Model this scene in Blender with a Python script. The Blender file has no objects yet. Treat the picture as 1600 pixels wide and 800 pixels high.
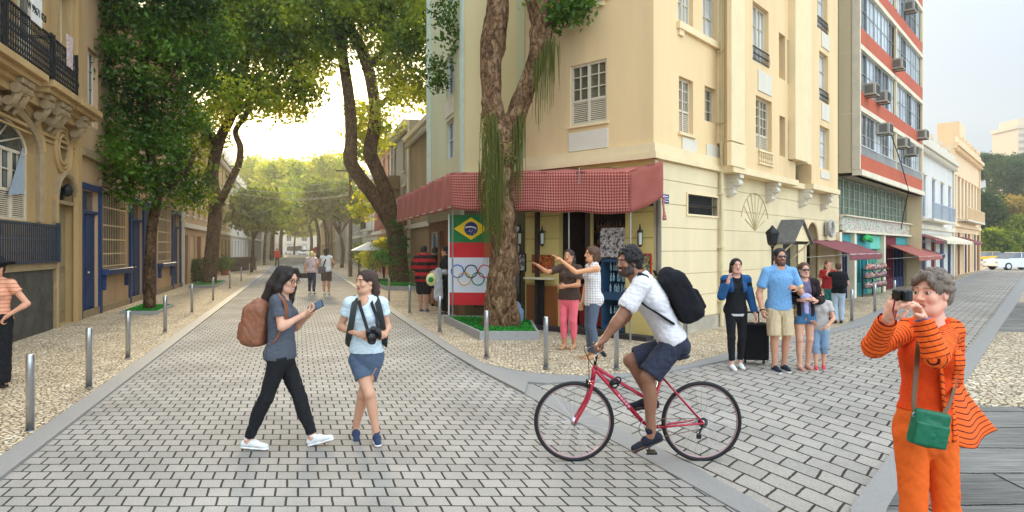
import bpy, bmesh, math, random
import numpy as np
from mathutils import Vector, Matrix
random.seed(7); RNG = np.random.default_rng(7)
scene = bpy.context.scene
C = scene.collection
R = math.radians
# ---------------------------------------------------------------- camera, sky, sun, exposure
CAMH, FPX, CX, HY = 1.8, 1000.0, 800.0, 388.0
cam_d = bpy.data.cameras.new('camera'); cam = bpy.data.objects.new('camera', cam_d); C.objects.link(cam)
cam.location = (0, 0, CAMH); cam.rotation_euler = (R(90), 0, 0)
cam_d.sensor_width = 36; cam_d.lens = 36*FPX/1600; cam_d.shift_y = -12/1600
cam_d.clip_start = 0.1; cam_d.clip_end = 3000
scene.camera = cam
SUN_AZ, SUN_EL = -18.0, 17.0            # degrees right of +Y, elevation
world = bpy.data.worlds.new('World'); scene.world = world; world.use_nodes = True
wn = world.node_tree; wn.nodes.clear()
sky = wn.nodes.new('ShaderNodeTexSky'); sky.sky_type = 'NISHITA'; sky.sun_disc = False
sky.sun_elevation = R(SUN_EL); sky.sun_rotation = R(SUN_AZ)
sky.air_density = 1.0; sky.dust_density = 1.2; sky.ozone_density = 1.2; sky.altitude = 0
bg = wn.nodes.new('ShaderNodeBackground'); bg.inputs['Strength'].default_value = 0.12
wo = wn.nodes.new('ShaderNodeOutputWorld')
tint = wn.nodes.new('ShaderNodeVectorMath'); tint.operation = 'MULTIPLY'; tint.inputs[1].default_value = (0.20, 0.29, 0.40)
wn.links.new(sky.outputs[0], tint.inputs[0]); 
# thin bright cloud veil all over, brightest and warmest low above the left street
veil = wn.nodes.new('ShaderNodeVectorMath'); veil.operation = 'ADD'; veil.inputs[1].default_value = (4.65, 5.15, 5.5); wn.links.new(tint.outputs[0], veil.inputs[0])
wtc = wn.nodes.new('ShaderNodeTexCoord')
# sky brightness added overhead and right-behind the camera, unseen, to light ground and facades
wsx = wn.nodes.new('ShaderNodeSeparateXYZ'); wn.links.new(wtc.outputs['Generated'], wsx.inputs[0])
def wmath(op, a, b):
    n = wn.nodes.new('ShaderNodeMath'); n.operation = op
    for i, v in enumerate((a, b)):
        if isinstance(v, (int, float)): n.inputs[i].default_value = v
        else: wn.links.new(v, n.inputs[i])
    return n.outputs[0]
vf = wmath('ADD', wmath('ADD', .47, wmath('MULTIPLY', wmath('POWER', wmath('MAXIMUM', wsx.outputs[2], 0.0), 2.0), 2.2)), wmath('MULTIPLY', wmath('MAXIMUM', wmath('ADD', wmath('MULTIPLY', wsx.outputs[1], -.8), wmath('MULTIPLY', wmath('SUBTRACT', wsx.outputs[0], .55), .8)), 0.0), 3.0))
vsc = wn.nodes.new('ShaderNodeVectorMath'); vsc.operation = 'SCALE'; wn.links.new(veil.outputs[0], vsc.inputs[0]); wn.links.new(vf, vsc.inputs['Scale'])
dt = wn.nodes.new('ShaderNodeVectorMath'); dt.operation = 'DOT_PRODUCT'
dt.inputs[1].default_value = Vector((math.sin(R(-19))*math.cos(R(10)), math.cos(R(-19))*math.cos(R(10)), math.sin(R(10)))); wn.links.new(wtc.outputs['Generated'], dt.inputs[0])
mx0 = wn.nodes.new('ShaderNodeMath'); mx0.operation = 'MAXIMUM'; mx0.inputs[1].default_value = 0.0; wn.links.new(dt.outputs['Value'], mx0.inputs[0])
pw = wn.nodes.new('ShaderNodeMath'); pw.operation = 'POWER'; pw.inputs[1].default_value = 7.0; wn.links.new(mx0.outputs[0], pw.inputs[0])
gl = wn.nodes.new('ShaderNodeVectorMath'); gl.operation = 'SCALE'; gl.inputs[0].default_value = (6.0, 3.6, .0); wn.links.new(pw.outputs[0], gl.inputs['Scale'])
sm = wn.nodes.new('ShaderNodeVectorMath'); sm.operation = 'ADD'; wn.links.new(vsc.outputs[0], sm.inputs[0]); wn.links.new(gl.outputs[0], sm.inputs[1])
pw2 = wn.nodes.new('ShaderNodeMath'); pw2.operation = 'POWER'; pw2.inputs[1].default_value = 70.0; wn.links.new(mx0.outputs[0], pw2.inputs[0])
gl2 = wn.nodes.new('ShaderNodeVectorMath'); gl2.operation = 'SCALE'; gl2.inputs[0].default_value = (18, 12.5, 4.0); wn.links.new(pw2.outputs[0], gl2.inputs['Scale'])
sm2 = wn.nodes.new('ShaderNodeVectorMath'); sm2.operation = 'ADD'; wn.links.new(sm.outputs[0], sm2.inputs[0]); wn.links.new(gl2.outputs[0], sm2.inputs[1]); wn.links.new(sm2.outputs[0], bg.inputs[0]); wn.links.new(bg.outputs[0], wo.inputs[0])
sd = bpy.data.lights.new('sun', 'SUN'); sd.energy = 3.6; sd.angle = R(8); sd.color = (1.0, 0.80, 0.50)
sun = bpy.data.objects.new('sun', sd); C.objects.link(sun)
_sv = Vector((math.sin(R(SUN_AZ))*math.cos(R(SUN_EL)), math.cos(R(SUN_AZ))*math.cos(R(SUN_EL)), math.sin(R(SUN_EL))))
sun.rotation_euler = (-_sv).to_track_quat('-Z', 'Y').to_euler(); sun.location = _sv*60
scene.view_settings.view_transform = 'Standard'; scene.view_settings.look = 'None'
scene.view_settings.gamma = 1; scene.view_settings.use_curve_mapping = False
scene.view_settings.exposure = 0.80
scene.render.engine = 'CYCLES'
scene.cycles.max_bounces = 6; scene.cycles.diffuse_bounces = 3; scene.cycles.transparent_max_bounces = 8

# ---------------------------------------------------------------- helpers
def col(r, g, b):
    f = lambda v: ((v/255+0.055)/1.055)**2.4 if v > 10 else v/255/12.92
    return (f(r), f(g), f(b), 1.0)
def G(px, py, z=0.0):
    Y = (CAMH-z)*FPX/(py-HY); return Vector(((px-CX)/FPX*Y, Y, z))
def PX(px, py, Y):
    return Vector(((px-CX)/FPX*Y, Y, CAMH+(HY-py)/FPX*Y))
MATS = {}
def nn(nt, t, **kw):
    n = nt.nodes.new(t)
    for k, v in kw.items():
        if k.startswith('i_'):
            key = k[2:]; key = int(key) if key.isdigit() else key.replace('_', ' ')
            n.inputs[key].default_value = v
        else: setattr(n, k, v)
    return n
def mat(name, c, rough=0.75, metal=0.0, var=0.12, scale=3.0, bump=0.0, bscale=40.0, stain=0.0, spec=0.4, streak=False, attr=None, attrmix=False, trans=0.0, coat=0.0):
    """principled material whose colour drifts with noise; optional stains, bump and a colour attribute"""
    if name in MATS: return MATS[name]
    m = bpy.data.materials.new(name); m.use_nodes = True; nt = m.node_tree; L = nt.links
    b = nt.nodes['Principled BSDF']; b.inputs['Roughness'].default_value = rough; b.inputs['Metallic'].default_value = metal
    b.inputs['Specular IOR Level'].default_value = spec; b.inputs['Coat Weight'].default_value = coat
    tc = nn(nt, 'ShaderNodeTexCoord')
    n1 = nn(nt, 'ShaderNodeTexNoise', i_Scale=scale, i_Detail=6.0, i_Roughness=0.6)
    if streak:
        mp = nn(nt, 'ShaderNodeMapping'); mp.inputs['Scale'].default_value = (1, 1, 0.18)
        L.new(tc.outputs['Object'], mp.inputs[0]); L.new(mp.outputs[0], n1.inputs['Vector'])
    else: L.new(tc.outputs['Object'], n1.inputs['Vector'])
    mr = nn(nt, 'ShaderNodeMapRange', i_1=0.3, i_2=0.7, i_3=1-var, i_4=1+var)
    L.new(n1.outputs[0], mr.inputs[0])
    src = nn(nt, 'ShaderNodeRGB'); src.outputs[0].default_value = c; so = src.outputs[0]
    if attr:
        a = nn(nt, 'ShaderNodeAttribute', attribute_name=attr)
        so = a.outputs['Color']
    vm = nn(nt, 'ShaderNodeVectorMath', operation='SCALE'); L.new(so, vm.inputs[0]); L.new(mr.outputs[0], vm.inputs['Scale'])
    out = vm.outputs[0]
    if stain > 0:
        n2 = nn(nt, 'ShaderNodeTexNoise', i_Scale=scale*0.35, i_Detail=8.0, i_Roughness=0.7)
        if streak: L.new(mp.outputs[0], n2.inputs['Vector'])
        else: L.new(tc.outputs['Object'], n2.inputs['Vector'])
        r2 = nn(nt, 'ShaderNodeMapRange', i_1=0.48, i_2=0.75, i_3=0.0, i_4=stain); L.new(n2.outputs[0], r2.inputs[0])
        mx = nn(nt, 'ShaderNodeMix', data_type='RGBA'); L.new(r2.outputs[0], mx.inputs[0]); L.new(out, mx.inputs[6])
        mx.inputs[7].default_value = (c[0]*0.35, c[1]*0.33, c[2]*0.32, 1); out = mx.outputs[2]
    L.new(out, b.inputs['Base Color'])
    if bump > 0:
        n3 = nn(nt, 'ShaderNodeTexNoise', i_Scale=bscale, i_Detail=5.0); L.new(tc.outputs['Object'], n3.inputs['Vector'])
        bp = nn(nt, 'ShaderNodeBump', i_Strength=bump, i_Distance=0.02); L.new(n3.outputs[0], bp.inputs['Height']); L.new(bp.outputs[0], b.inputs['Normal'])
    MATS[name] = m; return m

class MB:
    """collects shapes and links them as ONE mesh object; M maps local to world"""
    def __init__(s, M=None): s.v = []; s.f = []; s.M = M
    def add(s, vs, fs):
        o = len(s.v)
        s.v += [tuple(s.M @ Vector(v)) if s.M else tuple(v) for v in vs]
        s.f += [[i+o for i in f] for f in fs]; return s
    def box(s, x0, x1, y0, y1, z0, z1, bev=0.0):
        if bev > 0:
            b = bev
            vs = []
            for (sx, sy, sz) in [(a, c, d) for a in (0, 1) for c in (0, 1) for d in (0, 1)]:
                X = (x0, x1)[sx]; Yv = (y0, y1)[sy]; Z = (z0, z1)[sz]; dx = b*(1-2*sx); dy = b*(1-2*sy); dz = b*(1-2*sz)
                vs += [(X+dx, Yv+dy, Z), (X+dx, Yv, Z+dz), (X, Yv+dy, Z+dz)]
            bm = bmesh.new(); [bm.verts.new(v) for v in vs]; bmesh.ops.convex_hull(bm, input=bm.verts); bm.verts.index_update()
            V = [tuple(v.co) for v in bm.verts]; F = [[v.index for v in f.verts] for f in bm.faces]; bm.free()
            return s.add(V, F)
        v = [(x0, y0, z0), (x1, y0, z0), (x1, y1, z0), (x0, y1, z0), (x0, y0, z1), (x1, y0, z1), (x1, y1, z1), (x0, y1, z1)]
        return s.add(v, [(3, 2, 1, 0), (4, 5, 6, 7), (0, 1, 5, 4), (1, 2, 6, 5), (2, 3, 7, 6), (3, 0, 4, 7)])
    def quad(s, a, b, c, d): return s.add([a, b, c, d], [(0, 1, 2, 3)])
    def prism(s, poly, z0, z1):
        n = len(poly); v = [(p[0], p[1], z0) for p in poly]+[(p[0], p[1], z1) for p in poly]
        return s.add(v, [list(range(n))[::-1], list(range(n, 2*n))]+[(i, (i+1) % n, n+(i+1) % n, n+i) for i in range(n)])
    def tube(s, pts, rad, n=10, cap=True, noise=0.0):
        pts = [Vector(p) for p in pts]; N = len(pts)
        if not hasattr(rad, '__len__'): rad = [rad]*N
        vs = []; up = None
        for i in range(N):
            t = (pts[min(i+1, N-1)]-pts[max(i-1, 0)]).normalized()
            if up is None: up = Vector((0, 0, 1)) if abs(t.z) < 0.9 else Vector((1, 0, 0))
            a = t.cross(up).normalized(); b = a.cross(t).normalized(); up = b
            for k in range(n):
                ang = 2*math.pi*k/n; r = rad[i]
                if noise: r *= 1+noise*(math.sin(3*ang+i*0.23)*0.5+math.sin(5*ang-i*0.37+1)*0.35+random.uniform(-.5, .5)*0.5)
                vs.append(pts[i]+a*math.cos(ang)*r+b*math.sin(ang)*r)
        fs = [(i*n+k, i*n+(k+1) % n, (i+1)*n+(k+1) % n, (i+1)*n+k) for i in range(N-1) for k in range(n)]
        if cap: fs += [list(range(n))[::-1], list(range((N-1)*n, N*n))]
        return s.add(vs, fs)
    def lathe(s, c, prof, n=20):
        vs = [(c[0]+r*math.cos(2*math.pi*k/n), c[1]+r*math.sin(2*math.pi*k/n), c[2]+z) for r, z in prof for k in range(n)]
        m = len(prof)
        fs = [(i*n+k, i*n+(k+1) % n, (i+1)*n+(k+1) % n, (i+1)*n+k) for i in range(m-1) for k in range(n)]+[list(range(n))[::-1], list(range((m-1)*n, m*n))]
        return s.add(vs, fs)
    def ring(s, c, a, b, r, rt, n=40, m=8):
        """torus about centre c in the plane of unit vectors a, b"""
        c = Vector(c); a = Vector(a); b = Vector(b); w = a.cross(b); vs = []
        for i in range(n):
            t = 2*math.pi*i/n; d = a*math.cos(t)+b*math.sin(t)
            for k in range(m):
                q = 2*math.pi*k/m; vs.append(c+d*(r+rt*math.cos(q))+w*(rt*math.sin(q)))
        return s.add(vs, [(i*m+k, ((i+1) % n)*m+k, ((i+1) % n)*m+(k+1) % m, i*m+(k+1) % m) for i in range(n) for k in range(m)])
    def build(s, name, m, parent=None, smooth=False):
        return link_mesh(name, s.v, s.f, m, parent, smooth)
def link_mesh(name, v, f, m, parent=None, smooth=False, colors=None):
    me = bpy.data.meshes.new(name); me.from_pydata([tuple(x) for x in v], [], [list(x) for x in f])
    ms = m if isinstance(m, (list, tuple)) else [m]
    for q in ms: me.materials.append(q)
    if smooth: me.shade_smooth()
    if colors is not None:
        a = me.color_attributes.new('Col', 'FLOAT_COLOR', 'POINT'); a.data.foreach_set('color', np.asarray(colors, dtype=np.float32).ravel())
    o = bpy.data.objects.new(name, me); C.objects.link(o)
    if parent is not None: attach(o, parent)
    return o
def wm(o):
    m = Matrix.LocRotScale(o.location, o.rotation_euler, o.scale)
    return (wm(o.parent) @ o.matrix_parent_inverse @ m) if o.parent else m
def attach(o, parent):
    o.parent = parent; o.matrix_parent_inverse = wm(parent).inverted()
def thing(name, label, cat, loc, group=None):
    o = bpy.data.objects.new(name, None); C.objects.link(o); o.location = loc; o.empty_display_size = 0.2
    return tag(o, label, cat, group)
def tag(o, label, cat, group=None):
    o['label'] = label; o['category'] = cat
    if group: o['group'] = group
    return o
def struct(o, kind='structure'): o['kind'] = kind; return o
def dup(root, loc, label=None, rz=0.0, sc=None):
    """copy of a thing, its parts and their sub-parts"""
    r = root.copy(); C.objects.link(r); r.location = loc; r.rotation_euler = (0, 0, rz)
    if sc: r.scale = sc
    if label: r['label'] = label
    for ch in list(root.children):
        c = ch.copy(); C.objects.link(c); c.parent = r
        for g in list(ch.children):
            d = g.copy(); C.objects.link(d); d.parent = c
    return r
def rot(ax, deg): return Matrix.Rotation(R(deg), 4, ax)
def text(s, size, M, m, parent, name='lettering', depth=0.004):
    cu = bpy.data.curves.new(name, 'FONT'); cu.body = s; cu.size = size; cu.align_x = 'CENTER'; cu.align_y = 'CENTER'; cu.extrude = depth
    t = bpy.data.objects.new(name, cu); C.objects.link(t); dg = bpy.context.evaluated_depsgraph_get()
    me = bpy.data.meshes.new_from_object(t.evaluated_get(dg)); bpy.data.objects.remove(t)
    me.transform(M); me.materials.clear(); me.materials.append(m); me.name = name
    o = bpy.data.objects.new(name, me); C.objects.link(o); attach(o, parent); return o

# facade frames -----------------------------------------------------------------
class Fac:
    """a facade line on the ground: s runs along it, o outwards, z up"""
    def __init__(f, O, d, out):
        f.O = Vector((O[0], O[1])); f.d = Vector(d).normalized(); n = Vector((f.d.y, -f.d.x))
        if n.dot(Vector(out)) < 0: n = -n
        f.n = n
        f.M = Matrix(((f.d.x, f.n.x, 0, f.O.x), (f.d.y, f.n.y, 0, f.O.y), (0, 0, 1, 0), (0, 0, 0, 1)))
    def sz(f, px, py, o=0.0):
        u = (px-CX)/FPX; w = (HY-py)/FPX
        t = (f.O.dot(f.n)+o)/(u*f.n.x+f.n.y)
        p = Vector((u*t, t)); return ((p-f.O).dot(f.d), CAMH+w*t)
    def s(f, px, o=0.0): return f.sz(px, 0, o)[0]
    def rect(f, px0, px1, yt, yb, o=0.0):
        """s0,s1,z0,z1 from left/right pixel columns and top/bottom rows read at the left column"""
        s0, z1 = f.sz(px0, yt, o); _, z0 = f.sz(px0, yb, o); s1 = f.s(px1, o)
        return (min(s0, s1), max(s0, s1), z0, z1)
    def w(f, s, o, z): return f.M @ Vector((s, o, z))
    def mb(f): return MB(f.M)
def wall_sheet(f, s0, s1, z0, z1, ops, depth=0.22, o=0.0):
    """front of a wall with rectangular openings and their reveals"""
    m = f.mb(); S = sorted({s0, s1, *[max(s0, min(s1, v)) for q in ops for v in q[:2]]}); Z = sorted({z0, z1, *[max(z0, min(z1, v)) for q in ops for v in q[2:4]]})
    for a, b in zip(S, S[1:]):
        for c, d in zip(Z, Z[1:]):
            if b-a < 1e-5 or d-c < 1e-5: continue
            x, y = (a+b)/2, (c+d)/2
            if any(q[0] < x < q[1] and q[2] < y < q[3] for q in ops): continue
            m.quad((a, o, c), (b, o, c), (b, o, d), (a, o, d))
    for q in ops:
        a, b, c, d = q[:4]; p = o-(q[4] if len(q) > 4 else depth)
        m.quad((a, o, c), (b, o, c), (b, p, c), (a, p, c)); m.quad((a, o, d), (b, o, d), (b, p, d), (a, p, d))
        m.quad((a, o, c), (a, p, c), (a, p, d), (a, o, d)); m.quad((b, o, c), (b, p, c), (b, p, d), (b, o, d))
    return m
def window(f, q, parent, frame_m, glass_m, cols=2, rows=3, louver=0.0, depth=0.18, o=0.0, fw=0.045, leaves=1, louver_m=None, name='window'):
    a, b, c, d = q[:4]; p = o-depth; m = f.mb(); bw = fw*0.45
    m.box(a, a+fw, p, p+.05, c, d); m.box(b-fw, b, p, p+.05, c, d); m.box(a+fw, b-fw, p, p+.05, c, c+fw); m.box(a+fw, b-fw, p, p+.05, d-fw, d)
    zl = c+(d-c)*louver
    for L in range(leaves):
        la = a+(b-a)*L/leaves; lb = a+(b-a)*(L+1)/leaves
        if L: m.box(la-fw*.5, la+fw*.5, p, p+.06, c+fw, d-fw)
        for i in range(1, cols):
            x = la+(lb-la)*i/cols; m.box(x-bw/2, x+bw/2, p+.003, p+.035, max(zl, c+fw), d-fw)
    for j in range(1, rows):
        z = zl+(d-zl)*j/rows; m.box(a+fw, b-fw, p+.006, p+.03, z-bw/2, z+bw/2)
    if louver > 0:
        m.box(a+fw, b-fw, p+.002, p+.045, zl-fw/2, zl+fw/2)
        z = c+fw+.01
        while z < zl-fw/2-.01:
            m.box(a+fw, b-fw, p+.008, p+.03, z, z+.022); z += .04
    w = m.build(name, frame_m, parent)
    g = f.mb(); g.quad((a, p-.004, c), (b, p-.004, c), (b, p-.004, d), (a, p-.004, d)); g.build('pane', glass_m, w)
    return w
# ---------------------------------------------------------------- ground materials
def basis_brick(name, a, b, bw, bh, c1, c2, cm, mortar=0.012, rough=0.85, wob=0.012):
    """brick pattern laid along ground vectors a (brick length) and b (row step)"""
    m = bpy.data.materials.new(name); m.use_nodes = True; nt = m.node_tree; L = nt.links; P = nt.nodes['Principled BSDF']
    det = a[0]*b[1]-a[1]*b[0]; ia = (b[1]/det, -b[0]/det, 0); ib = (-a[1]/det, a[0]/det, 0)
    tc = nn(nt, 'ShaderNodeTexCoord'); wn_ = nn(nt, 'ShaderNodeTexNoise', i_Scale=1.7, i_Detail=3.0); L.new(tc.outputs['Object'], wn_.inputs['Vector'])
    w1 = nn(nt, 'ShaderNodeVectorMath', operation='SUBTRACT'); w1.inputs[1].default_value = (.5, .5, .5); L.new(wn_.outputs['Color'], w1.inputs[0])
    w2 = nn(nt, 'ShaderNodeVectorMath', operation='SCALE'); w2.inputs['Scale'].default_value = wob*5; L.new(w1.outputs[0], w2.inputs[0])
    ad = nn(nt, 'ShaderNodeVectorMath', operation='ADD'); L.new(tc.outputs['Object'], ad.inputs[0]); L.new(w2.outputs[0], ad.inputs[1])
    wn2 = nn(nt, 'ShaderNodeTexNoise', i_Scale=22.0, i_Detail=2.0); L.new(tc.outputs['Object'], wn2.inputs['Vector'])
    w3 = nn(nt, 'ShaderNodeVectorMath', operation='SUBTRACT'); w3.inputs[1].default_value = (.5, .5, .5); L.new(wn2.outputs['Color'], w3.inputs[0])
    w4 = nn(nt, 'ShaderNodeVectorMath', operation='SCALE'); w4.inputs['Scale'].default_value = wob*1.1; L.new(w3.outputs[0], w4.inputs[0])
    ad2 = nn(nt, 'ShaderNodeVectorMath', operation='ADD'); L.new(ad.outputs[0], ad2.inputs[0]); L.new(w4.outputs[0], ad2.inputs[1]); ad = ad2
    d1 = nn(nt, 'ShaderNodeVectorMath', operation='DOT_PRODUCT'); d1.inputs[1].default_value = ia; L.new(ad.outputs[0], d1.inputs[0])
    d2 = nn(nt, 'ShaderNodeVectorMath', operation='DOT_PRODUCT'); d2.inputs[1].default_value = ib; L.new(ad.outputs[0], d2.inputs[0])
    cb = nn(nt, 'ShaderNodeCombineXYZ'); L.new(d1.outputs['Value'], cb.inputs[0]); L.new(d2.outputs['Value'], cb.inputs[1])
    br = nn(nt, 'ShaderNodeTexBrick', offset=0.5, i_Scale=1.0, i_Mortar_Size=mortar, i_Mortar_Smooth=0.25, i_Bias=0.0, i_Brick_Width=bw, i_Row_Height=bh)
    br.inputs['Color1'].default_value = c1; br.inputs['Color2'].default_value = c2; br.inputs['Mortar'].default_value = cm
    L.new(cb.outputs[0], br.inputs['Vector'])
    n1 = nn(nt, 'ShaderNodeTexNoise', i_Scale=90.0, i_Detail=6.0, i_Roughness=.7); L.new(tc.outputs['Object'], n1.inputs['Vector'])
    n2 = nn(nt, 'ShaderNodeTexNoise', i_Scale=0.8, i_Detail=5.0); L.new(tc.outputs['Object'], n2.inputs['Vector'])
    r1 = nn(nt, 'ShaderNodeMapRange', i_1=.28, i_2=.72, i_3=.6, i_4=1.4); L.new(n1.outputs[0], r1.inputs[0])
    r2 = nn(nt, 'ShaderNodeMapRange', i_1=.3, i_2=.7, i_3=.78, i_4=1.12); L.new(n2.outputs[0], r2.inputs[0])
    mu = nn(nt, 'ShaderNodeMath', operation='MULTIPLY'); L.new(r1.outputs[0], mu.inputs[0]); L.new(r2.outputs[0], mu.inputs[1])
    sc = nn(nt, 'ShaderNodeVectorMath', operation='SCALE'); L.new(br.outputs[0], sc.inputs[0]); L.new(mu.outputs[0], sc.inputs['Scale'])
    L.new(sc.outputs[0], P.inputs['Base Color']); P.inputs['Roughness'].default_value = .95; P.inputs['Specular IOR Level'].default_value = .12
    s1 = nn(nt, 'ShaderNodeMath', operation='MULTIPLY_ADD'); s1.inputs[1].default_value = -1.0; L.new(br.outputs['Fac'], s1.inputs[0]); L.new(n1.outputs[0], s1.inputs[2])
    bp = nn(nt, 'ShaderNodeBump', i_Strength=.5, i_Distance=.012); L.new(s1.outputs[0], bp.inputs['Height']); L.new(bp.outputs[0], P.inputs['Normal'])
    return m
def pebble_mat(name, scale, cols, gap):
    m = bpy.data.materials.new(name); m.use_nodes = True; nt = m.node_tree; L = nt.links; P = nt.nodes['Principled BSDF']
    tc = nn(nt, 'ShaderNodeTexCoord')
    v1 = nn(nt, 'ShaderNodeTexVoronoi', feature='F1', i_Scale=scale, i_Randomness=.9); v2 = nn(nt, 'ShaderNodeTexVoronoi', feature='DISTANCE_TO_EDGE', i_Scale=scale, i_Randomness=.9)
    for v in (v1, v2): L.new(tc.outputs['Object'], v.inputs['Vector'])
    sp = nn(nt, 'ShaderNodeSeparateColor'); L.new(v1.outputs['Color'], sp.inputs[0])
    cr = nn(nt, 'ShaderNodeValToRGB'); cr.color_ramp.interpolation = 'LINEAR'; e = cr.color_ramp.elements
    e[0].color = cols[0]; e[1].color = cols[-1]
    for i, c in enumerate(cols[1:-1]):
        q = e.new((i+1)/(len(cols)-1)); q.color = c
    L.new(sp.outputs[0], cr.inputs[0])
    rg = nn(nt, 'ShaderNodeMapRange', i_1=.02, i_2=.13, i_3=0.0, i_4=1.0); L.new(v2.outputs[0], rg.inputs[0])
    n2 = nn(nt, 'ShaderNodeTexNoise', i_Scale=1.1, i_Detail=6.0, i_Roughness=.65); L.new(tc.outputs['Object'], n2.inputs['Vector'])
    r2 = nn(nt, 'ShaderNodeMapRange', i_1=.3, i_2=.7, i_3=.8, i_4=1.16); L.new(n2.outputs[0], r2.inputs[0])
    n4 = nn(nt, 'ShaderNodeTexNoise', i_Scale=60.0, i_Detail=3.0); L.new(tc.outputs['Object'], n4.inputs['Vector'])
    r4 = nn(nt, 'ShaderNodeMapRange', i_1=.3, i_2=.7, i_3=.85, i_4=1.15); L.new(n4.outputs[0], r4.inputs[0])
    mm = nn(nt, 'ShaderNodeMath', operation='MULTIPLY'); L.new(r2.outputs[0], mm.inputs[0]); L.new(r4.outputs[0], mm.inputs[1])
    mx = nn(nt, 'ShaderNodeMix', data_type='RGBA'); L.new(rg.outputs[0], mx.inputs[0]); mx.inputs[6].default_value = gap; L.new(cr.outputs[0], mx.inputs[7])
    sc = nn(nt, 'ShaderNodeVectorMath', operation='SCALE'); L.new(mx.outputs[2], sc.inputs[0]); L.new(mm.outputs[0], sc.inputs['Scale'])
    L.new(sc.outputs[0], P.inputs['Base Color']); P.inputs['Roughness'].default_value = .9; P.inputs['Specular IOR Level'].default_value = .2
    bp = nn(nt, 'ShaderNodeBump', i_Strength=.9, i_Distance=.02); L.new(rg.outputs[0], bp.inputs['Height']); L.new(bp.outputs[0], P.inputs['Normal'])
    return m
VL = (-.335, 1.0); VR = (.83, 1.0); VF = (.89, 1.0)
mPaveL = basis_brick('grey setts', (1, 0), VL, .165, .172, col(164, 157, 147), col(151, 146, 137), col(60, 56, 51), mortar=.0095, wob=.006)
mPaveR = basis_brick('large grey setts', (.42, -.907), (.639, .77), .34, .235, col(166, 158, 147), col(152, 146, 136), col(62, 58, 52), mortar=.013, wob=.012)
mPeb = pebble_mat('mosaic stones', 17.0, [col(220, 200, 168), col(204, 182, 148), col(230, 214, 186), col(184, 162, 130), col(214, 192, 156)], col(118, 100, 78))
mPebR = pebble_mat('pale mosaic stones', 14.0, [col(212, 196, 168), col(194, 176, 146), col(224, 210, 184), col(176, 158, 130), col(208, 188, 156)], col(104, 90, 70))
mKerb = mat('kerb granite', col(140, 137, 132), var=.12, scale=120, bump=.3, bscale=200, stain=.25)
mConc = mat('planter concrete', col(158, 157, 153), var=.08, scale=14, bump=.15, stain=.2)
mPlank = basis_brick('weathered slabs', (1, .03), (0, 1), 1.9, .62, col(130, 127, 120), col(112, 109, 103), col(44, 43, 42), mortar=.014, wob=.02)
mGroundM = mat('dusty ground', col(150, 144, 134), var=.15, scale=.6, bump=.2)
# planks: long grain
_nt = mPlank.node_tree
for n in _nt.nodes:
    if n.type == 'TEX_NOISE' and abs(n.inputs['Scale'].default_value-90) < 1:
        mp = _nt.nodes.new('ShaderNodeMapping'); mp.inputs['Scale'].default_value = (.02, .35, 1); l = n.inputs['Vector'].links[0]; _nt.links.new(l.from_socket, mp.inputs[0]); _nt.links.new(mp.outputs[0], n.inputs['Vector'])
for n in _nt.nodes:
    if n.type == 'MAP_RANGE' and abs(n.inputs[4].default_value-1.4) < .01: n.inputs[3].default_value = .48; n.inputs[4].default_value = 1.35
# surfaces
mY = mat('cream stucco', col(226, 194, 144), var=.06, scale=1.3, bump=.15, bscale=60, stain=.22, streak=True)
mYB = mat('pale cream rustication', col(222, 202, 160), var=.07, scale=1.5, bump=.12, bscale=60, stain=.2, streak=True)
mYtrim = mat('cream trim', col(228, 205, 160), var=.05, scale=2, bump=.1, stain=.1)
mYG = mat('greenish stucco', col(196, 194, 156), var=.06, scale=1.2, bump=.1, stain=.15, streak=True)
mWhiteP = mat('white plaster panel', col(212, 202, 182), var=.04, scale=4, bump=.1, stain=.1)
mFrame = mat('white painted wood', col(206, 192, 166), var=.05, scale=6, rough=.5)
mGrayF = mat('grey metal frame', col(120, 120, 118), var=.08, rough=.45)
mGlass = mat('dark window glass', col(66, 72, 72), rough=.06, var=.5, scale=1.6, spec=.9)
mGlassG = mat('curtained glass', col(96, 92, 72), rough=.12, var=.35, scale=2.5, spec=.8)
mGlassB = mat('sky painted glass', col(214, 220, 222), rough=.08, var=.3, scale=.9, spec=1.0)  # pale base colour stands in for the bright sky the panes reflect
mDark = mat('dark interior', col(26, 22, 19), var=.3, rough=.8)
mIron = mat('wrought iron', col(30, 30, 31), var=.2, rough=.5, metal=.3)
mRedB = mat('terracotta red paint', col(186, 90, 60), var=.07, scale=1.5, bump=.1, stain=.15, streak=True)
mTan = mat('tan side wall', col(218, 196, 154), var=.06, scale=1, bump=.1, stain=.2, streak=True)
mSlab = mat('pale concrete edge', col(222, 208, 180), var=.08, scale=3, stain=.2)
mStoneL = mat('old ochre stone', col(178, 146, 96), var=.14, scale=1.6, bump=.3, bscale=30, stain=.5, streak=True)
mStoneM = mat('carved grey stone', col(152, 130, 96), var=.15, scale=6, bump=.4, bscale=25, stain=.4)
mDarkSt = mat('dark mossy stone', col(72, 68, 60), var=.35, scale=3.5, bump=.6, bscale=18, stain=.5)
mBlue = mat('worn blue paint', col(30, 54, 96), var=.3, scale=5, rough=.55, bump=.2, stain=.45, streak=True)
mBlueL = mat('pale blue paint', col(158, 168, 180), var=.1, scale=3, stain=.2)
mLattice = mat('tan grille paint', col(222, 190, 146), var=.15, scale=6, stain=.3)
mPinkW = mat('pink beige wall', col(192, 156, 116), var=.08, scale=1.5, stain=.3, streak=True)
mWhiteW = mat('off white facade', col(212, 208, 200), var=.06, scale=1.5, stain=.2, streak=True)
mPeach = mat('peach facade', col(228, 198, 158), var=.06, scale=1.5, stain=.15, streak=True)
mGreyW = mat('grey side wall', col(150, 146, 138), var=.1, scale=1, stain=.3, streak=True)
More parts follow.
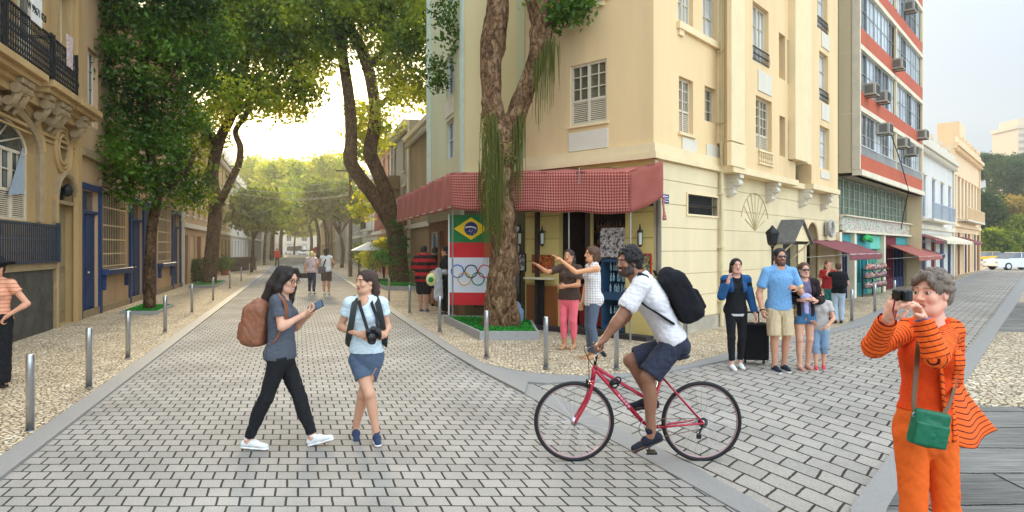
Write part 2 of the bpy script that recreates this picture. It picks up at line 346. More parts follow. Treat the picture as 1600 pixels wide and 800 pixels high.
mPipe = mat('painted pipe', col(206, 190, 148), var=.1, rough=.5)
mSteel = mat('brushed steel', col(188, 192, 198), rough=.28, metal=1.0, var=.06, scale=8)
mBark = mat('bark', col(98, 76, 54), var=.5, scale=9, bump=1.0, bscale=26, rough=.95, stain=.5, streak=True)
mBarkG = mat('pale grey bark', col(132, 112, 90), var=.5, scale=11, bump=1.0, bscale=30, rough=.95, stain=.6, streak=True)
def bark_mat(name, c0, c1, c2, sc):
    m = bpy.data.materials.new(name); m.use_nodes = True; nt = m.node_tree; L = nt.links; P = nt.nodes['Principled BSDF']; tc = nn(nt, 'ShaderNodeTexCoord'); mp = nn(nt, 'ShaderNodeMapping'); mp.inputs['Scale'].default_value = (1, 1, .55); L.new(tc.outputs['Object'], mp.inputs[0])
    n1 = nn(nt, 'ShaderNodeTexNoise', i_Scale=sc, i_Detail=9.0, i_Roughness=.72, i_Distortion=1.2); L.new(mp.outputs[0], n1.inputs['Vector']); n2 = nn(nt, 'ShaderNodeTexVoronoi', feature='DISTANCE_TO_EDGE', i_Scale=sc*1.6); L.new(mp.outputs[0], n2.inputs['Vector'])
    cr = nn(nt, 'ShaderNodeValToRGB'); e = cr.color_ramp.elements; e[0].color = c0; e[0].position = .36; e[1].color = c2; e[1].position = .66; q = e.new(.5); q.color = c1; L.new(n1.outputs[0], cr.inputs[0])
    r = nn(nt, 'ShaderNodeMapRange', i_1=0.0, i_2=.12, i_3=.55, i_4=1.0); L.new(n2.outputs[0], r.inputs[0]); s = nn(nt, 'ShaderNodeVectorMath', operation='SCALE'); L.new(cr.outputs[0], s.inputs[0]); L.new(r.outputs[0], s.inputs['Scale']); L.new(s.outputs[0], P.inputs['Base Color']); P.inputs['Roughness'].default_value = .95; P.inputs['Specular IOR Level'].default_value = .1
    a = nn(nt, 'ShaderNodeMath', operation='MULTIPLY_ADD'); a.inputs[1].default_value = .5; L.new(r.outputs[0], a.inputs[0]); L.new(n1.outputs[0], a.inputs[2]); bp = nn(nt, 'ShaderNodeBump', i_Strength=1.0, i_Distance=.05); L.new(a.outputs[0], bp.inputs['Height']); L.new(bp.outputs[0], P.inputs['Normal']); return m
mBarkG = bark_mat('pale flaky bark', col(62, 42, 28), col(122, 92, 64), col(172, 142, 108), 7.0)
mBark = bark_mat('brown bark', col(40, 28, 20), col(92, 68, 46), col(136, 106, 76), 6.0)
for _m in ():
    for n in _m.node_tree.nodes:
        if n.type == 'BUMP': n.inputs['Distance'].default_value = .08
mWood = mat('brown wood panel', col(132, 78, 38), var=.15, scale=3, rough=.5, streak=True)
mAwn = mat('maroon awning cloth', col(128, 70, 72), var=.08, scale=4, rough=.9)
mAwnS = mat('faded red awning cloth', col(164, 92, 80), var=.1, scale=3, rough=.9, stain=.15)
mBlack = mat('black rubber', col(22, 22, 23), var=.15, rough=.6)
mTeal = mat('teal shop paint', col(60, 150, 150), var=.12, scale=3)
mTurq = mat('light teal fascia', col(110, 190, 165), var=.1, scale=3)
mDkBl = mat('navy shop front', col(36, 48, 84), var=.2, scale=3)
mWineR = mat('wine shop front', col(110, 32, 40), var=.2, scale=3)
mLampG = mat('lantern glass', col(190, 195, 180), rough=.15, var=.1)
mWhite = mat('clean white', col(232, 232, 230), var=.04, rough=.6)
def plain(name, r, g, b, rough=.6, **kw): return mat(name, col(r, g, b), rough=rough, **kw)
# chequered red awning cloth
def awn_mat():
    m = bpy.data.materials.new('red diamond print cloth'); m.use_nodes = True; nt = m.node_tree; L = nt.links; P = nt.nodes['Principled BSDF']
    at = nn(nt, 'ShaderNodeAttribute', attribute_name='UVMap'); mp = nn(nt, 'ShaderNodeMapping'); mp.inputs['Rotation'].default_value = (0, 0, R(45)); mp.inputs['Scale'].default_value = (1, 1, 1)
    L.new(at.outputs['Vector'], mp.inputs[0]); ck = nn(nt, 'ShaderNodeTexChecker', i_Scale=24.0); ck.inputs['Color1'].default_value = col(132, 28, 30); ck.inputs['Color2'].default_value = col(192, 132, 114)
    L.new(mp.outputs[0], ck.inputs['Vector'])
    tc = nn(nt, 'ShaderNodeTexCoord'); n1 = nn(nt, 'ShaderNodeTexNoise', i_Scale=2.0, i_Detail=5.0); L.new(tc.outputs['Object'], n1.inputs['Vector'])
    mr = nn(nt, 'ShaderNodeMapRange', i_1=.35, i_2=.75, i_3=0.0, i_4=.45); L.new(n1.outputs[0], mr.inputs[0])
    mx = nn(nt, 'ShaderNodeMix', data_type='RGBA'); L.new(mr.outputs[0], mx.inputs[0]); L.new(ck.outputs[0], mx.inputs[6]); mx.inputs[7].default_value = col(146, 56, 52); L.new(mx.outputs[2], P.inputs['Base Color']); P.inputs['Roughness'].default_value = .9
    return m
mAwnP = awn_mat()
def stripes_mat(name, base, dark, period, axis=(0, 0, 1), duty=.25, wob=.6, rough=.85):
    m = bpy.data.materials.new(name); m.use_nodes = True; nt = m.node_tree; L = nt.links; P = nt.nodes['Principled BSDF']
    at = nn(nt, 'ShaderNodeAttribute', attribute_name='sv'); n1 = nn(nt, 'ShaderNodeTexNoise', i_Scale=5.0, i_Detail=2.0)
    tc = nn(nt, 'ShaderNodeTexCoord'); L.new(tc.outputs['Object'], n1.inputs['Vector'])
    ma = nn(nt, 'ShaderNodeMath', operation='MULTIPLY_ADD'); ma.inputs[1].default_value = wob*period; L.new(n1.outputs[0], ma.inputs[0]); L.new(at.outputs['Fac'], ma.inputs[2])
    dv = nn(nt, 'ShaderNodeMath', operation='DIVIDE'); dv.inputs[1].default_value = period; L.new(ma.outputs[0], dv.inputs[0])
    fr = nn(nt, 'ShaderNodeMath', operation='FRACT'); L.new(dv.outputs[0], fr.inputs[0])
    lt = nn(nt, 'ShaderNodeMath', operation='LESS_THAN'); lt.inputs[1].default_value = duty; L.new(fr.outputs[0], lt.inputs[0])
    mx = nn(nt, 'ShaderNodeMix', data_type='RGBA'); L.new(lt.outputs[0], mx.inputs[0]); mx.inputs[6].default_value = base; mx.inputs[7].default_value = dark
    L.new(mx.outputs[2], P.inputs['Base Color']); P.inputs['Roughness'].default_value = rough; P.inputs['Specular IOR Level'].default_value = .2
    n3 = nn(nt, 'ShaderNodeTexNoise', i_Scale=120.0); L.new(tc.outputs['Object'], n3.inputs['Vector']); bp = nn(nt, 'ShaderNodeBump', i_Strength=.5, i_Distance=.01); L.new(n3.outputs[0], bp.inputs['Height']); L.new(bp.outputs[0], P.inputs['Normal'])
    return m
def leaf_mat(name, c1, c2, tr=.35):
    m = bpy.data.materials.new(name); m.use_nodes = True; nt = m.node_tree; L = nt.links; nt.nodes.remove(nt.nodes['Principled BSDF'])
    at = nn(nt, 'ShaderNodeAttribute', attribute_name='rnd'); mx = nn(nt, 'ShaderNodeMix', data_type='RGBA'); L.new(at.outputs['Fac'], mx.inputs[0]); mx.inputs[6].default_value = c1; mx.inputs[7].default_value = c2
    df = nn(nt, 'ShaderNodeBsdfDiffuse'); tl = nn(nt, 'ShaderNodeBsdfTranslucent'); gl = nn(nt, 'ShaderNodeBsdfGlossy', i_Roughness=.45); gl.inputs[0].default_value = (.4, .5, .3, 1)
    hs = nn(nt, 'ShaderNodeVectorMath', operation='MULTIPLY'); hs.inputs[1].default_value = (1.7, 1.5, .6); L.new(mx.outputs[2], hs.inputs[0])
    L.new(mx.outputs[2], df.inputs[0]); L.new(hs.outputs[0], tl.inputs[0])
    m1 = nn(nt, 'ShaderNodeMixShader'); m1.inputs[0].default_value = tr; L.new(df.outputs[0], m1.inputs[1]); L.new(tl.outputs[0], m1.inputs[2])
    m2 = nn(nt, 'ShaderNodeMixShader'); m2.inputs[0].default_value = .06; L.new(m1.outputs[0], m2.inputs[1]); L.new(gl.outputs[0], m2.inputs[2])
    L.new(m2.outputs[0], nt.nodes['Material Output'].inputs[0]); return m
mLeafD = leaf_mat('deep green leaves', col(32, 62, 14), col(104, 142, 34), .4)
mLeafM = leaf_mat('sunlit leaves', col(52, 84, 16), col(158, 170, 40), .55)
mLeafY = leaf_mat('yellow green leaves', col(116, 142, 30), col(214, 208, 70), .6)  # backlit sun tone put into the crown leaf colour; shrubs share it
mVine = leaf_mat('hanging moss', col(112, 116, 56), col(182, 178, 110), .45)
mGrass = leaf_mat('bright planter grass', col(22, 120, 40), col(70, 180, 60), .25)
mIvy = leaf_mat('ivy leaves', col(30, 84, 26), col(80, 150, 46), .3)
mParkA = leaf_mat('park tree leaves', col(34, 62, 40), col(80, 110, 50), .35)
mParkB = leaf_mat('ochre park leaves', col(130, 110, 50), col(176, 150, 84), .35)
# ---------------------------------------------------------------- ground, roads, pavements
def offL(o, Y): return (o-.335*Y, Y)
o = MB().box(-700, 700, -60, 900, -.4, -.02).build('ground', mGroundM); struct(o)
divL = [offL(3.0, 2), offL(3.0, 4.48), offL(2.95, 5.83), offL(2.79, 7.86), offL(2.66, 9.4), offL(2.6, 11.1)]
rl = [offL(-2.3, -3), (6, -3), (6, 1)]+[offL(3.0, 2)]+divL[1:]+[offL(2.6, 60), offL(2.6, 190), offL(-2.3, 190), offL(-2.3, 60)]
struct(MB().prism(rl, -.1, 0).build('road', mPaveL))
divR = [(1.95, 3.6), (1.77, 4.43), (1.47, 5.34), (.837, 7.03), (.21, 8.49)]
inB = [(.45, 8.42), (1.03, 8.57), (2.18, 9.18), (3.35, 10.1), (4.12, 10.98), (8.34, 15.0), (13.7, 21.5), (19.2, 28.1), (35.1, 47.5), (47.5, 62.5)]
rr = [(1.69, 3.6)]+[(1.95, 3.6)]
rr = divR+inB+[(50.3, 62.2), (38.1, 47.5), (16.92, 21.95), (11.15, 15.0), (3.44, 5.73), (2.31, 4.37), (1.96, 3.6)]
struct(MB().prism(rr[:], -.1, .004).build('road', mPaveR))
# band that divides the two pavings
struct(MB().prism([(2.02, 3.2)]+divL[1:4]+[(.21, 8.49)]+divR[::-1][1:]+[(2.4, 3.2)], -.1, .010).build('kerb', mKerb))
outA = [(-.46, 9.95), (-.24, 9.63), (.1, 9.25), (.425, 9.05), (.98, 8.9), (1.75, 9.15), (2.62, 9.73), (3.8, 11.04), (7.49, 14.6), (13.1, 21.6), (18.85, 28.3), (34.6, 47.5), (46.9, 62.5)]
band = [offL(2.6, 190), offL(2.6, 60), offL(2.6, 11.1), offL(2.66, 9.4), offL(2.79, 7.86), (.21, 8.49)]+inB+outA[::-1]+[offL(2.82, 11.1), offL(2.85, 15), offL(2.85, 60), offL(2.85, 190)]
struct(MB().prism(band, -.1, .03).build('kerb', mKerb))
pv = outA+[(46.9, 190), offL(2.85, 190), offL(2.85, 60), offL(2.85, 15), offL(2.82, 11.1)]
struct(MB().prism(pv, -.1, .034).build('pavement', mPeb))
struct(MB().prism([offL(-2.3, -3), offL(-2.3, 190), offL(-2.54, 190), offL(-2.54, -3)], -.1, .03).build('kerb', mKerb))
struct(MB().prism([offL(-2.54, -3), offL(-2.54, 190), offL(-14, 190), offL(-14, -3)], -.1, .034).build('pavement', mPeb))
# right kerb and the changing surfaces beyond it
kin = [(1.96, 3.6), (2.31, 4.37), (3.44, 5.73), (11.15, 15.0), (16.92, 21.95), (38.1, 47.5), (50.3, 62.2)]
kout = [(2.4, 3.6), (2.47, 4.37), (3.16, 5.23), (11.35, 15.0), (17.2, 21.95), (36.9+1.45, 47.5), (50.6, 62.2)]
kout = [(2.25, 3.9), (2.56, 4.37), (3.27, 5.23), (11.5, 15.0), (17.4, 21.95), (38.6, 47.5), (50.9, 62.2)]
struct(MB().prism(kin+kout[::-1], -.1, .03).build('kerb', mKerb))
def kx(Y):
    for (x0, y0), (x1, y1) in zip(kout, kout[1:]):
        if y0 <= Y <= y1: return x0+(x1-x0)*(Y-y0)/(y1-y0)
for (y0, y1, m, nm) in ((3.9, 7.2, mPlank, 'plank_paving'), (7.2, 13.6, mPebR, 'pavement'), (13.6, 21, mPlank, 'slab_paving'), (21, 62.2, mPebR, 'pavement')):
    struct(MB().prism([(kx(y0), y0), (90, y0), (90, y1), (kx(y1), y1)]+[(x, y) for x, y in kout[::-1] if y0 < y < y1], -.1, .02).build(nm, m))
struct(MB().prism([(2.25, 3.9), (1.4, 1.0), (6, -3), (90, -3), (90, 3.9)], -.1, .02).build('plank_paving', mPlank))
# cross street at the far right
struct(MB().prism([(36, 62.5), (140, 62.5), (140, 80), (20, 80)], -.1, .002).build('road', mat('pale asphalt', col(170, 166, 158), var=.1, scale=2)))
struct(MB().box(-120, 30, 190, 206, -.1, .002).build('road', mat('pale asphalt', None)))
# park lawn beyond the cross street
struct(MB().prism([(20, 80), (200, 80), (260, 200), (20, 200)], -.1, .01).build('park_ground', mat('park soil', col(120, 110, 70), var=.3, scale=.5)))
# a few drain slots across the left road and worn seams
struct(MB().box(-5.4, -4.1, 24.9, 24.97, .0, .006).build('drain_slot', mDark))

def planter(poly, h, label, grp):
    """concrete tree pit filled with bright green ground cover"""
    c = Vector((sum(p[0] for p in poly)/len(poly), sum(p[1] for p in poly)/len(poly), .034))
    t = thing('planter', label, 'planter', c, grp)
    n = len(poly); cx, cy = c.x, c.y; th = .09
    inner = [(p[0]+(cx-p[0])*th/max(.3, math.hypot(p[0]-cx, p[1]-cy)), p[1]+(cy-p[1])*th/max(.3, math.hypot(p[0]-cx, p[1]-cy))) for p in poly]
    vs = [(x, y, z) for ring, z in ((poly, .03), (poly, h), (inner, h), (inner, h-.06)) for x, y in ring]
    fs = [(k*n+i, k*n+(i+1) % n, (k+1)*n+(i+1) % n, (k+1)*n+i) for k in range(3) for i in range(n)]
    link_mesh('kerb_frame', vs, fs, mConc, t)
    MB().prism(inner, .03, h-.05).build('soil', mat('dark soil', col(40, 60, 28), var=.3), t)
    # blades
    xs = [p[0] for p in inner]; ys = [p[1] for p in inner]; V = []; F = []; rn = []
    area = (max(xs)-min(xs))*(max(ys)-min(ys)); N = int(min(14000, 2600*area)); k = 0
    px = RNG.uniform(min(xs), max(xs), N); py = RNG.uniform(min(ys), max(ys), N)
    ins = np.zeros(N, bool)
    for i in range(n):
        x1, y1 = inner[i]; x2, y2 = inner[(i+1) % n]
        if abs(y2-y1) < 1e-9: continue
        ins ^= ((y1 > py) != (y2 > py)) & (px < (x2-x1)*(py-y1)/(y2-y1)+x1)
    P = np.stack([px[ins], py[ins], np.full(ins.sum(), h-.05)+RNG.uniform(0, .05, ins.sum())], 1)
    o = leaves_mesh('ground_cover', P, .045, mGrass, t, flat=.6)
    struct(o, 'stuff')
    return t
def leaves_mesh(name, P, size, m, parent=None, flat=.0, jit=.4, aspect=.55, droop=0.0):
    """many small leaf-shaped quads at points P"""
    n = len(P); P = np.asarray(P)
    d = RNG.normal(size=(n, 3)); d[:, 2] = d[:, 2]*(1-flat)-droop; d /= np.linalg.norm(d, axis=1)[:, None]
    u = RNG.normal(size=(n, 3)); u -= d*(u*d).sum(1)[:, None]; u /= np.linalg.norm(u, axis=1)[:, None]
    s = size*(1+jit*RNG.uniform(-1, 1, n))[:, None]
    a = P-d*s*.5; c = P+d*s*.5; w = np.cross(d, u)*s*.12
    b = P+u*s*aspect*.5+w; e = P-u*s*aspect*.5+w
    V = np.stack([a, b, c, e], 1).reshape(-1, 3)
    me = bpy.data.meshes.new(name); me.vertices.add(4*n); me.vertices.foreach_set('co', V.astype(np.float32).ravel())
    me.loops.add(4*n); me.loops.foreach_set('vertex_index', np.arange(4*n, dtype=np.int32))
    me.polygons.add(n); me.polygons.foreach_set('loop_start', np.arange(0, 4*n, 4, dtype=np.int32)); me.polygons.foreach_set('loop_total', np.full(n, 4, dtype=np.int32))
    me.update(); at = me.attributes.new('rnd', 'FLOAT', 'FACE')
    # colour drifts by clump with a little leaf to leaf change
    ph = np.sin(P[:, 0]*2.1+P[:, 2]*1.3)+np.sin(P[:, 1]*1.7-P[:, 2]*2.3+1)
    r = np.clip(.35+.18*ph+RNG.uniform(-.3, .3, n), 0, 1); at.data.foreach_set('value', r.astype(np.float32))
    me.materials.append(m); o = bpy.data.objects.new(name, me); C.objects.link(o)
    if parent is not None: attach(o, parent)
    return o
planter([(-1.62, 15.3), (-.62, 12.3), (.52, 12.3), (.42, 15.0)], .2, 'large concrete tree pit with green ground cover at the street corner under the mossy trunk', 'tree planters')
planter([offL(-4.75, 17.1), offL(-3.75, 17.1), offL(-3.75, 19.4), offL(-4.75, 19.4)], .12, 'left pavement tree pit in front of the blue doors', 'tree planters')
planter([offL(-4.85, 28.6), offL(-3.7, 28.6), offL(-3.7, 33), offL(-4.85, 33)], .16, 'left pavement tree pit beside the dark green bush', 'tree planters')
planter([offL(3.7, 27), offL(5.3, 27), offL(5.3, 34), offL(3.7, 34)], .2, 'tree pit at the foot of the ivy covered forked tree', 'tree planters')

# bollards ----------------------------------------------------------------------
def make_bollard():
    t = thing('bollard', 'x', 'bollard', (0, 0, .03), 'steel bollards along the kerbs')
    MB().lathe((0, 0, .03), [(.036, 0), (.036, .70), (.033, .715), (.034, .735), (.03, .745), (0.001, .748)], 20).build('post', mSteel, t, True)
    MB().lathe((0, 0, .03), [(.05, -.004), (.05, .006), (.038, .01)], 20).build('base_flange', mat('dull steel', col(120, 120, 118), rough=.5, metal=.8), t, True)
    return t
BOL = [(47, 673, 'steel bollard nearest on the left pavement'), (139, 609, 'second steel bollard on the left pavement'), (200, 562, 'steel bollard just before the first left tree pit'),
       (258, 520, 'steel bollard in front of the first left tree pit'), (300, 489, 'steel bollard just past the first left tree pit'), (333, 470, 'steel bollard in front of the second left tree pit'),
       (359, 451, 'steel bollard at the far end of the second left tree pit'), (377, 440, None), (390, 430, None), (400, 424, None), (410, 418, None), (417, 413, None),
       (687, 520, 'steel bollard in front of the person in black'), (640, 490, 'steel bollard left of the striped shirt person'), (608, 470, 'steel bollard near the ivy covered tree foot'),
       (760, 561, 'steel bollard in front of the big corner tree pit'), (853, 578, 'steel bollard right of the big corner tree pit'), (963, 579, 'steel bollard seen behind the front of the red bicycle'),
       (1071, 556, 'steel bollard half hidden behind the cyclist'), (1331, 503, 'steel bollard in front of the teal shop'), (1367, 488, 'steel bollard on the right pavement left of the orange sleeve'), (1398, 477, 'steel bollard behind the camera held by the woman in orange'),
       (585, 447, None), (573, 437, None), (560, 428, None), (550, 421, None), (543, 416, None), (537, 411, None)]
b0 = make_bollard()
NTH = ['eighth', 'ninth', 'tenth', 'eleventh', 'twelfth']; NTR = ['first', 'second', 'third', 'fourth', 'fifth', 'sixth']; cl_ = cr_ = 0
for i, (px, py, lab) in enumerate(BOL):
    p = G(px, py, .03)
    if i == 0: b0.location = p; b0['label'] = lab; continue
    if not lab and px < 460: lab = '%s steel bollard along the left kerb counting from the nearest' % NTH[cl_]; cl_ += 1
    elif not lab: lab = '%s steel bollard on the right kerb beyond the ivy covered tree' % NTR[cr_]; cr_ += 1
    dup(b0, p, lab, rz=random.uniform(0, 6))
# ---------------------------------------------------------------- the cream corner building
CO = Vector((2.72, 12.3))
FR = Fac(CO, VF, (1, -.9)); FM = Fac(CO, (-1.125, 1), (-1, -1)); FW = Fac((.33, 16.15), (-1, 0), (0, -1)); FL = Fac((-1.21, 16.15), VL, (-1, 0))
HB = 13.0
cb = thing('corner_building', 'tall cream stucco corner building above the red patterned cafe awning', 'building', (CO.x, CO.y, 0))
def part(m, name, material, parent=cb, smooth=False): return m.build(name, material, parent, smooth)
sR1 = FR.s(1310); zc = 3.62
# right facade: plain wall openings read from the photograph
up_R = [FR.rect(1061, 1083, 118, 206), FR.rect(1101, 1119, 133, 188), FR.rect(1059, 1083, -75, 30), FR.rect(1098, 1120, -50, 52)]
s0b = FR.s(1143, .0)
m = wall_sheet(FR, 0, FR.s(1150), zc, HB, up_R+[(a, b, c+4.2, d+4.2) for a, b, c, d in up_R[2:]], .2)
part(m, 'wall', mY)
for q in up_R[:1]: window(FR, q, cb, mFrame, mGlassG, 2, 3, .42, .14, leaves=2)
window(FR, up_R[1], cb, mFrame, mGlassG, 2, 3, 0, .14); window(FR, up_R[2], cb, mFrame, mGlassB, 2, 3, .0, .14, leaves=2); window(FR, up_R[3], cb, mFrame, mGlassB, 2, 3, 0, .14)
for q in ((1065, 1088, 214, 240), (1103, 1125, 224, 249)):
    a, b, c, d = FR.rect(*q); part(FR.mb().box(a, b, 0.0, .025, c, d, .008), 'panel', mWhiteP)
a, b, c, d = FR.rect(1057, 1127, 33, 44); m = FR.mb(); m.box(a, b, 0, .08, c, d); m.box(a+.05, a+.25, 0, .05, c-.12, c); m.box(b-.25, b-.05, 0, .05, c-.12, c); part(m, 'sill', mYtrim)
a, b, c, d = up_R[0]; m = FR.mb(); m.box(a-.05, b+.05, 0, .06, c-.06, c); part(m, 'sill', mYtrim)
# bays
O1 = .32; b1a, b1b = FR.s(1143, O1), FR.s(1243, O1)
bay1 = [FR.rect(1176, 1201, 0, 93, O1), FR.rect(1181, 1206, 148, 231, O1), FR.rect(1217, 1227, 50, 121, O1), FR.rect(1230, 1239, 62, 131, O1), FR.rect(1218, 1227, 180, 243, O1), FR.rect(1231, 1239, 188, 250, O1)]
bay1 += [(a, b, c+4.9, d+4.9) for a, b, c, d in bay1[:1]]
m = wall_sheet(FR, b1a, b1b, zc, HB, bay1, .25, O1); m.box(b1a, b1b, 0.0, O1-.26, zc-.0, HB); m.quad((b1a, 0, zc), (b1a, O1, zc), (b1a, O1, HB), (b1a, 0, HB)); m.quad((b1b, 0, zc), (b1b, O1, zc), (b1b, O1, HB), (b1b, 0, HB)); m.quad((b1a, 0, zc), (b1b, 0, zc), (b1b, O1, zc), (b1a, O1, zc))
part(m, 'bay', mY)
window(FR, bay1[0], cb, mFrame, mGlassB, 2, 3, 0, .16, O1, leaves=2); window(FR, bay1[1], cb, mFrame, mGlassG, 2, 4, .3, .16, O1, leaves=2)
for q in bay1[2:6]: window(FR, q, cb, mYtrim, mGlass, 1, 1, 0, .22, O1)
m = FR.mb()
for px0, px1, o0, o1 in ((1131, 1143, 0, .16), (1143, 1164, O1, O1+.1), (1243, 1262, 0, .5), (1262, 1268, 0, .42)):
    a, b = FR.s(px0, o1), FR.s(px1, o1)
    if b > a: part(FR.mb().box(a, b, o0, o1, zc+.55, HB), 'pilaster', mYtrim)
a, b, c, d = FR.rect(1184, 1205, 108, 141, O1); part(FR.mb().box(a, b, O1, O1+.025, c, d, .008), 'panel', mWhiteP)
O2 = .36; b2a, b2b = FR.s(1268, O2), FR.s(1309, O2)
bay2 = [FR.rect(1277, 1293, -35, 42, O2), FR.rect(1280, 1294, 78, 156, O2), FR.rect(1281, 1296, 195, 262, O2)]
m = wall_sheet(FR, b2a, b2b, zc, HB, bay2, .25, O2); m.quad((b2a, 0, zc), (b2a, O2, zc), (b2a, O2, HB), (b2a, 0, HB)); m.quad((b2b, 0, zc), (b2b, O2, zc), (b2b, O2, HB), (b2b, 0, HB)); m.quad((b2a, 0, zc), (b2b, 0, zc), (b2b, O2, zc), (b2a, O2, zc))
part(m, 'bay', mY)
for q in bay2: window(FR, q, cb, mFrame, mGlassB, 2, 3, 0, .16, O2)
for q in ((1283, 1295, 48, 72), (1283, 1295, 160, 186), (1282, 1295, 266, 278)):
    a, b, c, d = FR.rect(*q, O2); part(FR.mb().box(a, b, O2, O2+.025, c, d, .006), 'panel', mWhiteP)
def rail(f, q, o, parent=cb, h=.32):
    a, b, c, d = q; r = f.mb(); r.box(a, b, o, o+.02, c+h, c+h+.025); r.box(a, b, o, o+.02, c+.02, c+.04); n = max(4, int((b-a)/.07))
    for i in range(n+1): x = a+(b-a)*i/n; r.tube([f_ for f_ in ((x, o+.01, c+.03), (x, o+.03, c+h*.4), (x, o+.01, c+h))], .006, 5)
    for i in range(n): x = a+(b-a)*(i+.5)/n; r.ring((x, o+.01, c+h*.55), (1, 0, 0), (0, 0, 1), .025, .005, 10, 4)
    return r.build('railing', mIron, parent)
rail(FR, bay1[0], O1); rail(FR, bay2[0], O2); rail(FR, bay2[1], O2)
# small balustrade panel under the bay window
a, b, c, d = FR.rect(1184, 1207, 233, 256, O1); m = FR.mb(); m.box(a, b, O1, O1+.05, c, c+.04); m.box(a, b, O1, O1+.05, d-.05, d)
for i in range(7): x = a+(b-a)*(i+.5)/7; m.lathe((x, O1+.025, c+.04), [(.012, 0), (.03, .06), (.012, .12), (.025, .2), (.012, d-c-.09)], 8)
part(m, 'balustrade', mYtrim)
# stepped block under first pilaster
a, b = FR.s(1143, .42), FR.s(1165, .42); part(FR.mb().box(a, b, O1, .42, zc, zc+.52), 'block', mYtrim)
# ledge between ground and first floor, all round
m = FR.mb(); m.box(-.13, b1a-.02, 0, .12, zc-.1, zc+.02); m.box(-.09, b1a-.02, 0, .08, zc+.02, zc+.2)
m.box(b1a-.06, b1b+.06, 0, O1+.07, zc-.12, zc+.03); m.box(b2a-.06, b2b+.02, 0, O2+.07, zc-.12, zc+.03); m.box(b1b+.06, b2a-.06, 0, .2, zc-.12, zc+.03)
part(m, 'ledge', mYtrim)
sM = 3.24
m = FM.mb(); m.box(-.12, sM, 0, .12, zc-.1, zc+.02); m.box(-.08, sM, 0, .08, zc+.02, zc+.2); part(m, 'ledge', mYtrim)
# scroll brackets under the bays
def bracket(f, s, w=.22):
    m = f.mb(); z = zc-.12
    for (o1, h0, h1) in ((.36, 0, .1), (.30, .1, .2), (.2, .2, .34), (.12, .34, .5)): m.box(s-w/2, s+w/2, 0, o1, z-h1, z-h0, .012)
    for (oo, zz, r) in ((.26, .2, .075), (.14, .4, .06)):
        m.tube([(s-w*.55, oo, z-zz), (s+w*.55, oo, z-zz)], r, 14)
    for k in range(3): m.tube([(s-w*.3+k*w*.3, .3, z-.12), (s-w*.3+k*w*.3, .12, z-.48)], .02, 6)
    return m.build('bracket', mWhiteP, cb)
for px in (1146, 1206, 1257, 1290): bracket(FR, FR.s(px, .15))
# ground floor: courses of rusticated stucco
g_ops = [FR.rect(1072, 1119, 303, 334), (FR.s(1222), FR.s(1246), 0.03, FR.sz(1222, 352)[1]), (FR.s(1256), FR.s(1277), 0.03, FR.sz(1256, 345)[1])]
part(wall_sheet(FR, 0, sR1, .03, zc, g_ops, .3), 'wall', mYB)
m = FR.mb(); z = .34; hgt = .47
while z < zc-.2:
    z2 = min(z+hgt-.018, zc-.12); sub = wall_sheet(FR, 0, sR1, z, z2, g_ops, .06, .022); m.v += [tuple(v) for v in []]
    base = len(m.v); m.v += sub.v; m.f += [[i+base for i in f] for f in sub.f]
    m.quad((0, 0, z), (sR1, 0, z), (sR1, .022, z), (0, .022, z)); m.quad((0, 0, z2), (sR1, 0, z2), (sR1, .022, z2), (0, .022, z2)); z += hgt
part(m, 'rusticated_wall', mYB)
for a, b in ((0, g_ops[1][0]), (g_ops[1][1], g_ops[2][0]), (g_ops[2][1], sR1)): part(FR.mb().box(a, b, 0, .05, .03, .32), 'plinth', mat('worn plinth', col(170, 160, 140), var=.15, scale=3, stain=.5))
a, b, c, d = g_ops[0]; m = FR.mb(); m.box(a-.04, b+.04, .022, .05, d, d+.04); m.box(a-.04, b+.04, .022, .05, c-.04, c); m.box(a-.04, a, .022, .05, c, d); m.box(b, b+.04, .022, .05, c, d)
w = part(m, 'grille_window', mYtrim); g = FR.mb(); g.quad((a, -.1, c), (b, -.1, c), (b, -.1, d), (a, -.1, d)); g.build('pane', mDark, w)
g = FR.mb(); [g.tube([(a+(b-a)*i/12, .0, c), (a+(b-a)*i/12, .0, d)], .008, 5) for i in range(1, 12)]; g.box(a, b, -.008, .008, (c+d)/2-.01, (c+d)/2+.01); g.build('bars', mIron, w)
# doors
a, b, c, d = g_ops[1]; m = FR.mb(); m.box(a, b, -.25, -.2, c, d-.35); part(m, 'door', mat('dark door', col(44, 44, 42), var=.2))
m = FR.mb(); m.box(a-.35, b+.0, -.02, .1, d-.38, d-.06); z = d-.36
while z < d-.1: m.box(a-.33, b-.02, .1, .115, z, z+.03); z += .05
part(m, 'shutter_box', mat('dark grey metal', col(72, 78, 80), rough=.5, var=.1))
a, b, c, d = g_ops[2]; m = FR.mb(); m.box(a, b, -.28, -.22, c, d); part(m, 'door', mDark)
r = (b-a)/2; m = FR.mb(); mid = (a+b)/2
pts = [(mid+r*math.cos(t), d-r+r*math.sin(t)) for t in np.linspace(0, math.pi, 15)]
for sgn, cx_ in ((1, b), (-1, a)):
    q = [p for p in pts if (p[0]-mid)*sgn >= -1e-6]; q = q if sgn == 1 else q
    for (x0, z0), (x1, z1) in zip(q, q[1:]): m.quad((x0, .023, z0), (x1, .023, z1), (x1, .023, d), (x0, .023, d)); m.quad((x0, .023, z0), (x1, .023, z1), (x1, -.22, z1), (x0, -.22, z0))
m.tube([(x, .03, z) for x, z in [(b, c)]+pts+[(a, c)]], .045, 6)
part(m, 'arch_surround', mYtrim)
